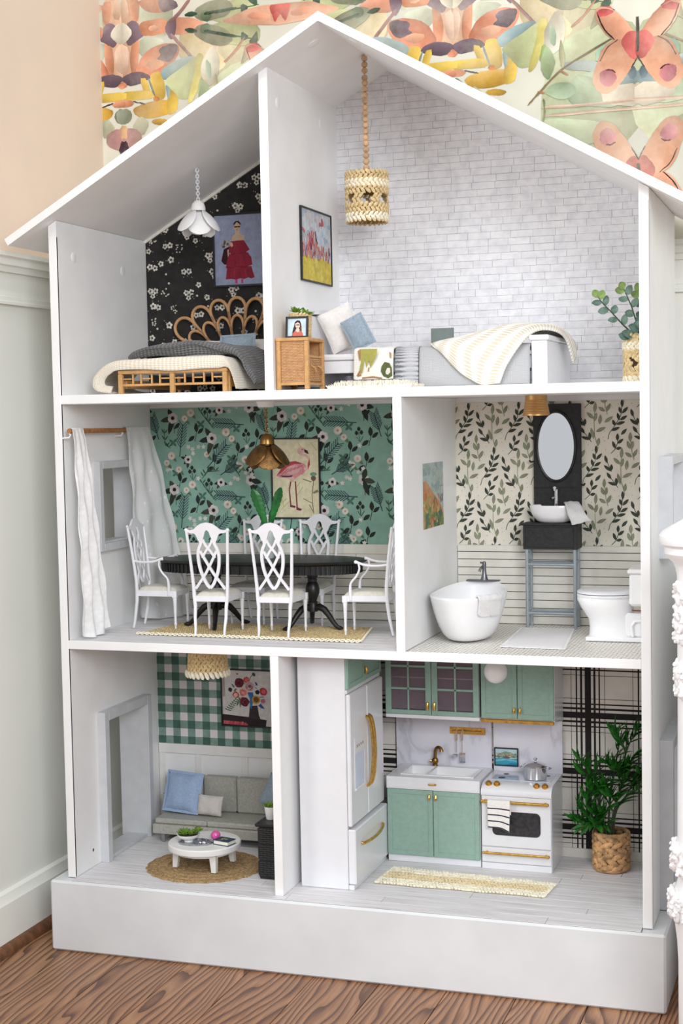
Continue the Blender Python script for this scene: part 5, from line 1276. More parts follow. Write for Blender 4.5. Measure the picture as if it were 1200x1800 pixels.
for (px_, py_), feet in (((0.2065, 0.199), (187, 288, 42)), ((0.3860, 0.209), (231, 346, 112))):
    zb = E2+RT; c = (px_, py_, 0)
    P(G().lathe([(0.010, TZ-0.0226), (0.0095, 0.508), (0.0078, 0.504), (0.0085, 0.502), (0.0078, 0.4985), (0.0105, 0.494), (0.0125, 0.486), (0.0120, 0.478), (0.0085, 0.470), (0.0070, 0.4645), (0.0088, 0.463), (0.0082, 0.460), (0.0095, 0.457), (0.0090, 0.446)], 22, c), 'pedestal', BLACK, tb)
    for an in feet:
        a = radians(an); d = Vector((cos(a), sin(a), 0)); o = Vector((px_, py_, 0))
        pts = [o+d*q+Vector((0, 0, z)) for q, z in ((0.004, 0.452), (0.014, 0.4545), (0.024, 0.4505), (0.034, 0.440), (0.043, 0.4285), (0.050, zb+0.0050), (0.058, zb+0.0032))]
        g = G().tube(pts, [0.0060, 0.0066, 0.0060, 0.0050, 0.0042, 0.0040, 0.0034], 10, flat=((0, 0, 1), 1.0)); g.ball(o+d*0.0555+Vector((0, 0, zb+0.0030)), (0.0075, 0.0044, 0.0029), 10, 6, Rz(a))
        P(g, 'foot', BLACK, tb)

def chair_parts(t, arms=False):
    """chair facing local +y, feet at z 0; parts hang on t"""
    H = 0.183; ws, wt = 0.0300, 0.0372      # half width of the back at seat and at the crest
    def rake(z): return -0.0335-0.013*((z-0.075)/0.11)**1.3 if z > 0.075 else -0.0335-0.010*((0.075-z)/0.075)**1.8
    def at(x, z): return (x, rake(z), z)
    for sg in (-1, 1):
        pts = [at(sg*(0.0265 if z < 0.02 else 0.0282 if z < 0.06 else ws+(wt-ws)*max(0, (z-0.07)/0.11)), z) for z in (0, 0.012, 0.03, 0.05, 0.066, 0.085, 0.11, 0.135, 0.16, 0.181)]
        t0 = t
        g = G().tube(pts, [0.0020, 0.0024, 0.0029, 0.0032, 0.0034, 0.0032, 0.0029, 0.0027, 0.0026, 0.0026], 8); g.ball(at(sg*(wt+0.0006), 0.1825), (0.0034, 0.0026, 0.0030), 8, 6)
        g.obj('rear_leg', PLASTL, t0)
        xf, yf = sg*0.0312, 0.0385
        g = G().lathe([(0.0019, 0), (0.0021, 0.006), (0.0026, 0.0075), (0.0026, 0.010), (0.0020, 0.011), (0.0024, 0.022), (0.0036, 0.050), (0.0042, 0.0545), (0.0036, 0.056)], 12, (xf, yf, 0)); g.box(xf-0.0044, xf+0.0044, yf-0.0044, yf+0.0044, 0.0555, 0.0675, 0.0006)
        g.obj('front_leg', PLASTL, t)
    g = G().box(-0.031, 0.031, 0.0385, 0.0425, 0.058, 0.0675, 0.0006).box(-0.0275, 0.0275, -0.0355, -0.0315, 0.0575, 0.0672, 0.0006)
    for sg in (-1, 1): g.ribbon([(sg*0.0285, -0.033, 0.0625), (sg*0.0325, 0.038, 0.0625)], 0.0098, 0.0036, (1, 0, 0))
    g.obj('seat_rail', PLASTL, t)
    def cush(u, v):
        a, b = 2*u-1, 2*v-1; w = 0.0275+0.0060*(b+1)/2; f = ((1-abs(a)**5)*(1-abs(b)**5))**0.5
        return (w*a, 0.0035+0.0385*b, 0.0665+0.0085*f)
    G().grid(cush, 14, 14).box(-0.027, 0.027, -0.034, 0.041, 0.0655, 0.0668).obj('seat_cushion', SEATC, t, angle=50)
    # crest rail: a yoke outline with a dip at each ear
    top = [(-1, 0.1835), (-0.86, 0.1822), (-0.66, 0.1830), (-0.48, 0.1885), (-0.28, 0.1935), (0, 0.1955), (0.28, 0.1935), (0.48, 0.1885), (0.66, 0.1830), (0.86, 0.1822), (1, 0.1835)]
    bot = [(1, 0.1790), (0.80, 0.1770), (0.62, 0.1765), (0.52, 0.1720), (0.46, 0.1640), (0.24, 0.1640), (0.15, 0.1730), (0.11, 0.1790), (0, 0.1825), (-0.11, 0.1790), (-0.15, 0.1730), (-0.24, 0.1640), (-0.46, 0.1640), (-0.52, 0.1720), (-0.62, 0.1765), (-0.80, 0.1770), (-1, 0.1790)]
    def slab(pairs, th=0.0036):
        g = G()
        for (a, b) in pairs:
            (x0, zt0, zb0), (x1, zt1, zb1) = a, b; q = []
            for dy in (-th/2, th/2): q += [(x0, rake(zb0)+dy, zb0), (x1, rake(zb1)+dy, zb1), (x1, rake(zt1)+dy, zt1), (x0, rake(zt0)+dy, zt0)]
            g.add(q, [(0, 1, 2, 3), (7, 6, 5, 4), (0, 4, 5, 1), (1, 5, 6, 2), (2, 6, 7, 3), (3, 7, 4, 0)])
        return g
    def interp(tab, x):
        tab = sorted(tab)
        for (a, za), (b, zb) in zip(tab[:-1], tab[1:]):
            if a <= x <= b: return za+(zb-za)*((x-a)/(b-a) if b > a else 0)
        return tab[-1][1]
    xs = [-1+2*k/40 for k in range(41)]
    cols = [(x*wt, interp(top, x), interp(bot, x)) for x in xs]
    slab(list(zip(cols[:-1], cols[1:]))).obj('crest_rail', PLASTL, t)
    # pierced splat: two bowed straps and two crossing straps
    g = G()
    for sg in (-1, 1):
        bow = [(0.0125*sg, 0.168), (0.0120*sg, 0.160), (0.0165*sg, 0.150), (0.0188*sg, 0.140), (0.0186*sg, 0.128), (0.0165*sg, 0.114), (0.0125*sg, 0.102), (0.0060*sg, 0.088), (0.0, 0.0815)]
        g.ribbon([at(x, z) for x, z in [spline(bow, k/22) for k in range(23)]], [0.0072]*3+[0.0052]*20, 0.0034, (0, 1, 0.1))
        crs = [(0.0085*sg, 0.166), (0.0040*sg, 0.156), (-0.0040*sg, 0.146), (-0.0115*sg, 0.134)]
        g.ribbon([at(x, z) for x, z in [spline(crs, k/10) for k in range(11)]], 0.0040, 0.0030, (0, 1, 0.1))
        crs = [(0.0150*sg, 0.146), (0.0075*sg, 0.132), (0.0, 0.1185), (-0.0090*sg, 0.104), (-0.0190*sg, 0.0905), (-0.0268*sg, 0.080)]
        g.ribbon([at(x, z) for x, z in [spline(crs, k/18) for k in range(19)]], 0.0044, 0.0032, (0, 1, 0.1))
    g.obj('pierced_splat', PLASTL, t)
    if arms:
        for sg in (-1, 1):
            pts = [(sg*0.0325, rake(0.120)+0.002, 0.1205), (sg*0.0350, -0.020, 0.1190), (sg*0.0362, 0.000, 0.1200), (sg*0.0360, 0.014, 0.1245), (sg*0.0350, 0.0195, 0.1255)]
            G().tube([spline(pts, k/14) for k in range(15)], [0.0022]*11+[0.0026, 0.0030, 0.0031, 0.0026], 8).obj('arm', PLASTL, t)
            pts = [(sg*0.0356, 0.013, 0.1235), (sg*0.0358, 0.0115, 0.113), (sg*0.0358, 0.017, 0.101), (sg*0.0352, 0.0265, 0.090), (sg*0.0340, 0.0285, 0.078), (sg*0.0335, 0.0280, 0.060)]
            G().tube([spline(pts, k/16) for k in range(17)], [0.0019]*11+[0.0022, 0.0024, 0.0026, 0.0027, 0.0027, 0.0027], 8).obj('arm_support', PLASTL, t)
ch = thing('dining_chair', 'white lattice-back dining chair in front of the table, the left of the two nearest', 'chair', (0.2395, 0.1275, E2+RT), radians(3), 'white dining chairs')
chair_parts(ch)
def put(src, loc, rz, label):
    c = copy_tree(src); c.location = loc; c.rotation_euler = (0, 0, rz); c['label'] = label; return c
put(ch, (0.3560, 0.1310, E2+RT), radians(2), 'white lattice-back dining chair in front of the table, the right of the two nearest')
put(ch, (0.2460, 0.2860, E2+0.0006), radians(180), 'white dining chair behind the table beside the potted banana plant')
put(ch, (0.3580, 0.2860, E2+0.0006), radians(180), 'white dining chair behind the table under the flamingo picture')
ac = thing('dining_armchair', 'white lattice-back armchair at the left end of the table by the window', 'chair', (0.106, 0.180, E2+RT), radians(-86), 'white dining armchairs')
chair_parts(ac, True)
put(ac, (0.5060, 0.172, E2+RT), radians(94), 'white lattice-back armchair at the right end of the table, partly behind the partition')

# potted banana leaves on the table
bp = thing('potted_banana_plant', 'small white pot with two broad green banana leaves on the dining table', 'plant', (0.303, 0.212, TZ+0.0002))
P(G().lathe([(0.0095, 0), (0.0105, 0.002), (0.0135, 0.050), (0.0140, 0.056), (0.0125, 0.056), (0.0120, 0.050)], 24, (0.303, 0.212, TZ+0.0002)), 'pot', M('pale_aqua_pot', (214, 224, 220), 0.3, var=0.03, coat=0.3), bp)
P(G().lathe([(0.0121, 0.0), (0.0121, 0.002)], 20, (0.303, 0.212, TZ+0.046)), 'soil', SOIL, bp)
def banana(base, top, w, side, lean):
    b, e = Vector(base), Vector(top); d = e-b; L = d.length; sd = Vector(side).normalized()
    def fn(u, v):
        q = 2*v-1; ww = w/2*min(1, 0.30+1.1*u)*(1-max(0, (u-0.80)/0.20)**2*0.85)*(1-0.14*(1 if (u*9) % 1 < 0.16 and u > 0.25 else 0))
        c = b+d*u+Vector(lean)*(u*u*0.012)
        return c+sd*(ww*q)+Vector((0, -1, 0))*(-0.0030*abs(q))
    return G().grid(fn, 36, 8)
P(banana((0.301, 0.208, TZ+0.050), (0.288, 0.196, 0.664), 0.0200, (1, 0.15, 0.1), (-0.5, 0, 0)), 'leaf', LEAFD, bp, solid=0.0008, angle=60)
P(banana((0.306, 0.210, TZ+0.050), (0.326, 0.200, 0.665), 0.0155, (0.88, 0.2, -0.4), (0.6, 0, 0)), 'leaf', LEAFD, bp, solid=0.0008, angle=60)
P(banana((0.303, 0.215, TZ+0.048), (0.309, 0.214, 0.628), 0.010, (0.8, 0.5, 0), (0.2, 0, 0)), 'leaf', LEAFD, bp, solid=0.0008, angle=60)

flower_lamp('brass_flower_pendant_lamp', 'hammered brass flower-shaped pendant lamp hanging over the dining table', None, (0.3215, 0.17, 0.7610), BRASS, BRASSP, BRASSP, (0.3205, 0.17, Z1-T1), True, 0.0262)

# flamingo picture
t, p = framed('framed_flamingo_print', 'black framed print of a pink flamingo on teal floral wallpaper', (0.2620, YP-0.0012, 0.6000), (1, 0, 0), (0, 0, 1), (0, -1, 0), 0.0965, 0.1500, (228, 220, 186), 0.0026, 0.004)
def F(x, y): return ((x-285)/328, 1-(y-305)/520)
def fp(pts, c): p.poly([F(*q) for q in pts], c)
def fs(pts, w, c): p.stroke([F(*q) for q in pts], w, c)
for a in ((300, 770, 380, 700), (320, 770, 345, 690), (350, 765, 410, 710), (330, 770, 310, 720), (440, 640, 480, 590), (455, 680, 500, 620), (560, 330, 600, 380), (470, 330, 490, 360), (360, 760, 350, 700)): fs([(a[0], a[1]), (a[2], a[3])], 0.012, (206, 204, 140))
fs([(570, 800), (562, 680), (575, 580)], 0.016, (136, 132, 100)); p.ell(*F(574, 565), 0.055, 0.035, (120, 96, 84)); p.ell(*F(574, 538), 0.075, 0.026, (126, 168, 142)); fp([(565, 660), (600, 640), (610, 655), (575, 668)], (140, 136, 110)); fs([(500, 570), (560, 590)], 0.014, (150, 140, 120)); fs([(570, 790), (540, 740)], 0.014, (160, 140, 110)); fs([(500, 700), (560, 730)], 0.012, (170, 150, 110))
LEG, PK1, PK2, RD1 = (150, 74, 84), (226, 160, 160), (240, 196, 190), (196, 78, 92)
fs([(415, 580), (402, 640), (410, 745)], 0.030, LEG); fs([(446, 585), (450, 660), (455, 765)], 0.030, LEG); fp([(405, 740), (445, 750), (440, 762), (405, 756)], (130, 60, 70)); fp([(448, 755), (490, 770), (478, 782), (450, 775)], (130, 60, 70))
fp([(312, 548), (340, 510), (390, 465), (440, 450), (490, 460), (520, 475), (530, 500), (510, 530), (470, 550), (430, 580), (400, 565), (340, 560)], PK1); fp([(312, 546), (350, 495), (400, 455), (450, 450), (500, 468), (440, 470), (390, 490), (345, 530)], RD1); fp([(390, 490), (440, 478), (490, 490), (470, 525), (420, 540), (380, 530)], (234, 186, 184)); fp([(330, 545), (400, 548), (430, 543), (420, 556), (360, 556)], (70, 70, 84)); fp([(400, 560), (440, 556), (438, 590), (412, 588)], PK2)
fp([(505, 500), (532, 480), (540, 440), (520, 420), (490, 415), (470, 400), (462, 380), (475, 362), (500, 358), (520, 366), (525, 385), (510, 392), (500, 400), (525, 405), (550, 425), (552, 470), (540, 505), (520, 520)], PK2); fp([(536, 470), (550, 430), (552, 475), (535, 510)], RD1); fp([(512, 372), (535, 380), (545, 405), (530, 400), (515, 392)], (70, 58, 50)); p.ell(*F(500, 374), 0.012, 0.008, (90, 60, 50)); fs([(480, 470), (505, 500), (495, 540)], 0.02, (214, 130, 134))
for k in range(5): fs([(350+k*28, 540-k*10), (400+k*26, 500-k*6)], 0.012, (206, 120, 130))
p.done()

# curtains and rod
rd_ = thing('curtain_rod', 'wooden curtain rod above the dining window', 'curtain rod', (0.028, 0.11, 0.7715))
P(G().tube([(0.0275, 0.002, 0.7722), (0.0275, 0.250, 0.7700)], 0.0042, 14), 'rod', M('stained_dowel', (176, 118, 66), 0.5, var=0.25, vscale=120), rd_)
for y in (0.0025, 0.196): P(G().tube([(T+0.0003, y, 0.7600), (0.0275, y, 0.7610), (0.0305, y, 0.7660), (0.0275, y+0.0003, 0.7668)], 0.0016, 8), 'bracket', WHITE, rd_)
def curtain(name, label, top, bot, folds, amp, mat, x0):
    """hanging cloth: top (y0, y1, z), bottom list of (y, z, dx) along the hem"""
    y0, y1, zt = top
    def fn(u, v):
        t = 1-u; hb = spline(bot, v)
        yb, zb, dx = hb; e = u**0.85
        y = (y0+(y1-y0)*v)*(1-e)+yb*e
        z = zt+(zb-zt)*u
        s = amp*min(1, u*5)*(0.5+0.7*u)*sin(2*pi*folds*v+1.5*u)+min(1, u*5)*0.0018*sin(23*u+9*v)
        if u < 0.06:        # the rod pocket
            a = pi*(u/0.06)-pi/2; return (0.0275+0.0056*sin(a), y0+(y1-y0)*v, 0.7713+0.0056*cos(a))
        return (x0+s+dx*e, y, z)
    g = G().grid(fn, 66, 60)
    return single(g, name, mat, (x0, (y0+y1)/2, bot[0][1]), label, 'curtain')
curtain('lace_curtain', 'white lace curtain panel at the front end of the rod', (0.0055, 0.045, 0.7768), [(0.005, 0.428, 0.006), (0.020, 0.418, 0.008), (0.040, 0.4155, 0.010), (0.060, 0.417, 0.012), (0.080, 0.420, 0.010), (0.098, 0.4255, 0.006)], 3, 0.0045, LACE, 0.0335)
curtain('voile_curtain', 'sheer dotted white curtain panel drawn to the back corner of the dining room', (0.207, 0.300, 0.7765), [(0.235, 0.425, 0.002), (0.250, 0.420, 0.010), (0.272, 0.4165, 0.024), (0.300, 0.416, 0.042), (0.322, 0.417, 0.056), (0.336, 0.420, 0.062)], 3, 0.0030, VOILE, 0.0325)

# ------------------------------------------------------------------ bathroom
BX = Z2+0.0002
# freestanding tub, long axis into the room
tub = thing('bathtub', 'white freestanding oval bathtub in the bathroom', 'bathtub', (0.681, 0.158, BX))
TCX, TCY = 0.6810, 0.158
def tub_pt(a, q, inset=0.0, z_bias=0.0):
    """q 0 at the foot, 1 at the rim; a the angle; -90 degrees faces the front"""
    f = 0.40+0.60*min(1, max(0, q))**0.40 if q > 0 else 0.40
    rx = (0.0625-inset)*f; front = sin(a) < 0
    ry = (0.0960-inset)*(0.44+0.56*q**0.40 if q > 0 else 0.44)
    lift = 0.074+0.0120*max(0.0, sin(a))**1.5+0.0015*max(0.0, -sin(a))
    return (TCX+rx*cos(a)+0.0*q, TCY+ry*sin(a), BX+0.0012+lift*q+z_bias)
prof = [(0.0, 0), (0.012, 0), (0.04, 0), (0.09, 0), (0.16, 0), (0.3, 0), (0.45, 0), (0.6, 0), (0.75, 0), (0.88, 0), (0.96, 0), (1.0, 0.0004), (1.012, 0.0016), (1.0, 0.0034), (0.9, 0.0046), (0.7, 0.0056), (0.5, 0.0066), (0.3, 0.0080), (0.15, 0.0120)]
n = 56; g = G(); vs = []; fs = []
for q, ins in prof:
    for j in range(n): vs.append(tub_pt(2*pi*j/n, q, ins))
for i in range(len(prof)-1):
    for j in range(n): fs.append((i*n+j, i*n+(j+1) % n, (i+1)*n+(j+1) % n, (i+1)*n+j))
fs.append(tuple(range(n-1, -1, -1))); k = (len(prof)-1)*n; fs.append(tuple(k+j for j in range(n)))
g.add(vs, fs)
P(g, 'basin', CERAM, tub, angle=60)
fy = 0.2460; fz = 0.5005
P(G().box(0.6560, 0.7140, fy-0.006, fy+0.006, fz, fz+0.0022, 0.0009), 'faucet_deck', PEWTER, tub)
fx = 0.6870
P(G().lathe([(0.0070, 0), (0.0058, 0.003), (0.0040, 0.010), (0.0032, 0.019), (0.0036, 0.027), (0.0030, 0.031), (0.001, 0.032)], 16, (fx, fy, fz+0.0020)), 'faucet_body', PEWTER, tub)
P(G().tube([(fx, fy, fz+0.0235), (fx-0.003, fy-0.003, fz+0.0245), (fx-0.0055, fy-0.006, fz+0.021), (fx-0.0065, fy-0.007, fz+0.0165)], [0.0022, 0.0022, 0.0021, 0.0024], 10), 'spout', PEWTER, tub)
P(G().tube([(fx, fy, fz+0.031), (fx-0.0045, fy-0.003, fz+0.0318)], [0.0014, 0.0012], 8).ball((fx-0.0048, fy-0.003, fz+0.0318), 0.0019, 8, 6), 'lever', PEWTER, tub)
# towel over the tub rim
a0 = radians(-38)
def tubside(a, q, off): p_ = tub_pt(a, q); d = Vector((cos(a), sin(a), 0)); return (p_[0]+d.x*off, p_[1]+d.y*off, p_[2])
rows = []
for k, q in enumerate((0.60, 0.66, 0.80, 0.92, 1.0)):
    rows.append([tubside(radians(an+(5 if k == 0 else 0)), q, 0.0042+0.0008*sin(k*2+an)) for an in (-56, -48, -40, -32, -25, -20)])
rows.append([(tub_pt(radians(an), 1.0, 0.0016)[0], tub_pt(radians(an), 1.0, 0.0016)[1], tub_pt(radians(an), 1.0)[2]+0.0048) for an in (-58, -50, -41, -33, -26, -21)])
rows.append([(tub_pt(radians(an), 0.93, 0.0108)[0], tub_pt(radians(an), 0.93, 0.0108)[1], tub_pt(radians(an), 0.93)[2]) for an in (-57, -50, -41, -33, -26, -21)])
single(sheet(rows, 26, 30, 0.0008, 4, 8), 'hand_towel', TERRY, (0.715, 0.125, 0.46), 'white towel folded over the bathtub rim', 'towel', solid=0.0030)
g = G()

# vanity
vn = thing('bathroom_vanity', 'black wooden vanity with oval mirror, vessel basin and grey metal legs', 'vanity', (0.792, 0.318, BX))
VX0, VX1, VY0, VY1, VZ0, VZ1 = 0.7455, 0.8400, 0.2930, 0.3395, 0.5515, 0.5965
for x in (VX0+0.0055, VX1-0.0055):
    for y in (VY0+0.0055, VY1-0.0050): P(G().tube([(x, y, BX), (x, y, VZ0)], 0.0031, 12), 'leg', STEELP, vn)
for z in (0.4395, 0.5250):
    for y in (VY0+0.0055, VY1-0.0050): P(G().tube([(VX0+0.0055, y, z), (VX1-0.0055, y, z)], 0.0026, 10), 'stretcher', STEELP, vn)
    for x in (VX0+0.0055, VX1-0.0055): P(G().tube([(x, VY0+0.0055, z+0.004), (x, VY1-0.0050, z+0.004)], 0.0024, 10), 'stretcher', STEELP, vn)
P(G().box(VX0, VX1, VY0, VY1, VZ0, VZ1-0.003, 0.0008), 'cabinet', BLACKW, vn)
P(G().box(VX0+0.005, VX1-0.007, VY0-0.0012, VY0, VZ0+0.004, VZ1-0.007, 0.0006), 'drawer_front', BLACKW, vn)
P(G().box(VX0-0.0030, VX1+0.0020, VY0-0.0030, VY1, VZ1-0.0035, VZ1, 0.0009), 'top', BLACKW, vn)
P(G().box(0.7575, 0.8410, 0.3335, 0.3390, VZ1, 0.8025, 0.0008), 'back_board', BLACKW, vn)
P(G().box(0.7575, 0.8410, 0.3325, 0.3337, 0.6555, 0.6575, 0.0003), 'groove_strip', BLACK, vn)
mc = Vector((0.7975, 0.3325, 0.7285))
fr_ = []
for j in range(48): a = 2*pi*j/48; fr_.append((mc.x+0.0335*cos(a), mc.y, mc.z+0.0605*sin(a)))
P(G().tube(fr_, 0.0026, 8, closed=True), 'mirror_frame', BLACK, vn)
P(G().add and G().prism([(mc.x+0.0322*cos(2*pi*j/48), mc.z+0.0592*sin(2*pi*j/48)) for j in range(48)], mc.y-0.0008, mc.y+0.0008, 'y'), 'mirror', MIRROR, vn, smooth=False)
for x, z in ((0.7575, 0.7020), (0.8410, 0.6610)):
    sg = -1 if x < 0.8 else 1
    P(G().tube([(x, 0.3330, z), (x+sg*0.005, 0.3300, z), (x+sg*0.0065, 0.329, z+0.003)], 0.0017, 8), 'towel_hook', BLACK, vn)
bc = (0.7945, 0.3165, VZ1)
P(G().lathe([(0.021, 0), (0.0285, 0.003), (0.0350, 0.010), (0.0390, 0.0180), (0.0415, 0.0290), (0.0405, 0.0305), (0.0390, 0.0295), (0.0370, 0.0190), (0.030, 0.009), (0.015, 0.005), (0.001, 0.0045)], 40, bc, 1.0, 0.56), 'basin', CERAM, vn, angle=60)
fx, fy = 0.7975, 0.3355
P(G().tube([(fx, 0.3300, VZ1+0.018), (fx, 0.3300, 0.6560)], [0.0036, 0.0034], 14).tube([(fx, 0.3315, 0.6550), (fx-0.001, 0.3200, 0.6565)], [0.0032, 0.0028], 12).tube([(fx-0.001, 0.3205, 0.6570), (fx-0.001, 0.3205, 0.6515)], 0.0021, 10), 'faucet', CHROME, vn)
P(G().tube([(fx-0.002, 0.3290, 0.640), (fx-0.0075, 0.3260, 0.638)], [0.0024, 0.0026], 10), 'lever', CHROME, vn)
# waffle towel on the basin
rows = []
base = [((0.812, 0.322, 0.6305), (0.826, 0.3145, 0.633), (0.842, 0.306, 0.6325)),
        ((0.815, 0.312, 0.6315), (0.830, 0.302, 0.6310), (0.848, 0.294, 0.6260)),
        ((0.819, 0.296, 0.6300), (0.838, 0.285, 0.618), (0.857, 0.281, 0.614)),
        ((0.826, 0.2840, 0.613), (0.844, 0.2780, 0.606), (0.866, 0.279, 0.604)),
        ((0.833, 0.2845, 0.5975), (0.850, 0.278, 0.594), (0.868, 0.279, 0.598))]
base[4] = ((0.8335, 0.2830, 0.5955), (0.850, 0.277, 0.5995), (0.8685, 0.280, 0.6050))
single(sheet([list(b) for b in base], 26, 22, 0.0006, 2, 8), 'waffle_towel', knit('waffle_weave', (248, 247, 247), (226, 225, 226), 9, 9, 0.6, 0.0015), (0.842, 0.295, 0.60), 'white waffle towel hanging over the right of the vanity basin', 'towel', solid=0.0026)

# toilet, side-on with its tank at the right
to = thing('toilet', 'white toilet standing side-on by the right wall of the bathroom', 'toilet', (0.915, 0.19, BX))
cy = 0.196
def oval_loft(secs, n=36):
    """sections (cx, cy, rx, ry, z) joined"""
    g = G(); vs = []; fs = []
    for (cx_, cy_, rx, ry, z) in secs:
        for j in range(n): vs.append((cx_+rx*cos(2*pi*j/n), cy_+ry*sin(2*pi*j/n), z))
    for i in range(len(secs)-1):
        for j in range(n): fs.append((i*n+j, i*n+(j+1) % n, (i+1)*n+(j+1) % n, (i+1)*n+j))
    fs.append(tuple(range(n-1, -1, -1))); k = (len(secs)-1)*n; fs.append(tuple(k+j for j in range(n))); g.add(vs, fs); return g
P(oval_loft([(0.917, cy, 0.042, 0.030, BX+0.006), (0.915, cy, 0.039, 0.029, BX+0.02), (0.913, cy, 0.0385, 0.030, BX+0.034), (0.908, cy, 0.0405, 0.034, BX+0.044), (0.904, cy, 0.0435, 0.0395, BX+0.056), (0.902, cy, 0.046, 0.042, BX+0.066), (0.902, cy, 0.0455, 0.0415, BX+0.071)]), 'bowl', CERAM, to, angle=60)
g = G().box(0.874, 0.972, cy-0.034, cy+0.034, BX+0.0004, BX+0.0075, 0.0015)
P(g, 'foot', CERAM, to)
P(G().box(0.935, 0.966, cy-0.024, cy+0.024, BX+0.006, BX+0.046, 0.004), 'trap_housing', CERAM, to)
P(G().tube([(0.950, cy-0.0255, BX+0.008), (0.948, cy-0.0255, BX+0.026), (0.953, cy-0.0255, BX+0.0335), (0.963, cy-0.0255, BX+0.0345)], 0.0024, 8), 'trap_moulding', CERAM, to)
P(oval_loft([(0.9030, cy, 0.0468, 0.0425, BX+0.0712), (0.903, cy, 0.0472, 0.043, BX+0.0735), (0.903, cy, 0.0465, 0.0424, BX+0.0755)]), 'seat', PLASTW, to, angle=50)
P(oval_loft([(0.9035, cy, 0.0472, 0.0428, BX+0.0768), (0.9035, cy, 0.0472, 0.0428, BX+0.0800), (0.9035, cy, 0.0440, 0.040, BX+0.0818), (0.9035, cy, 0.030, 0.028, BX+0.0826)]), 'lid', PLASTW, to, angle=50)
P(G().box(0.930, 0.9465, cy-0.020, cy+0.020, BX+0.060, BX+0.080, 0.002), 'hinge_block', CERAM, to)
P(G().box(0.9465, 0.9722, cy-0.042, cy+0.042, BX+0.060, BX+0.1130, 0.004), 'tank', CERAM, to)
P(G().box(0.9440, 0.9724, cy-0.0445, cy+0.0445, BX+0.1130, BX+0.1200, 0.0022), 'tank_lid', CERAM, to)
P(G().tube([(0.9520, cy-0.0425, BX+0.0545), (0.9520, cy-0.0470, BX+0.0545), (0.9700, cy-0.0478, BX+0.0540)], 0.0011, 8), 'supply_pipe', M('copper_pipe', (120, 60, 50), 0.4, 0.8), to)

# bath mat
def mat_pt(u, v, z=0):
    a, b, c, d = Vector((0.7535, 0.0740)), Vector((0.8560, 0.0700)), Vector((0.8330, 0.2900)), Vector((0.7420, 0.2860))
    p0 = a+(b-a)*u; p1 = d+(c-d)*u; q = p0+(p1-p0)*v; return (q.x, q.y, BX+z)
g = G().grid(lambda u, v: mat_pt(u, v, 0.0030+0.0005*sin(40*u)*sin(60*v)-0.0024*(1 if u in (0, 1) or v in (0, 1) else 0)), 20, 28)
g.grid(lambda u, v: mat_pt(u, 1-v, 0.0002), 2, 2)
r = random.Random(6)
for k in range(60):
    for (u, v) in ((k/59, 0), (k/59, 1), (0, k/59), (1, k/59)):
        c = mat_pt(u, v, 0.0014); g.ball((c[0]+r.uniform(-.0006, .0006), c[1]+r.uniform(-.0006, .0006), c[2]), (0.0019, 0.0021, 0.0013), 5, 3)
single(g, 'bath_mat', TERRY, (0.797, 0.18, BX), 'white terry bath mat on the dotted bathroom floor', 'bath mat')
# little cone ceiling lamp
cl = thing('brass_ceiling_lamp', 'ribbed brass cone lamp on the bathroom ceiling', 'lamp', (0.7995, 0.15, Z1-T1-0.0002))
prof = [(0.0178, -0.0004)]
for k in range(12): z = -0.0012-0.0026*k; q = 0.0174+0.0044*(k/11)**1.6; prof += [(q+0.00035, z), (q, z-0.0013)]
prof += [(0.0222, -0.0335), (0.0205, -0.0335), (0.016, -0.004)]
P(G().lathe(prof, 40, (0.7995, 0.15, Z1-T1-0.0002)), 'shade', M('ribbed_brass', (206, 160, 104), 0.38, 0.85, var=0.08), cl)
# unframed landscape on the partition
t, p = framed('abstract_landscape_print', 'small unframed abstract landscape of orange cliff and grey sky above the bathtub', (X2+T, 0.1175, 0.5985), (0, 1, 0), (0, 0, 1), (1, 0, 0), 0.1300, 0.1090, (178, 194, 190), 0.0, 0.0010)
r = random.Random(23)
for _ in range(60): x, y = r.random(), r.uniform(0.35, 1); p.blob(x, y, r.uniform(0.05, 0.14), r.choice([(172, 192, 190), (190, 202, 196), (160, 182, 184), (200, 206, 200), (178, 196, 186)]), int(x*1e4), 9, 0.4, r.uniform(0.04, 0.09))
p.poly([(0, 0), (1, 0), (1, 0.22), (0.75, 0.40), (0.45, 0.55), (0.28, 0.66), (0.12, 0.74), (0, 0.72)], (206, 158, 116))
for _ in range(90):
    x = r.random(); y = r.uniform(0, max(0.1, 0.62-0.5*x)); p.blob(x, y, r.uniform(0.03, 0.09), r.choice([(214, 150, 104), (204, 176, 120), (150, 160, 96), (120, 146, 104), (226, 190, 140), (178, 168, 100), (196, 128, 96)] if y > 0.25 else [(112, 140, 96), (140, 156, 96), (96, 128, 108), (172, 170, 100), (86, 116, 92)]), int(x*1e4), 8, 0.45, r.uniform(0.02, 0.07))
for k in range(24): x = r.uniform(0.05, 0.95); y = r.uniform(0.05, 0.5); p.stroke([(x, y), (x+r.uniform(-.1, .1), y+r.uniform(.02, .12))], 0.03, r.choice([(236, 200, 150), (214, 110, 80), (92, 120, 120), (188, 180, 110)]))
p.done()

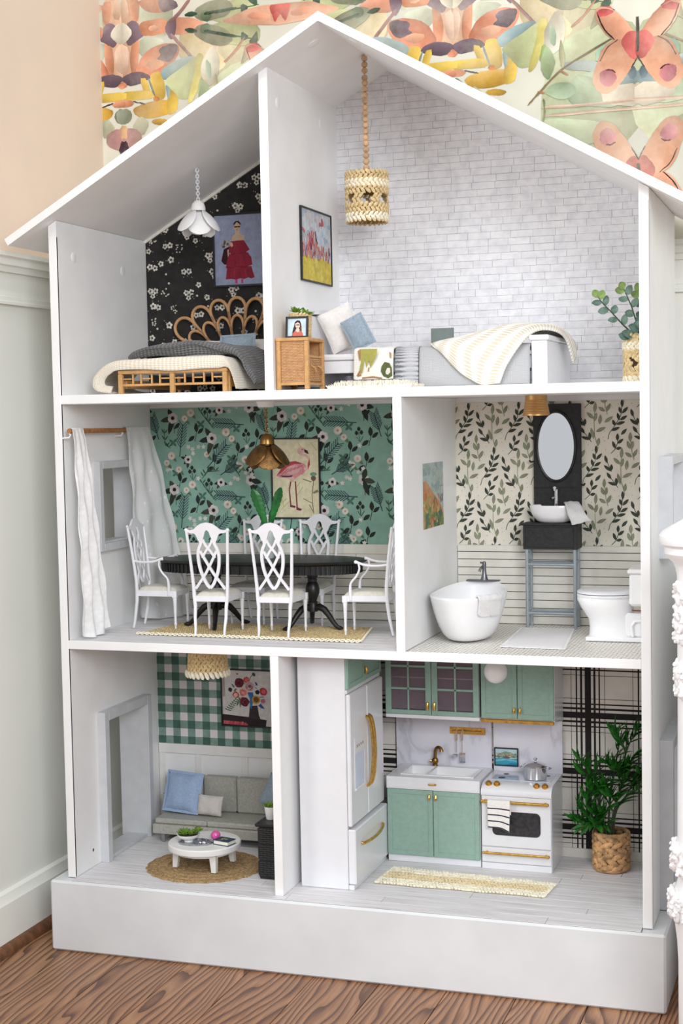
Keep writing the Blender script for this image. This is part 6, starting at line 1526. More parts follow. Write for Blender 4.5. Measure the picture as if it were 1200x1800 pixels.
# ------------------------------------------------------------------ living room
F0 = 0.0002
sf = thing('sofa', 'low grey three-seat sofa against the panelled wall', 'sofa', (0.20, 0.28, F0))
SX0, SX1 = 0.0490, 0.3600
P(G().box(SX0, SX1, 0.2350, 0.3300, 0.0165, 0.0345, 0.0012), 'base_frame', SOFA, sf)
for x0, x1 in ((SX0+0.003, 0.157), (0.1575, 0.261), (0.2615, SX1-0.002)): P(G().box(x0, x1, 0.2385, 0.3150, 0.0346, 0.0450, 0.0028), 'seat_cushion', SOFA, sf)
for x0, x1 in ((0.0560, 0.1210), (0.1220, 0.1890), (0.1900, 0.2570), (0.2580, SX1-0.004)): P(G().box(x0, x1, 0.3060, 0.3280, 0.0452, 0.1120, 0.0035), 'back_cushion', SOFA, sf)
P(G().box(0.0400, 0.0620, 0.2950, 0.3300, 0.0300, 0.0760, 0.0015), 'arm_block', SOFA, sf)
for x, y in ((0.068, 0.2420), (0.068, 0.3180), (0.342, 0.2420), (0.342, 0.3180)): P(G().box(x-0.0035, x+0.0035, y-0.002, y+0.002, F0, 0.0168, 0.0005), 'leg', M('sofa_leg', (150, 150, 146), 0.4, 0.4), sf)
P(G().box(0.0665, 0.0695, 0.244, 0.316, 0.0004, 0.0030), 'leg_rail', sf.children[-1].data.materials[0], sf)
bk_ = Rz(radians(-4)) @ Rx(radians(-16))
single(pillow((0.0895, 0.2860, 0.0850), 0.072, 0.070, 0.020, Rz(radians(-6)) @ Rx(radians(-17)) @ Ry(radians(2)), 2, 0.0035), 'cushion', LINENB, (0.0885, 0.2905, 0.046), 'large square blue linen cushion at the left of the grey sofa', 'pillow')
single(pillow((0.1500, 0.2730, 0.0665), 0.053, 0.0375, 0.019, Rz(radians(-5)) @ Rx(radians(-14)) @ Ry(radians(1)), 4), 'cushion', TEXT_G, (0.1480, 0.2800, 0.046), 'small pale grey nubbly cushion beside the large blue one on the sofa', 'pillow')
single(pillow((0.2870, 0.2780, 0.0905), 0.072, 0.062, 0.020, Rz(radians(-16)) @ Ry(radians(24)) @ Rx(radians(-10)), 7), 'cushion', LINENG, (0.2870, 0.2860, 0.046), 'blue cushion at the right end of the sofa, half hidden by the partition', 'pillow')

# jute doily rug
g = G(); JC = (0.2060, 0.1200); n = 160; JR = 0.1030
def scal(a, R): return R*(1+0.030*abs(sin(a*12)))
rings = []
vs = [(JC[0], JC[1], F0+0.0012)]; fs = []
for i, q in enumerate((0.2, 0.45, 0.7, 0.9, 0.985, 1.0)):
    for j in range(n):
        a = 2*pi*j/n; R = scal(a, JR)*q if q > 0.6 else JR*q; vs.append((JC[0]+R*cos(a), JC[1]+0.93*R*sin(a), F0+(0.0012 if q < 0.99 else 0.0)))
for j in range(n): fs.append((0, 1+j, 1+(j+1) % n))
for i in range(5):
    for j in range(n): fs.append((1+i*n+j, 1+(i+1)*n+j, 1+(i+1)*n+(j+1) % n, 1+i*n+(j+1) % n))
g.add(vs, fs)
for R0, cnt, ln in ((0.020, 10, 0.010), (0.040, 18, 0.010), (0.058, 24, 0.009), (0.076, 24, 0.010), (0.092, 48, 0.006)):
    for k in range(cnt):
        a = 2*pi*(k+0.5)/cnt; g.ball((JC[0]+R0*cos(a), JC[1]+0.93*R0*sin(a), F0+0.0012), (ln*0.5, 0.0021, 0.0009), 6, 3, Rz(a))
for R0 in (0.030, 0.050, 0.067, 0.085, 0.100):
    g.tube([(JC[0]+scal(2*pi*j/72, R0)*cos(2*pi*j/72) if R0 > 0.09 else JC[0]+R0*cos(2*pi*j/72), JC[1]+0.93*(scal(2*pi*j/72, R0) if R0 > 0.09 else R0)*sin(2*pi*j/72), F0+0.0012) for j in range(72)], 0.0012, 5, closed=True)
single(g, 'jute_doily_rug', JUTE, (JC[0], JC[1], F0), 'round scalloped jute doily rug under the coffee table', 'rug')

# coffee table
JT = F0+0.0031
ct = thing('coffee_table', 'round white coffee table with tapered legs on the jute rug', 'coffee table', (0.2065, 0.1200, JT))
cc = (0.2065, 0.1190, 0)
P(G().lathe([(0.0610, 0.0345), (0.0635, 0.0355), (0.0640, 0.0375), (0.0640, 0.0445), (0.0625, 0.0462), (0.058, 0.0466)], 48, cc), 'tabletop', M('white_resin', (234, 233, 231), 0.4, var=0.02), ct)
P(G().lathe([(0.0520, 0.0290), (0.0530, 0.0350)], 40, cc), 'apron', ct.children[0].data.materials[0], ct)
for an in (-152, -48, 40, 130):
    a = radians(an); x, y = cc[0]+0.0480*cos(a), cc[1]+0.0480*sin(a); q = G()
    o0, o1 = 0.0062, 0.0042; vs = []
    for z, s, dx in ((JT, o1, 0.0035), (0.0352, o0, 0)):
        for sx_, sy_ in ((-1, -1), (1, -1), (1, 1), (-1, 1)): vs.append((x+dx*cos(a)+sx_*s, y+dx*sin(a)+sy_*s, z))
    q.add(vs, [(3, 2, 1, 0), (4, 5, 6, 7), (0, 1, 5, 4), (1, 2, 6, 5), (2, 3, 7, 6), (3, 0, 4, 7)])
    P(q, 'leg', ct.children[0].data.materials[0], ct, smooth=False)
CT = 0.0469
tr = thing('silver_tray', 'small silver tray on the white coffee table', 'tray', (0.2020, 0.100, CT))
TM = M('silver_plate', (196, 198, 204), 0.18, 1.0, var=0.12, vscale=200, bump=(320, 0.6, 0.0015))
def tray_o(k): return [(0.1975+0.0280*k*cos(a)*(1+0.05*abs(sin(5*a)))*1.0+0.004*sin(a), 0.1010+0.0190*k*sin(a)*(1+0.05*abs(sin(5*a)))) for a in [2*pi*j/60 for j in range(60)]]
P(G().prism(tray_o(0.92), CT, CT+0.0010, 'z'), 'plate', TM, tr)
g = G().tube([(x, y, CT+0.0016) for x, y in tray_o(1.0)], 0.0013, 6, closed=True)
for (x, y) in tray_o(1.0)[::3]: g.ball((x, y, CT+0.0018), 0.0018, 6, 4)
P(g, 'ornate_rim', TM, tr)
P(G().ball((0.2170, 0.0925, CT+0.0042), (0.0042, 0.003, 0.0030), 8, 6).ball((0.2100, 0.0930, CT+0.0036), (0.0030, 0.003, 0.0024), 8, 6), 'ornament', CHROME, tr)
bw = thing('succulent_bowl', 'white footed bowl of green succulents on the silver tray', 'plant', (0.1830, 0.1035, CT+0.0012))
b0 = (0.1830, 0.1035, CT+0.0012)
P(G().lathe([(0.0080, 0), (0.0075, 0.002), (0.0120, 0.0045), (0.0185, 0.0090), (0.0205, 0.0135), (0.0195, 0.0135), (0.017, 0.0100), (0.005, 0.0070)], 32, b0), 'bowl', CERAM, bw)
P(G().lathe([(0.0165, 0.0105), (0.010, 0.0125), (0.001, 0.013)], 20, b0), 'soil', SOIL, bw)
r = random.Random(8)
def rosette(par, c, R, rings_, mat):
    for i, (m, el) in enumerate(rings_):
        for k in range(m):
            a = 2*pi*k/m+0.5*i; P(blade(c, (cos(a)*cos(el), sin(a)*cos(el), sin(el)), R*(1-0.14*i), R*0.55, 0.45, -0.15), 'leaf', mat, par, solid=0.0007)
rosette(bw, (0.1740, 0.1050, b0[2]+0.0110), 0.0145, ((9, 0.25), (8, 0.7), (6, 1.1)), SUCC)
rosette(bw, (0.1865, 0.1060, b0[2]+0.0115), 0.0115, ((8, 0.3), (7, 0.8), (5, 1.15)), SUCC)
P(G().tube([(0.1960, 0.1075, b0[2]+0.010), (0.1990, 0.1070, b0[2]+0.0190)], 0.0016, 6), 'stem', STEM, bw)
rosette(bw, (0.1990, 0.1070, b0[2]+0.0180), 0.0105, ((8, 0.2), (7, 0.75), (5, 1.15)), SUCC)
bl_ = single(G().ball((0.2250, 0.1260, CT+0.0085), (0.0088, 0.0088, 0.0083), 20, 14), 'pink_ball', M('pink_glass', (226, 92, 168), 0.15, var=0.1, coat=0.5), (0.2250, 0.1260, CT), 'small glossy pink ball on the coffee table behind the tray', 'ornament')
bo = thing('book', 'small navy book with gold emblem on the coffee table', 'book', (0.2495, 0.1080, CT), radians(-14))
NAVY = M('navy_cover', (22, 60, 84), 0.5, var=0.08)
G().box(-0.0155, 0.0150, -0.0115, 0.0115, 0.0009, 0.0074, 0.0004).obj('pages', M('page_edges', (232, 228, 216), 0.8), bo)
G().box(-0.0160, 0.0160, -0.0122, 0.0122, 0.0002, 0.0011, 0.0003).box(-0.0160, 0.0160, -0.0122, 0.0122, 0.0072, 0.0082, 0.0003).box(-0.0162, -0.0150, -0.0122, 0.0122, 0.0002, 0.0082, 0.0003).obj('cover', NAVY, bo)
p = Print((-0.0160, -0.0122, 0.0082), (0.0320, 0, 0), (0, 0.0244, 0), [(0, 0), (1, 0), (1, 1), (0, 1)], (0, 0, 1), 4e-6)
GD = (196, 176, 120)
p.poly([(0.34, 0.20), (0.48, 0.30), (0.46, 0.46), (0.56, 0.40), (0.72, 0.54), (0.60, 0.56), (0.66, 0.76), (0.50, 0.62), (0.36, 0.80), (0.38, 0.58), (0.24, 0.54), (0.38, 0.44)], GD); p.ell(0.5, 0.52, 0.06, 0.07, (22, 60, 84)); p.rect(0.28, 0.10, 0.46, 0.15, GD)
p.obj('cover_print', PRINT, bo)

# black wicker chest
wc = thing('black_wicker_chest', 'black wicker chest of drawers beside the partition in the living room', 'chest', (0.352, 0.118, F0))
CX0, CX1, CY0, CY1, CZ = 0.3265, 0.3825, 0.0780, 0.1600, 0.0905
P(G().box(CX0, CX1, CY0, CY1, 0.0004, CZ, 0.001), 'body', BLACK, wc)
P(G().box(CX0-0.0070, CX1, CY0-0.0020, CY1+0.002, CZ, CZ+0.0058, 0.0015), 'top', BLACK, wc)
for k in range(3):
    z0 = 0.005+0.0285*k
    P(weave('x', CX0+0.001, CX1-0.001, z0, z0+0.0255, CY0-0.0010, 8, 7, G().box(CX0-0.0002, CX1, CY0-0.0012, CY0-0.0002, z0, z0+0.0260, 0.0003), -1), 'side_panel', BLACK, wc, kind='stuff')
    P(G().box(CX0-0.0042, CX0-0.0002, CY0+0.004, CY1-0.004, z0, z0+0.0250, 0.0010), 'drawer', BLACK, wc)
pp = thing('small_white_pot', 'tiny white pot with a green succulent on the black wicker chest', 'plant', (0.3370, 0.110, CZ+0.006))
b0 = (0.3370, 0.110, CZ+0.006)
P(G().lathe([(0.0078, 0), (0.0085, 0.001), (0.0112, 0.0205), (0.0117, 0.0225), (0.0105, 0.0225), (0.010, 0.019), (0.001, 0.019)], 26, b0), 'pot', WHITE, pp)
rosette(pp, (0.3350, 0.1080, b0[2]+0.0205), 0.0125, ((9, 0.3), (7, 0.8), (5, 1.15)), SUCC)

# crocheted shade on the living room ceiling
ls = thing('crochet_ceiling_lamp', 'crocheted raffia drum shade with pale hem on the living room ceiling', 'lamp', (0.2205, 0.12, Z2-T2-0.0002))
c = (0.2205, 0.12, 0.3425)
P(stitches(G(), c, 0.0345, 0.0300, 0.0035, 0.0520, 8, 25, 0.0068, 0.75, seed=21), 'crochet_shade', RAFFIA, ls, kind='stuff')
P(G().lathe([(0.0325, 0.003), (0.0285, 0.0560), (0.001, 0.0562)], 30, c), 'shade_lining', JUTE, ls)
P(stitches(G(), c, 0.0368, 0.0362, -0.001, 0.0075, 1, 26, 0.0080, 0.55, seed=22), 'pale_hem', RAFFIAW, ls, kind='stuff')
P(G().tube([c, (c[0], c[1], c[2]+0.0565)], 0.004, 10), 'stem', BAMBOO, ls)

# bouquet picture
t, p = framed('framed_bouquet_print', 'black framed painting of a bouquet in a dark vase on the gingham wall', (0.1495, YP-0.0012, 0.2035), (1, 0, 0), (0, 0, 1), (0, -1, 0), 0.1040, 0.1105, (214, 210, 208), 0.0026, 0.004)
def B(x, y): return ((x-205)/900, 1-(y-180)/975)
def bpoly(pts, c): p.poly([B(*q) for q in pts], c)
def bst(pts, w, c): p.stroke([B(*q) for q in pts], w/900, c)
r = random.Random(77)
DKV = (54, 48, 50)
bpoly([(205, 965), (690, 1000), (1020, 1040), (1005, 1160), (205, 1160)], DKV); bpoly([(715, 800), (855, 790), (880, 960), (910, 1040), (690, 1010)], (66, 58, 60)); bpoly([(215, 1075), (400, 1085), (560, 1090), (670, 1120), (670, 1155), (215, 1140)], (196, 80, 92)); bpoly([(210, 200), (250, 210), (262, 640), (215, 660)], (196, 176, 176))
for k in range(24): x = r.uniform(215, 640); bst([(x, 1140), (x+14, 1085)], 5, (226, 120, 130))
GL, GL2 = (78, 110, 84), (104, 130, 100)
bst([(300, 910), (360, 820), (430, 720), (500, 640)], 9, GL)
for k in range(7):
    t_ = k/7; x, y = 310+170*t_, 890-220*t_; p.leaf(*B(x, y), *B(x-70+10*k, y-30), 0.022, GL); p.leaf(*B(x, y), *B(x+70, y+10), 0.022, GL)
for q in ((440, 490, 380, 420), (480, 500, 420, 560), (520, 700, 470, 820), (530, 690, 540, 850), (500, 640, 560, 740), (640, 420, 560, 380)): p.leaf(*B(q[0], q[1]), *B(q[2], q[3]), 0.035, GL2)
bst([(720, 360), (740, 290), (790, 240)], 10, (60, 60, 60)); p.blob(*B(800, 240), 0.036, (86, 80, 92), 4, 9, 0.25, 0.033); bst([(820, 470), (890, 510), (960, 470)], 10, (60, 60, 66)); bst([(900, 640), (980, 630)], 10, (60, 80, 70))
bpoly([(670, 560), (780, 560), (790, 640), (770, 760), (740, 860), (715, 800), (720, 680)], (66, 124, 186)); bpoly([(815, 370), (850, 380), (872, 430), (840, 435)], (64, 84, 150)); bpoly([(870, 790), (920, 750), (990, 840), (930, 835)], (60, 92, 166))
def rose(x, y, R, cols):
    for k, c in enumerate(cols):
        q = R*(1-0.2*k); p.blob(*B(x+r.uniform(-6, 6), y+r.uniform(-6, 6)), q/900, c, k+int(x), 12, 0.14, q/975)
    for k in range(7): a = r.uniform(0, 6.28); p.stroke([B(x+R*0.55*cos(a), y+R*0.55*sin(a)), B(x+R*0.6*cos(a+0.9), y+R*0.6*sin(a+0.9))], 0.010, cols[-1])
rose(535, 400, 88, [(120, 52, 66), (96, 40, 54), (140, 64, 78), (84, 34, 46)]); rose(660, 345, 58, [(216, 90, 98), (196, 70, 84), (226, 120, 120)]); rose(715, 460, 86, [(214, 180, 184), (196, 150, 156), (226, 204, 204), (150, 96, 104)]); rose(595, 565, 80, [(240, 190, 184), (226, 120, 124), (206, 84, 92), (240, 170, 160)]); rose(455, 620, 58, [(204, 92, 84), (186, 74, 72), (236, 200, 190)]); rose(625, 740, 86, [(130, 58, 72), (104, 44, 58), (156, 80, 90), (96, 38, 50)]); rose(360, 530, 58, [(232, 228, 226), (214, 210, 212), (50, 50, 56)]); rose(860, 550, 66, [(236, 232, 228), (220, 216, 214), (44, 44, 52)]); rose(835, 680, 74, [(206, 160, 70), (186, 138, 56), (120, 84, 50)]); rose(975, 540, 66, [(206, 72, 92), (186, 58, 80), (226, 110, 120)]); rose(965, 710, 50, [(216, 190, 200), (160, 140, 170), (206, 110, 130)])
bst([(480, 240), (510, 245)], 18, (80, 74, 78))
p.done()

# ------------------------------------------------------------------ kitchen
K0 = 0.0002
def knob_bar(g, c, d, L=0.0085, r=0.0021, up_=(0, 0, 1)):
    """small curved cabinet pull standing off along d"""
    c, d, u = Vector(c), Vector(d), Vector(up_)
    pts = [c-u*L*0.5, c-u*L*0.42+d*0.003, c+d*0.0042, c+u*L*0.42+d*0.003, c+u*L*0.5]
    g.tube(pts, [r*0.7, r, r*1.15, r, r*0.7], 8); return g
def door_x(x0, x1, z0, z1, y, t, parent, pull=None, name='door'):
    """shaker door facing the front: slab, a raised frame, a pull"""
    f = 0.0085; g = G().box(x0, x1, y, y+t, z0, z1, 0.0006)
    g.box(x0+0.0004, x0+f, y-0.0010, y, z0+0.0004, z1-0.0004, 0.0003).box(x1-f, x1-0.0004, y-0.0010, y, z0+0.0004, z1-0.0004, 0.0003).box(x0+f, x1-f, y-0.0010, y, z0+0.0004, z0+f, 0.0003).box(x0+f, x1-f, y-0.0010, y, z1-f, z1-0.0004, 0.0003)
    d = P(g, name, MINT, parent)
    if pull: P(knob_bar(G(), (pull[0], y-0.001, pull[1]), (0, -1, 0)), 'handle', GOLD, d)
    return d
# tall fridge unit, its doors facing right
FX0, FX1, FY0, FY1, FZ = 0.4095, 0.4930, 0.0585, 0.2440, 0.3985
fr = thing('fridge_tower', 'tall white fridge unit with green top cupboard, gold handles and freezer drawer', 'fridge', (0.452, 0.15, K0))
P(G().box(FX0, FX1, FY0, FY1, K0, FZ, 0.0012), 'body', PLASTW, fr)
P(G().box(FX1, 0.4960, FY0+0.001, FY1, 0.3295, 0.3365, 0.0008), 'ledge', PLASTW, fr)
for y0, y1 in ((FY0+0.0005, 0.1520), (0.1530, FY1-0.0005)):
    f = 0.009; g = G().box(FX1+0.0002, 0.4975, y0, y1, 0.3372, 0.3980, 0.0006)
    for (a, b, c, d) in ((y0, y0+f, 0.3372, 0.398), (y1-f, y1, 0.3372, 0.398), (y0+f, y1-f, 0.3372, 0.3372+f), (y0+f, y1-f, 0.398-f, 0.398)): g.box(0.4975, 0.4990, a+0.0004, b-0.0002, c+0.0004, d-0.0004, 0.0004)
    d = P(g, 'cupboard_door', MINT, fr)
    if y0 < 0.1: P(knob_bar(G(), (0.4990, 0.1475, 0.3560), (1, 0, 0), 0.011, 0.0024), 'handle', GOLD, d)
for y0, y1, hy in ((FY0+0.0008, 0.1512, 0.1445), (0.1530, FY1-0.0008, 0.1590)):
    d = P(G().box(FX1+0.0004, 0.5010, y0, y1, 0.1065, 0.3288, 0.0024), 'fridge_door', PLASTW, fr)
    pts = [(0.5012, hy, 0.2770), (0.5060, hy, 0.2735), (0.5105, hy, 0.2550), (0.5130, hy, 0.2170), (0.5105, hy, 0.1790), (0.5060, hy, 0.1605), (0.5012, hy, 0.1570)]
    P(G().tube([spline(pts, k/20) for k in range(21)], 0.0034, 10, flat=((1, 0, 0), 0.7)), 'handle', GOLD, d)
    if y0 < 0.1:
        g = G().box(0.5010, 0.5020, 0.0790, 0.1330, 0.2240, 0.2520, 0.0004); P(g, 'control_panel', PLASTW, d)
        g = G().box(0.5010, 0.5019, 0.0785, 0.0805, 0.1630, 0.2240).box(0.5010, 0.5019, 0.1315, 0.1335, 0.1630, 0.2240).box(0.5010, 0.5035, 0.0805, 0.1315, 0.1630, 0.1668, 0.0008); P(g, 'dispenser_frame', PLASTW, d)
        P(G().box(0.5011, 0.5013, 0.0806, 0.1314, 0.1668, 0.2240), 'dispenser_recess', M('dispenser_recess', (206, 218, 238), 0.4, var=0.03), d)
        for k in range(4): P(G().prism([(0.0905+0.0105*k+0.0014*cos(a), 0.2370+0.0028*sin(a)) for a in [2*pi*j/10 for j in range(10)]], 0.5020, 0.5024, 'x'), 'button', M('taupe_button', (110, 92, 84), 0.6) if k == 0 else bpy.data.materials['taupe_button'], d)
d = P(G().box(FX1+0.0004, 0.5070, FY0+0.0006, FY1-0.0006, 0.0095, 0.1020, 0.0016), 'freezer_drawer', PLASTW, fr)
pts = [(0.5072, 0.0900, 0.0725), (0.5110, 0.0940, 0.0720), (0.5150, 0.1200, 0.0715), (0.5165, 0.1480, 0.0715), (0.5150, 0.1760, 0.0725), (0.5110, 0.2020, 0.0745), (0.5072, 0.2060, 0.0750)]
P(G().tube([spline(pts, k/18) for k in range(19)], 0.0026, 10), 'handle', GOLD, d)
P(G().box(FX1+0.0004, 0.5030, FY0+0.001, FY1-0.0006, K0, 0.0085, 0.0006), 'plinth', PLASTW, fr)

# sink cabinet with counter and marble back
UX0, UX1, UY, UT = 0.5150, 0.6765, 0.2350, 0.1530
UX0 = 0.5085
sk = thing('sink_cabinet', 'green two-door sink cabinet with white counter and marble backsplash', 'cabinet', (0.592, 0.285, K0))
P(G().box(UX0, UX1, UY+0.004, 0.3360, 0.0120, 0.1300), 'carcass', PLASTW, sk)
P(G().box(UX0, UX1, UY+0.0035, 0.3360, K0, 0.0125, 0.0006), 'kick_board', PLASTW, sk)
sx = 0.5925
door_x(UX0+0.0006, sx-0.0005, 0.0132, 0.1312, UY, 0.004, sk, (sx-0.0060, 0.1195)); door_x(sx+0.0005, UX1-0.0006, 0.0132, 0.1312, UY, 0.004, sk, (sx+0.0060, 0.1195))
hx0, hx1, hy0, hy1 = 0.5330, 0.6590, 0.2520, 0.3140
g = G().box(UX0, hx0, UY-0.0015, 0.3360, 0.1320, UT).box(hx1, UX1, UY-0.0015, 0.3360, 0.1320, UT).box(hx0, hx1, UY-0.0015, hy0, 0.1320, UT).box(hx0, hx1, hy1, 0.3360, 0.1320, UT)
P(g, 'countertop', PLASTW, sk)
P(G().box(UX0+0.002, UX1-0.002, UY-0.0026, UY-0.0014, 0.1345, 0.1475, 0.0005), 'drawer_front', PLASTW, sk)
P(G().tube([(sx-0.0065, UY-0.0030, 0.1425), (sx-0.004, UY-0.0055, 0.1428), (sx+0.004, UY-0.0055, 0.1428), (sx+0.0065, UY-0.0030, 0.1425)], 0.0017, 8), 'handle', GOLD, sk)
g = G(); mid = 0.5790; b0 = UT-0.0130; e = 0.0035
for (x0, x1) in ((hx0, mid), (mid, hx1)):
    for q in ((x0, x0+0.0012, hy0, hy1), (x1-0.0012, x1, hy0, hy1), (x0, x1, hy0, hy0+0.0012), (x0, x1, hy1-0.0012, hy1)): g.box(q[0], q[1], q[2], q[3], b0, UT+0.0004)
    g.box(x0, x1, hy0, hy1, b0-0.001, b0)
for q in ((hx0-e, hx0+0.0012, hy0-e, hy1+e), (hx1-0.0012, hx1+e, hy0-e, hy1+e), (hx0, hx1, hy0-e, hy0+0.0012), (hx0, hx1, hy1-0.0012, hy1+e), (mid-0.0018, mid+0.0018, hy0, hy1)): g.box(q[0], q[1], q[2], q[3], UT+0.0002, UT+0.0024, 0.0009)
P(g, 'double_sink', CERAM, sk)
fx, fy, fz = 0.5735, 0.3235, UT+0.0002
P(G().lathe([(0.0050, 0), (0.0056, 0.0015), (0.0040, 0.0045), (0.0062, 0.0090), (0.0056, 0.0135), (0.0036, 0.0160)], 16, (fx, fy, fz)), 'faucet_base', BRASSP, sk)
pts = [(fx, fy, fz+0.014), (fx+0.001, fy-0.001, fz+0.026), (fx+0.003, fy-0.002, fz+0.033), (fx+0.008, fy-0.005, fz+0.0365), (fx+0.0135, fy-0.008, fz+0.034), (fx+0.0145, fy-0.009, fz+0.029)]
P(G().tube([spline(pts, k/16) for k in range(17)], [0.0030]*14+[0.0031, 0.0034, 0.0036], 12), 'spout', BRASSP, sk)
P(G().tube([(fx-0.005, fy, fz+0.0095), (fx-0.0095, fy-0.001, fz+0.0100)], [0.0022, 0.0028], 8), 'lever', BRASSP, sk)
P(G().box(0.4975, 0.6752, 0.3362, 0.3395, 0.1300, 0.2480), 'backsplash', MARBLE, sk)

# glass-fronted wall cupboard
CY_, CB, CTOP = 0.2520, 0.2605, 0.3985
gc = thing('glass_wall_cabinet', 'green wall cupboard with two glazed doors above the sink', 'cabinet', (0.588, 0.295, CB-0.0065))
GX0, GX1 = 0.5030, 0.6735
P(G().box(GX0, GX1, CY_+0.001, 0.3395, CB-0.0065, CB, 0.0008), 'base_board', PLASTW, gc)
P(G().box(GX0, GX0+0.003, CY_+0.0062, 0.3390, CB+0.0004, CTOP).box(GX1-0.003, GX1, CY_+0.0062, 0.3390, CB+0.0004, CTOP).box(GX0+0.003, GX1-0.003, 0.3360, 0.3390, CB+0.0004, CTOP), 'carcass', CABIN, gc)
P(G().box(GX0+0.003, GX1-0.003, CY_+0.008, 0.3358, 0.3245, 0.3265), 'shelf', PLASTW, gc)
gm = 0.5875
for x0, x1, px_ in ((GX0+0.0005, gm-0.0005, gm-0.0062), (gm+0.0005, GX1-0.0005, gm+0.0062)):
    y0, y1 = CY_, CY_+0.005; s_l = 0.0105; r_b = 0.0085
    g = G().box(x0, x0+s_l, y0, y1, CB+0.0006, CTOP-0.0004, 0.0006).box(x1-s_l, x1, y0, y1, CB+0.0006, CTOP-0.0004, 0.0006).box(x0+s_l, x1-s_l, y0, y1, CB+0.0006, CB+r_b, 0.0006).box(x0+s_l, x1-s_l, y0, y1, CTOP-0.011, CTOP-0.0004, 0.0006)
    d = P(g, 'glazed_door', MINT, gc)
    xm = (x0+x1)/2; zb, zt = CB+r_b, CTOP-0.011; h = 0.0398
    P(G().box(xm-0.0017, xm+0.0017, y0+0.0008, y1-0.0012, zb, zt, 0.0004), 'muntin', MINT, d)
    zs_ = [zb, zb+h-0.002, zb+2*h-0.002, zt]
    for zz in zs_[1:3]: P(G().box(x0+s_l, x1-s_l, y0+0.0008, y1-0.0012, zz-0.0019, zz+0.0019, 0.0004), 'muntin', MINT, d)
    for a, b in zip(zs_[:-1], zs_[1:]):
        for p0, p1 in ((x0+s_l, xm-0.0017), (xm+0.0017, x1-s_l)): P(G().box(p0, p1, y0+0.0026, y0+0.0034, a+0.0015, b-0.0015), 'pane', GLASSP, d)
    P(knob_bar(G(), (px_, CY_, CB+0.0165), (0, -1, 0), 0.013, 0.0023), 'handle', GOLD, d)
# plain wall cupboard above the stove
RX0, RX1, RYF = 0.6755, 0.8040, 0.2560
rc = thing('wall_cabinet', 'plain green wall cupboard with gold edge above the stove', 'cabinet', (0.740, 0.298, CB-0.0065))
P(G().box(RX0, RX1, RYF+0.0045, 0.3395, CB-0.0004, CTOP, 0.0006), 'carcass', PLASTW, rc)
P(G().prism([(RYF+0.0045, CB-0.0006), (RYF+0.0045, CB-0.0030), (0.3395, CB-0.0160), (0.3395, CB-0.0006)], RX0+0.0005, RX1, 'x'), 'hood', PLASTW, rc)
P(G().box(RX0+0.0005, RX1-0.0005, RYF-0.0012, RYF+0.0042, CB-0.0080, CB-0.0018, 0.0009), 'gold_edge', GOLD, rc)
rm = 0.7398
door_x(RX0+0.0005, rm-0.0005, CB, CTOP-0.0004, RYF, 0.004, rc, (rm-0.0052, CB+0.0150)); door_x(rm+0.0005, RX1-0.0005, CB, CTOP-0.0004, RYF, 0.004, rc, (rm+0.0052, CB+0.0150))

# stove
st = thing('stove', 'white stove with gold knobs and handles, dark oven window and marble back', 'stove', (0.740, 0.285, K0))
OX0, OX1, OY, OT = 0.6785, 0.8015, 0.2350, 0.1490
P(G().box(OX0, OX1, OY+0.0030, 0.3380, K0, 0.1290, 0.0006), 'body', PLASTW, st)
P(G().prism([(OY+0.0005, 0.1295), (OY-0.0010, 0.1335), (OY+0.0010, 0.1390), (OY+0.0060, 0.1445), (OY+0.0140, 0.1480), (OY+0.0240, OT), (0.3380, OT), (0.3380, 0.1295)], OX0, OX1, 'x'), 'hob', PLASTW, st, angle=50)
P(G().box(OX0+0.010, OX1-0.008, 0.2700, 0.3280, OT, OT+0.0006, 0.0002), 'glass_top', M('pale_glass_top', (214, 222, 236), 0.08, var=0.03, coat=0.6), st)
DARKR = M('dark_burner', (50, 52, 58), 0.3)
for x, y, rr in ((0.7050, 0.2840, 0.0062), (0.7070, 0.3120, 0.0048), (0.7640, 0.290, 0.0150), (0.7800, 0.3150, 0.0048)): P(G().lathe([(rr, OT+0.0006), (rr, OT+0.0009)], 20, (x, y, 0)), 'burner', DARKR, st)
for x in (0.6905, 0.7050, 0.7745, 0.7890):
    c = Vector((x, OY+0.0100, 0.1470)); nrm_ = Vector((0, -0.5, 0.86)).normalized()
    P(G().tube([c-nrm_*0.001, c+nrm_*0.0020, c+nrm_*0.0022, c+nrm_*0.0055, c+nrm_*0.0062], [0.0056, 0.0056, 0.0040, 0.0036, 0.0022], 14), 'knob', GOLD, st)
od = P(G().box(OX0+0.0008, OX1-0.0008, OY-0.0006, OY+0.0028, 0.0405, 0.1285, 0.0010), 'oven_door', PLASTW, st)
def rr_out(x0, x1, z0, z1, R, n=6):
    out = []
    for cx_, cz_, a0 in ((x1-R, z0+R, -90), (x1-R, z1-R, 0), (x0+R, z1-R, 90), (x0+R, z0+R, 180)):
        for k in range(n+1): a = radians(a0+90*k/n); out.append((cx_+R*cos(a), cz_+R*sin(a)))
    return out
P(G().prism(rr_out(0.6985, 0.7825, 0.0610, 0.1030, 0.0085), OY-0.0014, OY-0.0004, 'y'), 'oven_window', M('dark_oven_glass', (52, 52, 56), 0.22, var=0.25, vscale=160), od, smooth=False)
def bar_handle(z, x0, x1, par, r=0.0026):
    y = OY-0.0075; g = G().tube([(x0, y, z), (x1, y, z)], r, 12)
    for x in (x0+0.004, x1-0.004): g.tube([(x, OY-0.0004, z), (x, y, z)], [r*1.1, r], 10)
    for x, s in ((x0, -1), (x1, 1)): g.ball((x+s*0.0006, y, z), (0.0022, r*1.25, r*1.25), 10, 6)
    return P(g, 'handle', GOLD, par)
bar_handle(0.1205, OX0+0.0040, OX1-0.0060, od)
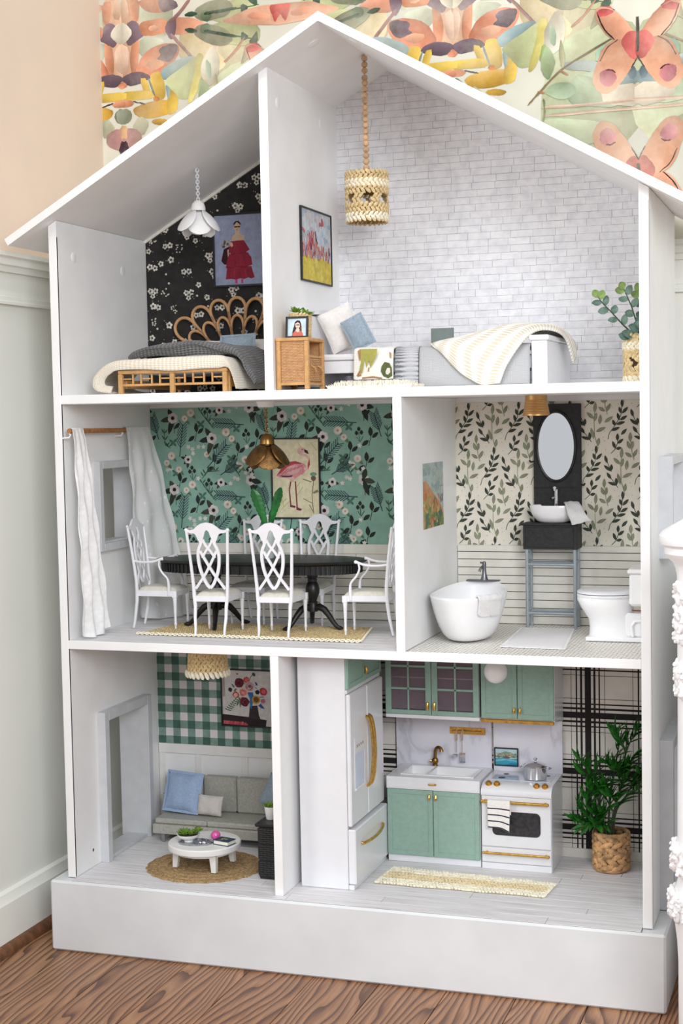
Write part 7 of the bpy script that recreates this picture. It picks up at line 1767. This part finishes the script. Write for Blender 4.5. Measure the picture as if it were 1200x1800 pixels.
sd_ = P(G().box(OX0+0.0008, OX1-0.0008, OY-0.0006, OY+0.0028, 0.0125, 0.0385, 0.0010), 'storage_drawer', PLASTW, st)
bar_handle(0.0305, OX0+0.0060, OX1-0.0050, sd_, 0.0022)
P(G().box(OX0+0.0004, OX1-0.0004, OY+0.0006, OY+0.003, K0, 0.0112, 0.0004), 'kick_board', PLASTW, st)
P(G().box(0.6785, 0.8030, 0.3362, 0.3395, OT, 0.2438, 0.0004), 'backsplash', MARBLE, st)

# utensil rail and what hangs on it
ur = thing('utensil_rail', 'brass utensil rail fixed to the marble behind the sink', 'rail', (0.632, 0.335, 0.218))
P(G().box(0.5985, 0.6640, 0.3345, 0.3360, 0.2120, 0.2245, 0.0005), 'plate', GOLD, ur)
P(G().tube([(0.6030, 0.3300, 0.2175), (0.6590, 0.3300, 0.2175)], 0.0016, 10).tube([(0.6045, 0.3345, 0.2175), (0.6045, 0.33, 0.2175)], 0.0016, 8).tube([(0.6575, 0.3345, 0.2175), (0.6575, 0.33, 0.2175)], 0.0016, 8), 'bar', GOLD, ur)
def utensil(name, label, x, kind):
    t = thing(name, label, 'utensil', (x, 0.329, 0.219), 0, 'kitchen utensils on the brass rail')
    y = 0.3268
    P(G().tube([(x, 0.33-0.0030*cos(radians(q)), 0.2175+0.0030*sin(radians(q))) for q in range(-20, 161, 20)], 0.0010, 7), 'hook', CHROME, t)
    P(G().box(x-0.0017, x+0.0017, y-0.0006, y+0.0006, 0.2020, 0.2168, 0.0004), 'grip', CHROME, t)
    P(G().tube([(x, y, 0.2022), (x, y-0.001, 0.1800)], 0.0007, 7), 'shaft', CHROME, t)
    if kind: 
        g = G(); x0, x1, z0, z1 = x-0.0050, x+0.0060, 0.1620, 0.1800
        for k in range(4): g.box(x0+0.0029*k, x0+0.0029*k+0.0016, y-0.0014, y-0.0006, z0+0.002, z1-0.002)
        g.box(x0, x1, y-0.0014, y-0.0006, z0, z0+0.0024, 0.0002).box(x0, x1, y-0.0014, y-0.0006, z1-0.0026, z1, 0.0002); P(g, 'slotted_blade', CHROME, t)
    else:
        P(G().lathe([(0.0002, -0.0052), (0.0040, -0.0042), (0.0060, 0.0), (0.0056, 0.0), (0.0036, -0.0034), (0.0002, -0.0042)], 18, (x-0.002, y-0.005, 0.1770)), 'ladle_cup', CHROME, t)
utensil('ladle', 'chrome ladle hanging at the left on the brass rail', 0.6130, 0); utensil('slotted_turner', 'chrome slotted turner hanging right of the ladle on the brass rail', 0.6235, 1)

# pot
pot = thing('cooking_pot', 'shiny steel cooking pot with lid on the stove', 'pot', (0.7635, 0.2900, OT+0.0010))
c = (0.7635, 0.2900, OT+0.0011)
P(G().lathe([(0.0175, 0), (0.0195, 0.0008), (0.0200, 0.003), (0.0200, 0.0215), (0.0208, 0.0225), (0.0200, 0.0228)], 40, c), 'body', CHROME, pot)
P(G().lathe([(0.0212, 0.0228), (0.0212, 0.0240), (0.0185, 0.0262), (0.0120, 0.0290), (0.0050, 0.0305), (0.0010, 0.0308)], 40, c), 'lid', CHROME, pot)
P(G().lathe([(0.0016, 0.0306), (0.0016, 0.0325), (0.0034, 0.0340), (0.0030, 0.0365), (0.0008, 0.0372)], 16, c), 'lid_knob', CHROME, pot)
for s in (-1, 1):
    q = [(c[0]+s*0.0198, c[1]-0.0050, c[2]+0.0185), (c[0]+s*0.0250, c[1]-0.0048, c[2]+0.0195), (c[0]+s*0.0275, c[1], c[2]+0.0200), (c[0]+s*0.0250, c[1]+0.0048, c[2]+0.0195), (c[0]+s*0.0198, c[1]+0.0050, c[2]+0.0185)]
    P(G().tube([spline(q, k/12) for k in range(13)], 0.0013, 8), 'handle', CHROME, pot)
# seaside picture against the backsplash
t, p = framed('framed_seaside_print', 'tiny black framed picture of a coast and turquoise sea on the stove back', (0.6805, 0.3358, 0.1585), (1, 0, 0), (0, 0.0, 1), (0, -1, 0), 0.0435, 0.0330, (188, 214, 222), 0.0020, 0.0030)
r = random.Random(12)
p.poly([(0, 0.62), (0.2, 0.72), (0.45, 0.86), (0.7, 0.80), (1, 0.58), (1, 0.45), (0, 0.45)], (150, 174, 150))
for _ in range(60): x, y = r.random(), r.uniform(0.42, 0.72); p.blob(x, y, r.uniform(0.02, 0.06), r.choice([(196, 186, 168), (150, 140, 126), (120, 146, 116), (214, 204, 190), (176, 160, 140), (110, 126, 110)]), int(x*1e4), 7, 0.4, r.uniform(0.02, 0.06))
p.poly([(0, 0), (1, 0), (1, 0.42), (0.7, 0.38), (0.35, 0.44), (0, 0.40)], (72, 172, 200)); p.poly([(0, 0.18), (0.5, 0.30), (1, 0.22), (1, 0.30), (0.4, 0.38), (0, 0.30)], (130, 206, 220)); p.poly([(0.4, 0), (1, 0), (1, 0.14), (0.7, 0.12)], (46, 140, 180)); p.poly([(0.3, 0.44), (0.62, 0.40), (0.68, 0.50), (0.45, 0.56)], (128, 104, 92))
p.done()
# striped towel over the oven handle
dt = thing('striped_dish_towel', 'white dish towel with navy stripes hanging on the oven handle', 'towel', (0.7120, OY-0.0085, 0.09))
def tw(u, v):
    """u along the cloth from the back hem over the bar to the front hem, v across"""
    x = 0.6925+0.0395*v+(0.0030*(u-0.5) if u > 0.4 else 0)*(1-2*v)
    if u < 0.25: y, z = OY-0.0030, 0.098+0.0235*(u/0.25)
    elif u < 0.40: a = pi*(u-0.25)/0.15; y, z = OY-0.0075+0.0042*cos(a), 0.1212+0.0030*sin(a)
    else:
        t_ = (u-0.40)/0.60; y, z = OY-0.0117-0.0012*t_-0.0020*t_*sin(7*v+1), 0.1212-(0.0440+0.006*v*v)*t_
        if v > 0.62: y -= 0.0030*t_*(v-0.62)/0.38; x += 0.001*t_
    return (x, y, z)
P(G().grid(tw, 48, 20), 'cloth', LINENW, dt, solid=0.0012)
for t0 in (0.22, 0.47, 0.71, 0.95):
    def sf_(u, v, t0=t0):
        x, y, z = tw(0.40+0.60*(t0+0.045*u), v); return (x, y-0.0009, z)
    P(G().grid(sf_, 2, 20), 'stripe', M('navy_stripe', (34, 36, 62), 0.9) if t0 < 0.3 else bpy.data.materials['navy_stripe'], dt)

# crocheted rug
kr = thing('kitchen_rug', 'long narrow crocheted cream and straw runner on the kitchen floor', 'rug', (0.67, 0.145, K0))
q0, q1, q2, q3 = Vector((0.5260, 0.1020)), Vector((0.8110, 0.1020)), Vector((0.8180, 0.1760)), Vector((0.5330, 0.1960))
def kp(u, v, z): a = q0+(q1-q0)*u; b = q3+(q2-q3)*u; w_ = a+(b-a)*v; return (w_.x, w_.y+0.0015*sin(17*u), K0+z)
g = G().grid(lambda u, v: kp(u, v, 0.0012), 20, 4); P(g, 'backing', RAFFIAW, kr)
r = random.Random(2); ga, gb = G(), G()
for i in range(13):
    v = (i+0.5)/13; tgt = gb if i in (4, 5, 6, 7, 8) else ga
    for k in range(48):
        u = (k+0.5+0.5*(i % 2))/48.5; c = kp(u, v, 0.0024+r.uniform(-0.0004, 0.0006)); tgt.ball(c, (0.0046, 0.0024, 0.0022), 6, 4, Rz(radians(40 if i % 2 else -40)+r.uniform(-0.4, 0.4)))
for k in range(14): c = kp(1.0, (k+0.5)/14, 0.0024); ga.ball(c, (0.0044, 0.0026, 0.0023), 6, 4, Rz(r.uniform(-0.6, 0.6))); c = kp(0.0, (k+0.5)/14, 0.0024); ga.ball(c, (0.0044, 0.0026, 0.0023), 6, 4, Rz(r.uniform(-0.6, 0.6)))
P(ga, 'cream_stitches', RAFFIAW, kr, kind='stuff'); P(gb, 'straw_stitches', M('pale_straw', (232, 214, 174), 0.85, var=0.12, vscale=220), kr, kind='stuff')

# globe lamp
gl = thing('globe_ceiling_lamp', 'white globe lamp on a copper fitting on the kitchen ceiling', 'lamp', (0.7245, 0.16, Z2-T2-0.0002))
P(G().ball((0.7245, 0.16, 0.3590), 0.0195, 28, 18), 'globe', M('opal_glass', (240, 240, 242), 0.3, var=0.01, coat=0.3), gl)
P(G().lathe([(0.0125, 0.3740), (0.0145, 0.3760), (0.0145, 0.3960), (0.0170, 0.3970), (0.0170, 0.3988)], 28, (0.7245, 0.16, 0)), 'fitting', M('copper_fitting', (176, 128, 106), 0.4, 0.8), gl)

# big leafy plant in a woven basket
kp_ = thing('potted_leafy_plant', 'tall leafy green plant in a woven water hyacinth basket in the kitchen corner', 'plant', (0.8950, 0.2860, K0))
pc = (0.8950, 0.2860, K0)
P(G().lathe([(0.0285, 0.0006), (0.0290, 0.062), (0.0265, 0.0625), (0.0262, 0.052), (0.001, 0.052)], 28, pc), 'basket_lining', M('basket_lining_brown', (110, 78, 50), 0.9), kp_)  # plain brown lining inside the woven strands
g = G(); r = random.Random(19)
for i in range(6):
    z = 0.0095+0.0098*i; m = 10
    for k in range(m):
        a = 2*pi*(k+0.5*(i % 2))/m+0.2; tl = radians(24 if i % 2 == 0 else -24)+r.uniform(-0.12, 0.12)
        rot = Rz(a) @ Rx(tl); R = 0.0288
        g.ball((pc[0]+R*cos(a), pc[1]+R*sin(a), pc[2]+z), (0.0046, 0.0125, 0.0056), 9, 6, rot)
P(g, 'woven_basket', HYAC, kp_, kind='stuff')
P(G().tube([(pc[0]+0.0288*cos(a), pc[1]+0.0288*sin(a), pc[2]+0.0645+0.0004*sin(9*a)) for a in [2*pi*j/40 for j in range(40)]], 0.0038, 9, closed=True), 'basket_rim', HYAC, kp_)
P(G().tube([(pc[0]+0.0280*cos(a), pc[1]+0.0280*sin(a), pc[2]+0.0036) for a in [2*pi*j/40 for j in range(40)]], 0.0032, 9, closed=True), 'basket_foot', HYAC, kp_)
P(G().lathe([(0.0262, 0.0525), (0.012, 0.0555), (0.001, 0.056)], 20, pc), 'soil', SOIL, kp_)
stems = [[(0.893, 0.284, 0.052), (0.897, 0.281, 0.085), (0.905, 0.280, 0.118), (0.916, 0.281, 0.160), (0.921, 0.281, 0.205), (0.926, 0.280, 0.242)],
         [(0.889, 0.282, 0.052), (0.884, 0.276, 0.085), (0.876, 0.272, 0.120), (0.872, 0.270, 0.155), (0.874, 0.268, 0.185)],
         [(0.898, 0.286, 0.052), (0.903, 0.284, 0.100), (0.920, 0.283, 0.128), (0.938, 0.280, 0.142), (0.946, 0.279, 0.160)],
         [(0.886, 0.284, 0.052), (0.872, 0.272, 0.078), (0.856, 0.262, 0.102), (0.842, 0.256, 0.120)],
         [(0.890, 0.288, 0.052), (0.892, 0.290, 0.110), (0.900, 0.296, 0.170), (0.908, 0.296, 0.215)]]
twigs = []
for si, s in enumerate(stems):
    sp_ = [spline(s, k/14) for k in range(15)]
    P(G().tube(sp_, [0.0022-0.0011*k/14 for k in range(15)], 7), 'stem', STEM, kp_)
    twigs.append(s)
ENDS = [((0.905, 0.280, 0.118), (0.880, 0.262, 0.150)), ((0.916, 0.281, 0.160), (0.890, 0.268, 0.192)), ((0.876, 0.272, 0.120), (0.848, 0.264, 0.178)), ((0.872, 0.270, 0.155), (0.846, 0.262, 0.196)), ((0.921, 0.281, 0.205), (0.906, 0.272, 0.246)), ((0.921, 0.281, 0.205), (0.944, 0.278, 0.250)),
        ((0.884, 0.276, 0.085), (0.858, 0.262, 0.080)), ((0.872, 0.272, 0.078), (0.836, 0.258, 0.092)), ((0.876, 0.272, 0.120), (0.892, 0.258, 0.160)), ((0.905, 0.280, 0.118), (0.926, 0.270, 0.172)), ((0.920, 0.283, 0.128), (0.952, 0.278, 0.178)), ((0.892, 0.290, 0.110), (0.874, 0.290, 0.140)), ((0.889, 0.280, 0.070), (0.876, 0.256, 0.085)), ((0.856, 0.262, 0.102), (0.862, 0.252, 0.134)), ((0.916, 0.281, 0.160), (0.940, 0.272, 0.208)), ((0.884, 0.276, 0.085), (0.868, 0.262, 0.105)), ((0.876, 0.272, 0.120), (0.866, 0.256, 0.150)), ((0.905, 0.280, 0.118), (0.900, 0.262, 0.135)), ((0.916, 0.281, 0.160), (0.910, 0.266, 0.185)), ((0.884, 0.276, 0.085), (0.890, 0.256, 0.110))]
for a, b in ENDS:
    m = ((a[0]+b[0])/2, (a[1]+b[1])/2, (a[2]+b[2])/2+0.004)
    P(G().tube([spline([a, m, b], k/6) for k in range(7)], [0.0012-0.0005*k/6 for k in range(7)], 6), 'stem', STEM, kp_)
    twigs.append([a, m, b])
r = random.Random(29); nl = 0
leafm = []
for k in range(8):
    L = 0.021+0.0022*k; b = blade((0, 0, 0), (1, 0, 0.25), L, 0.0072+0.0004*k, 0.45, 0.25+0.05*(k % 4), 6); leafm.append(b.mesh('leaf', LEAFG))
for tw_ in twigs:
    n_ = 20 if len(tw_) > 3 else 19
    for k in range(n_):
        u = (0.30 if len(tw_) > 3 else 0.25)+0.72*k/(n_-1); c = Vector(spline(tw_, min(u, 1))); d = Vector(spline(tw_, min(u+0.03, 1)))-Vector(spline(tw_, max(u-0.03, 0))); d.normalize()
        yaw_ = r.uniform(0, 2*pi); el = r.uniform(-0.15, 0.95)
        dirv = Vector((cos(yaw_)*cos(el), sin(yaw_)*cos(el)*0.8, sin(el)))*0.8+d*0.75; dirv.normalize()
        if c.y+dirv.y*0.035 > 0.336: dirv.y = -abs(dirv.y)*0.5; dirv.normalize()
        if c.x+dirv.x*0.035 > 0.972: dirv.x = -abs(dirv.x)*0.3; dirv.normalize()
        o = bpy.data.objects.new('leaf', r.choice(leafm)); COL.objects.link(o); o.parent = kp_
        o.location = c-kp_.location
        qx = dirv.to_track_quat('X', 'Z') if False else Vector((1, 0, 0.25)).rotation_difference(dirv)
        o.rotation_euler = qx.to_euler(); nl += 1

# ------------------------------------------------------------------ carved post of the furniture at the right
cp = thing('carved_post', 'white carved wooden furniture post with moulded cap at the right front of the dollhouse', 'post', (1.1070, -0.2, -HB+0.0006))
PCX = 1.1070
prof = [(0.0475, -HB+0.0006), (0.0475, 0.03), (0.0490, 0.06), (0.0520, 0.085), (0.0560, 0.100), (0.0560, 0.122), (0.0500, 0.138), (0.0470, 0.150), (0.0530, 0.165), (0.0530, 0.185), (0.0480, 0.205), (0.0470, 0.36), (0.0470, 0.565), (0.0490, 0.575), (0.0520, 0.583), (0.0600, 0.590), (0.0640, 0.596), (0.0640, 0.6045), (0.0695, 0.6085), (0.0715, 0.6140), (0.0710, 0.6200), (0.0660, 0.6260), (0.0520, 0.6340), (0.0350, 0.6435), (0.0200, 0.652), (0.001, 0.656)]
CARVE = NT('antiqued_white_carving')
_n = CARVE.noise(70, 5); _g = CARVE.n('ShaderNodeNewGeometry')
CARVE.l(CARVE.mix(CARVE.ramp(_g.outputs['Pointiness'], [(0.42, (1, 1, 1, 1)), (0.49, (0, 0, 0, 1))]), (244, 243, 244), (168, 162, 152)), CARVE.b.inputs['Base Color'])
CARVE.b.inputs['Roughness'].default_value = 0.45; CARVE.bump(_n, 0.15, 0.002); CARVE = CARVE.m
P(G().lathe(prof, 48, (PCX, -0.2, 0)), 'turned_shaft', M('glossy_white_post', (246, 246, 248), 0.35, var=0.015, vscale=30), cp, angle=30)
r = random.Random(51)
def carving(z0, z1, R, rows_, m, name):
    g = G()
    for i in range(rows_):
        for k in range(m):
            a = 2*pi*(k+0.5*(i % 2))/m+r.uniform(-0.08, 0.08); z = z0+(z1-z0)*(i+0.5)/rows_+r.uniform(-0.003, 0.003); s = r.uniform(0.8, 1.25)
            rot = Rz(a) @ Rx(r.uniform(-0.8, 0.8)); c = (PCX+R*cos(a), -0.2+R*sin(a), z)
            g.ball(c, (0.0045*s, 0.0058*s, 0.0095*s), 8, 6, rot)
            for j in range(2): g.ball((c[0]+0.004*cos(a), c[1]+0.004*sin(a)+r.uniform(-.005, .005), c[2]+r.uniform(-.006, .006)), 0.0030*s, 7, 5)
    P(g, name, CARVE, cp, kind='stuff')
carving(0.095, 0.130, 0.0560, 3, 22, 'carved_band'); carving(0.160, 0.195, 0.0525, 3, 22, 'carved_band'); carving(0.400, 0.450, 0.0465, 4, 18, 'carved_band'); carving(0.475, 0.555, 0.0470, 6, 18, 'carved_band')

P(G().box(1.086, 1.128, -0.160, 0.400, -HB+0.0006, 0.560, 0.002), 'furniture_stand_in', WHITE, cp)  # unseen stand-in for the post's furniture, added to shade the house's right wall

# ------------------------------------------------------------------ lift everything so that the room floor is at height 0
for o in list(scene.objects):
    if o.name.split('.')[0] in ('rattan_bed', 'white_bed', 'rattan_nightstand', 'shaggy_rug', 'potted_leafy_plant', 'bathtub', 'toilet', 'bathroom_vanity', 'dining_rug', 'grey_bedspread') and o.parent is None: o.location.z += 0.0004
for o in list(scene.objects):
    if o.parent is None and o.type in ('MESH', 'EMPTY', 'LIGHT'):
        o.location.z += HB
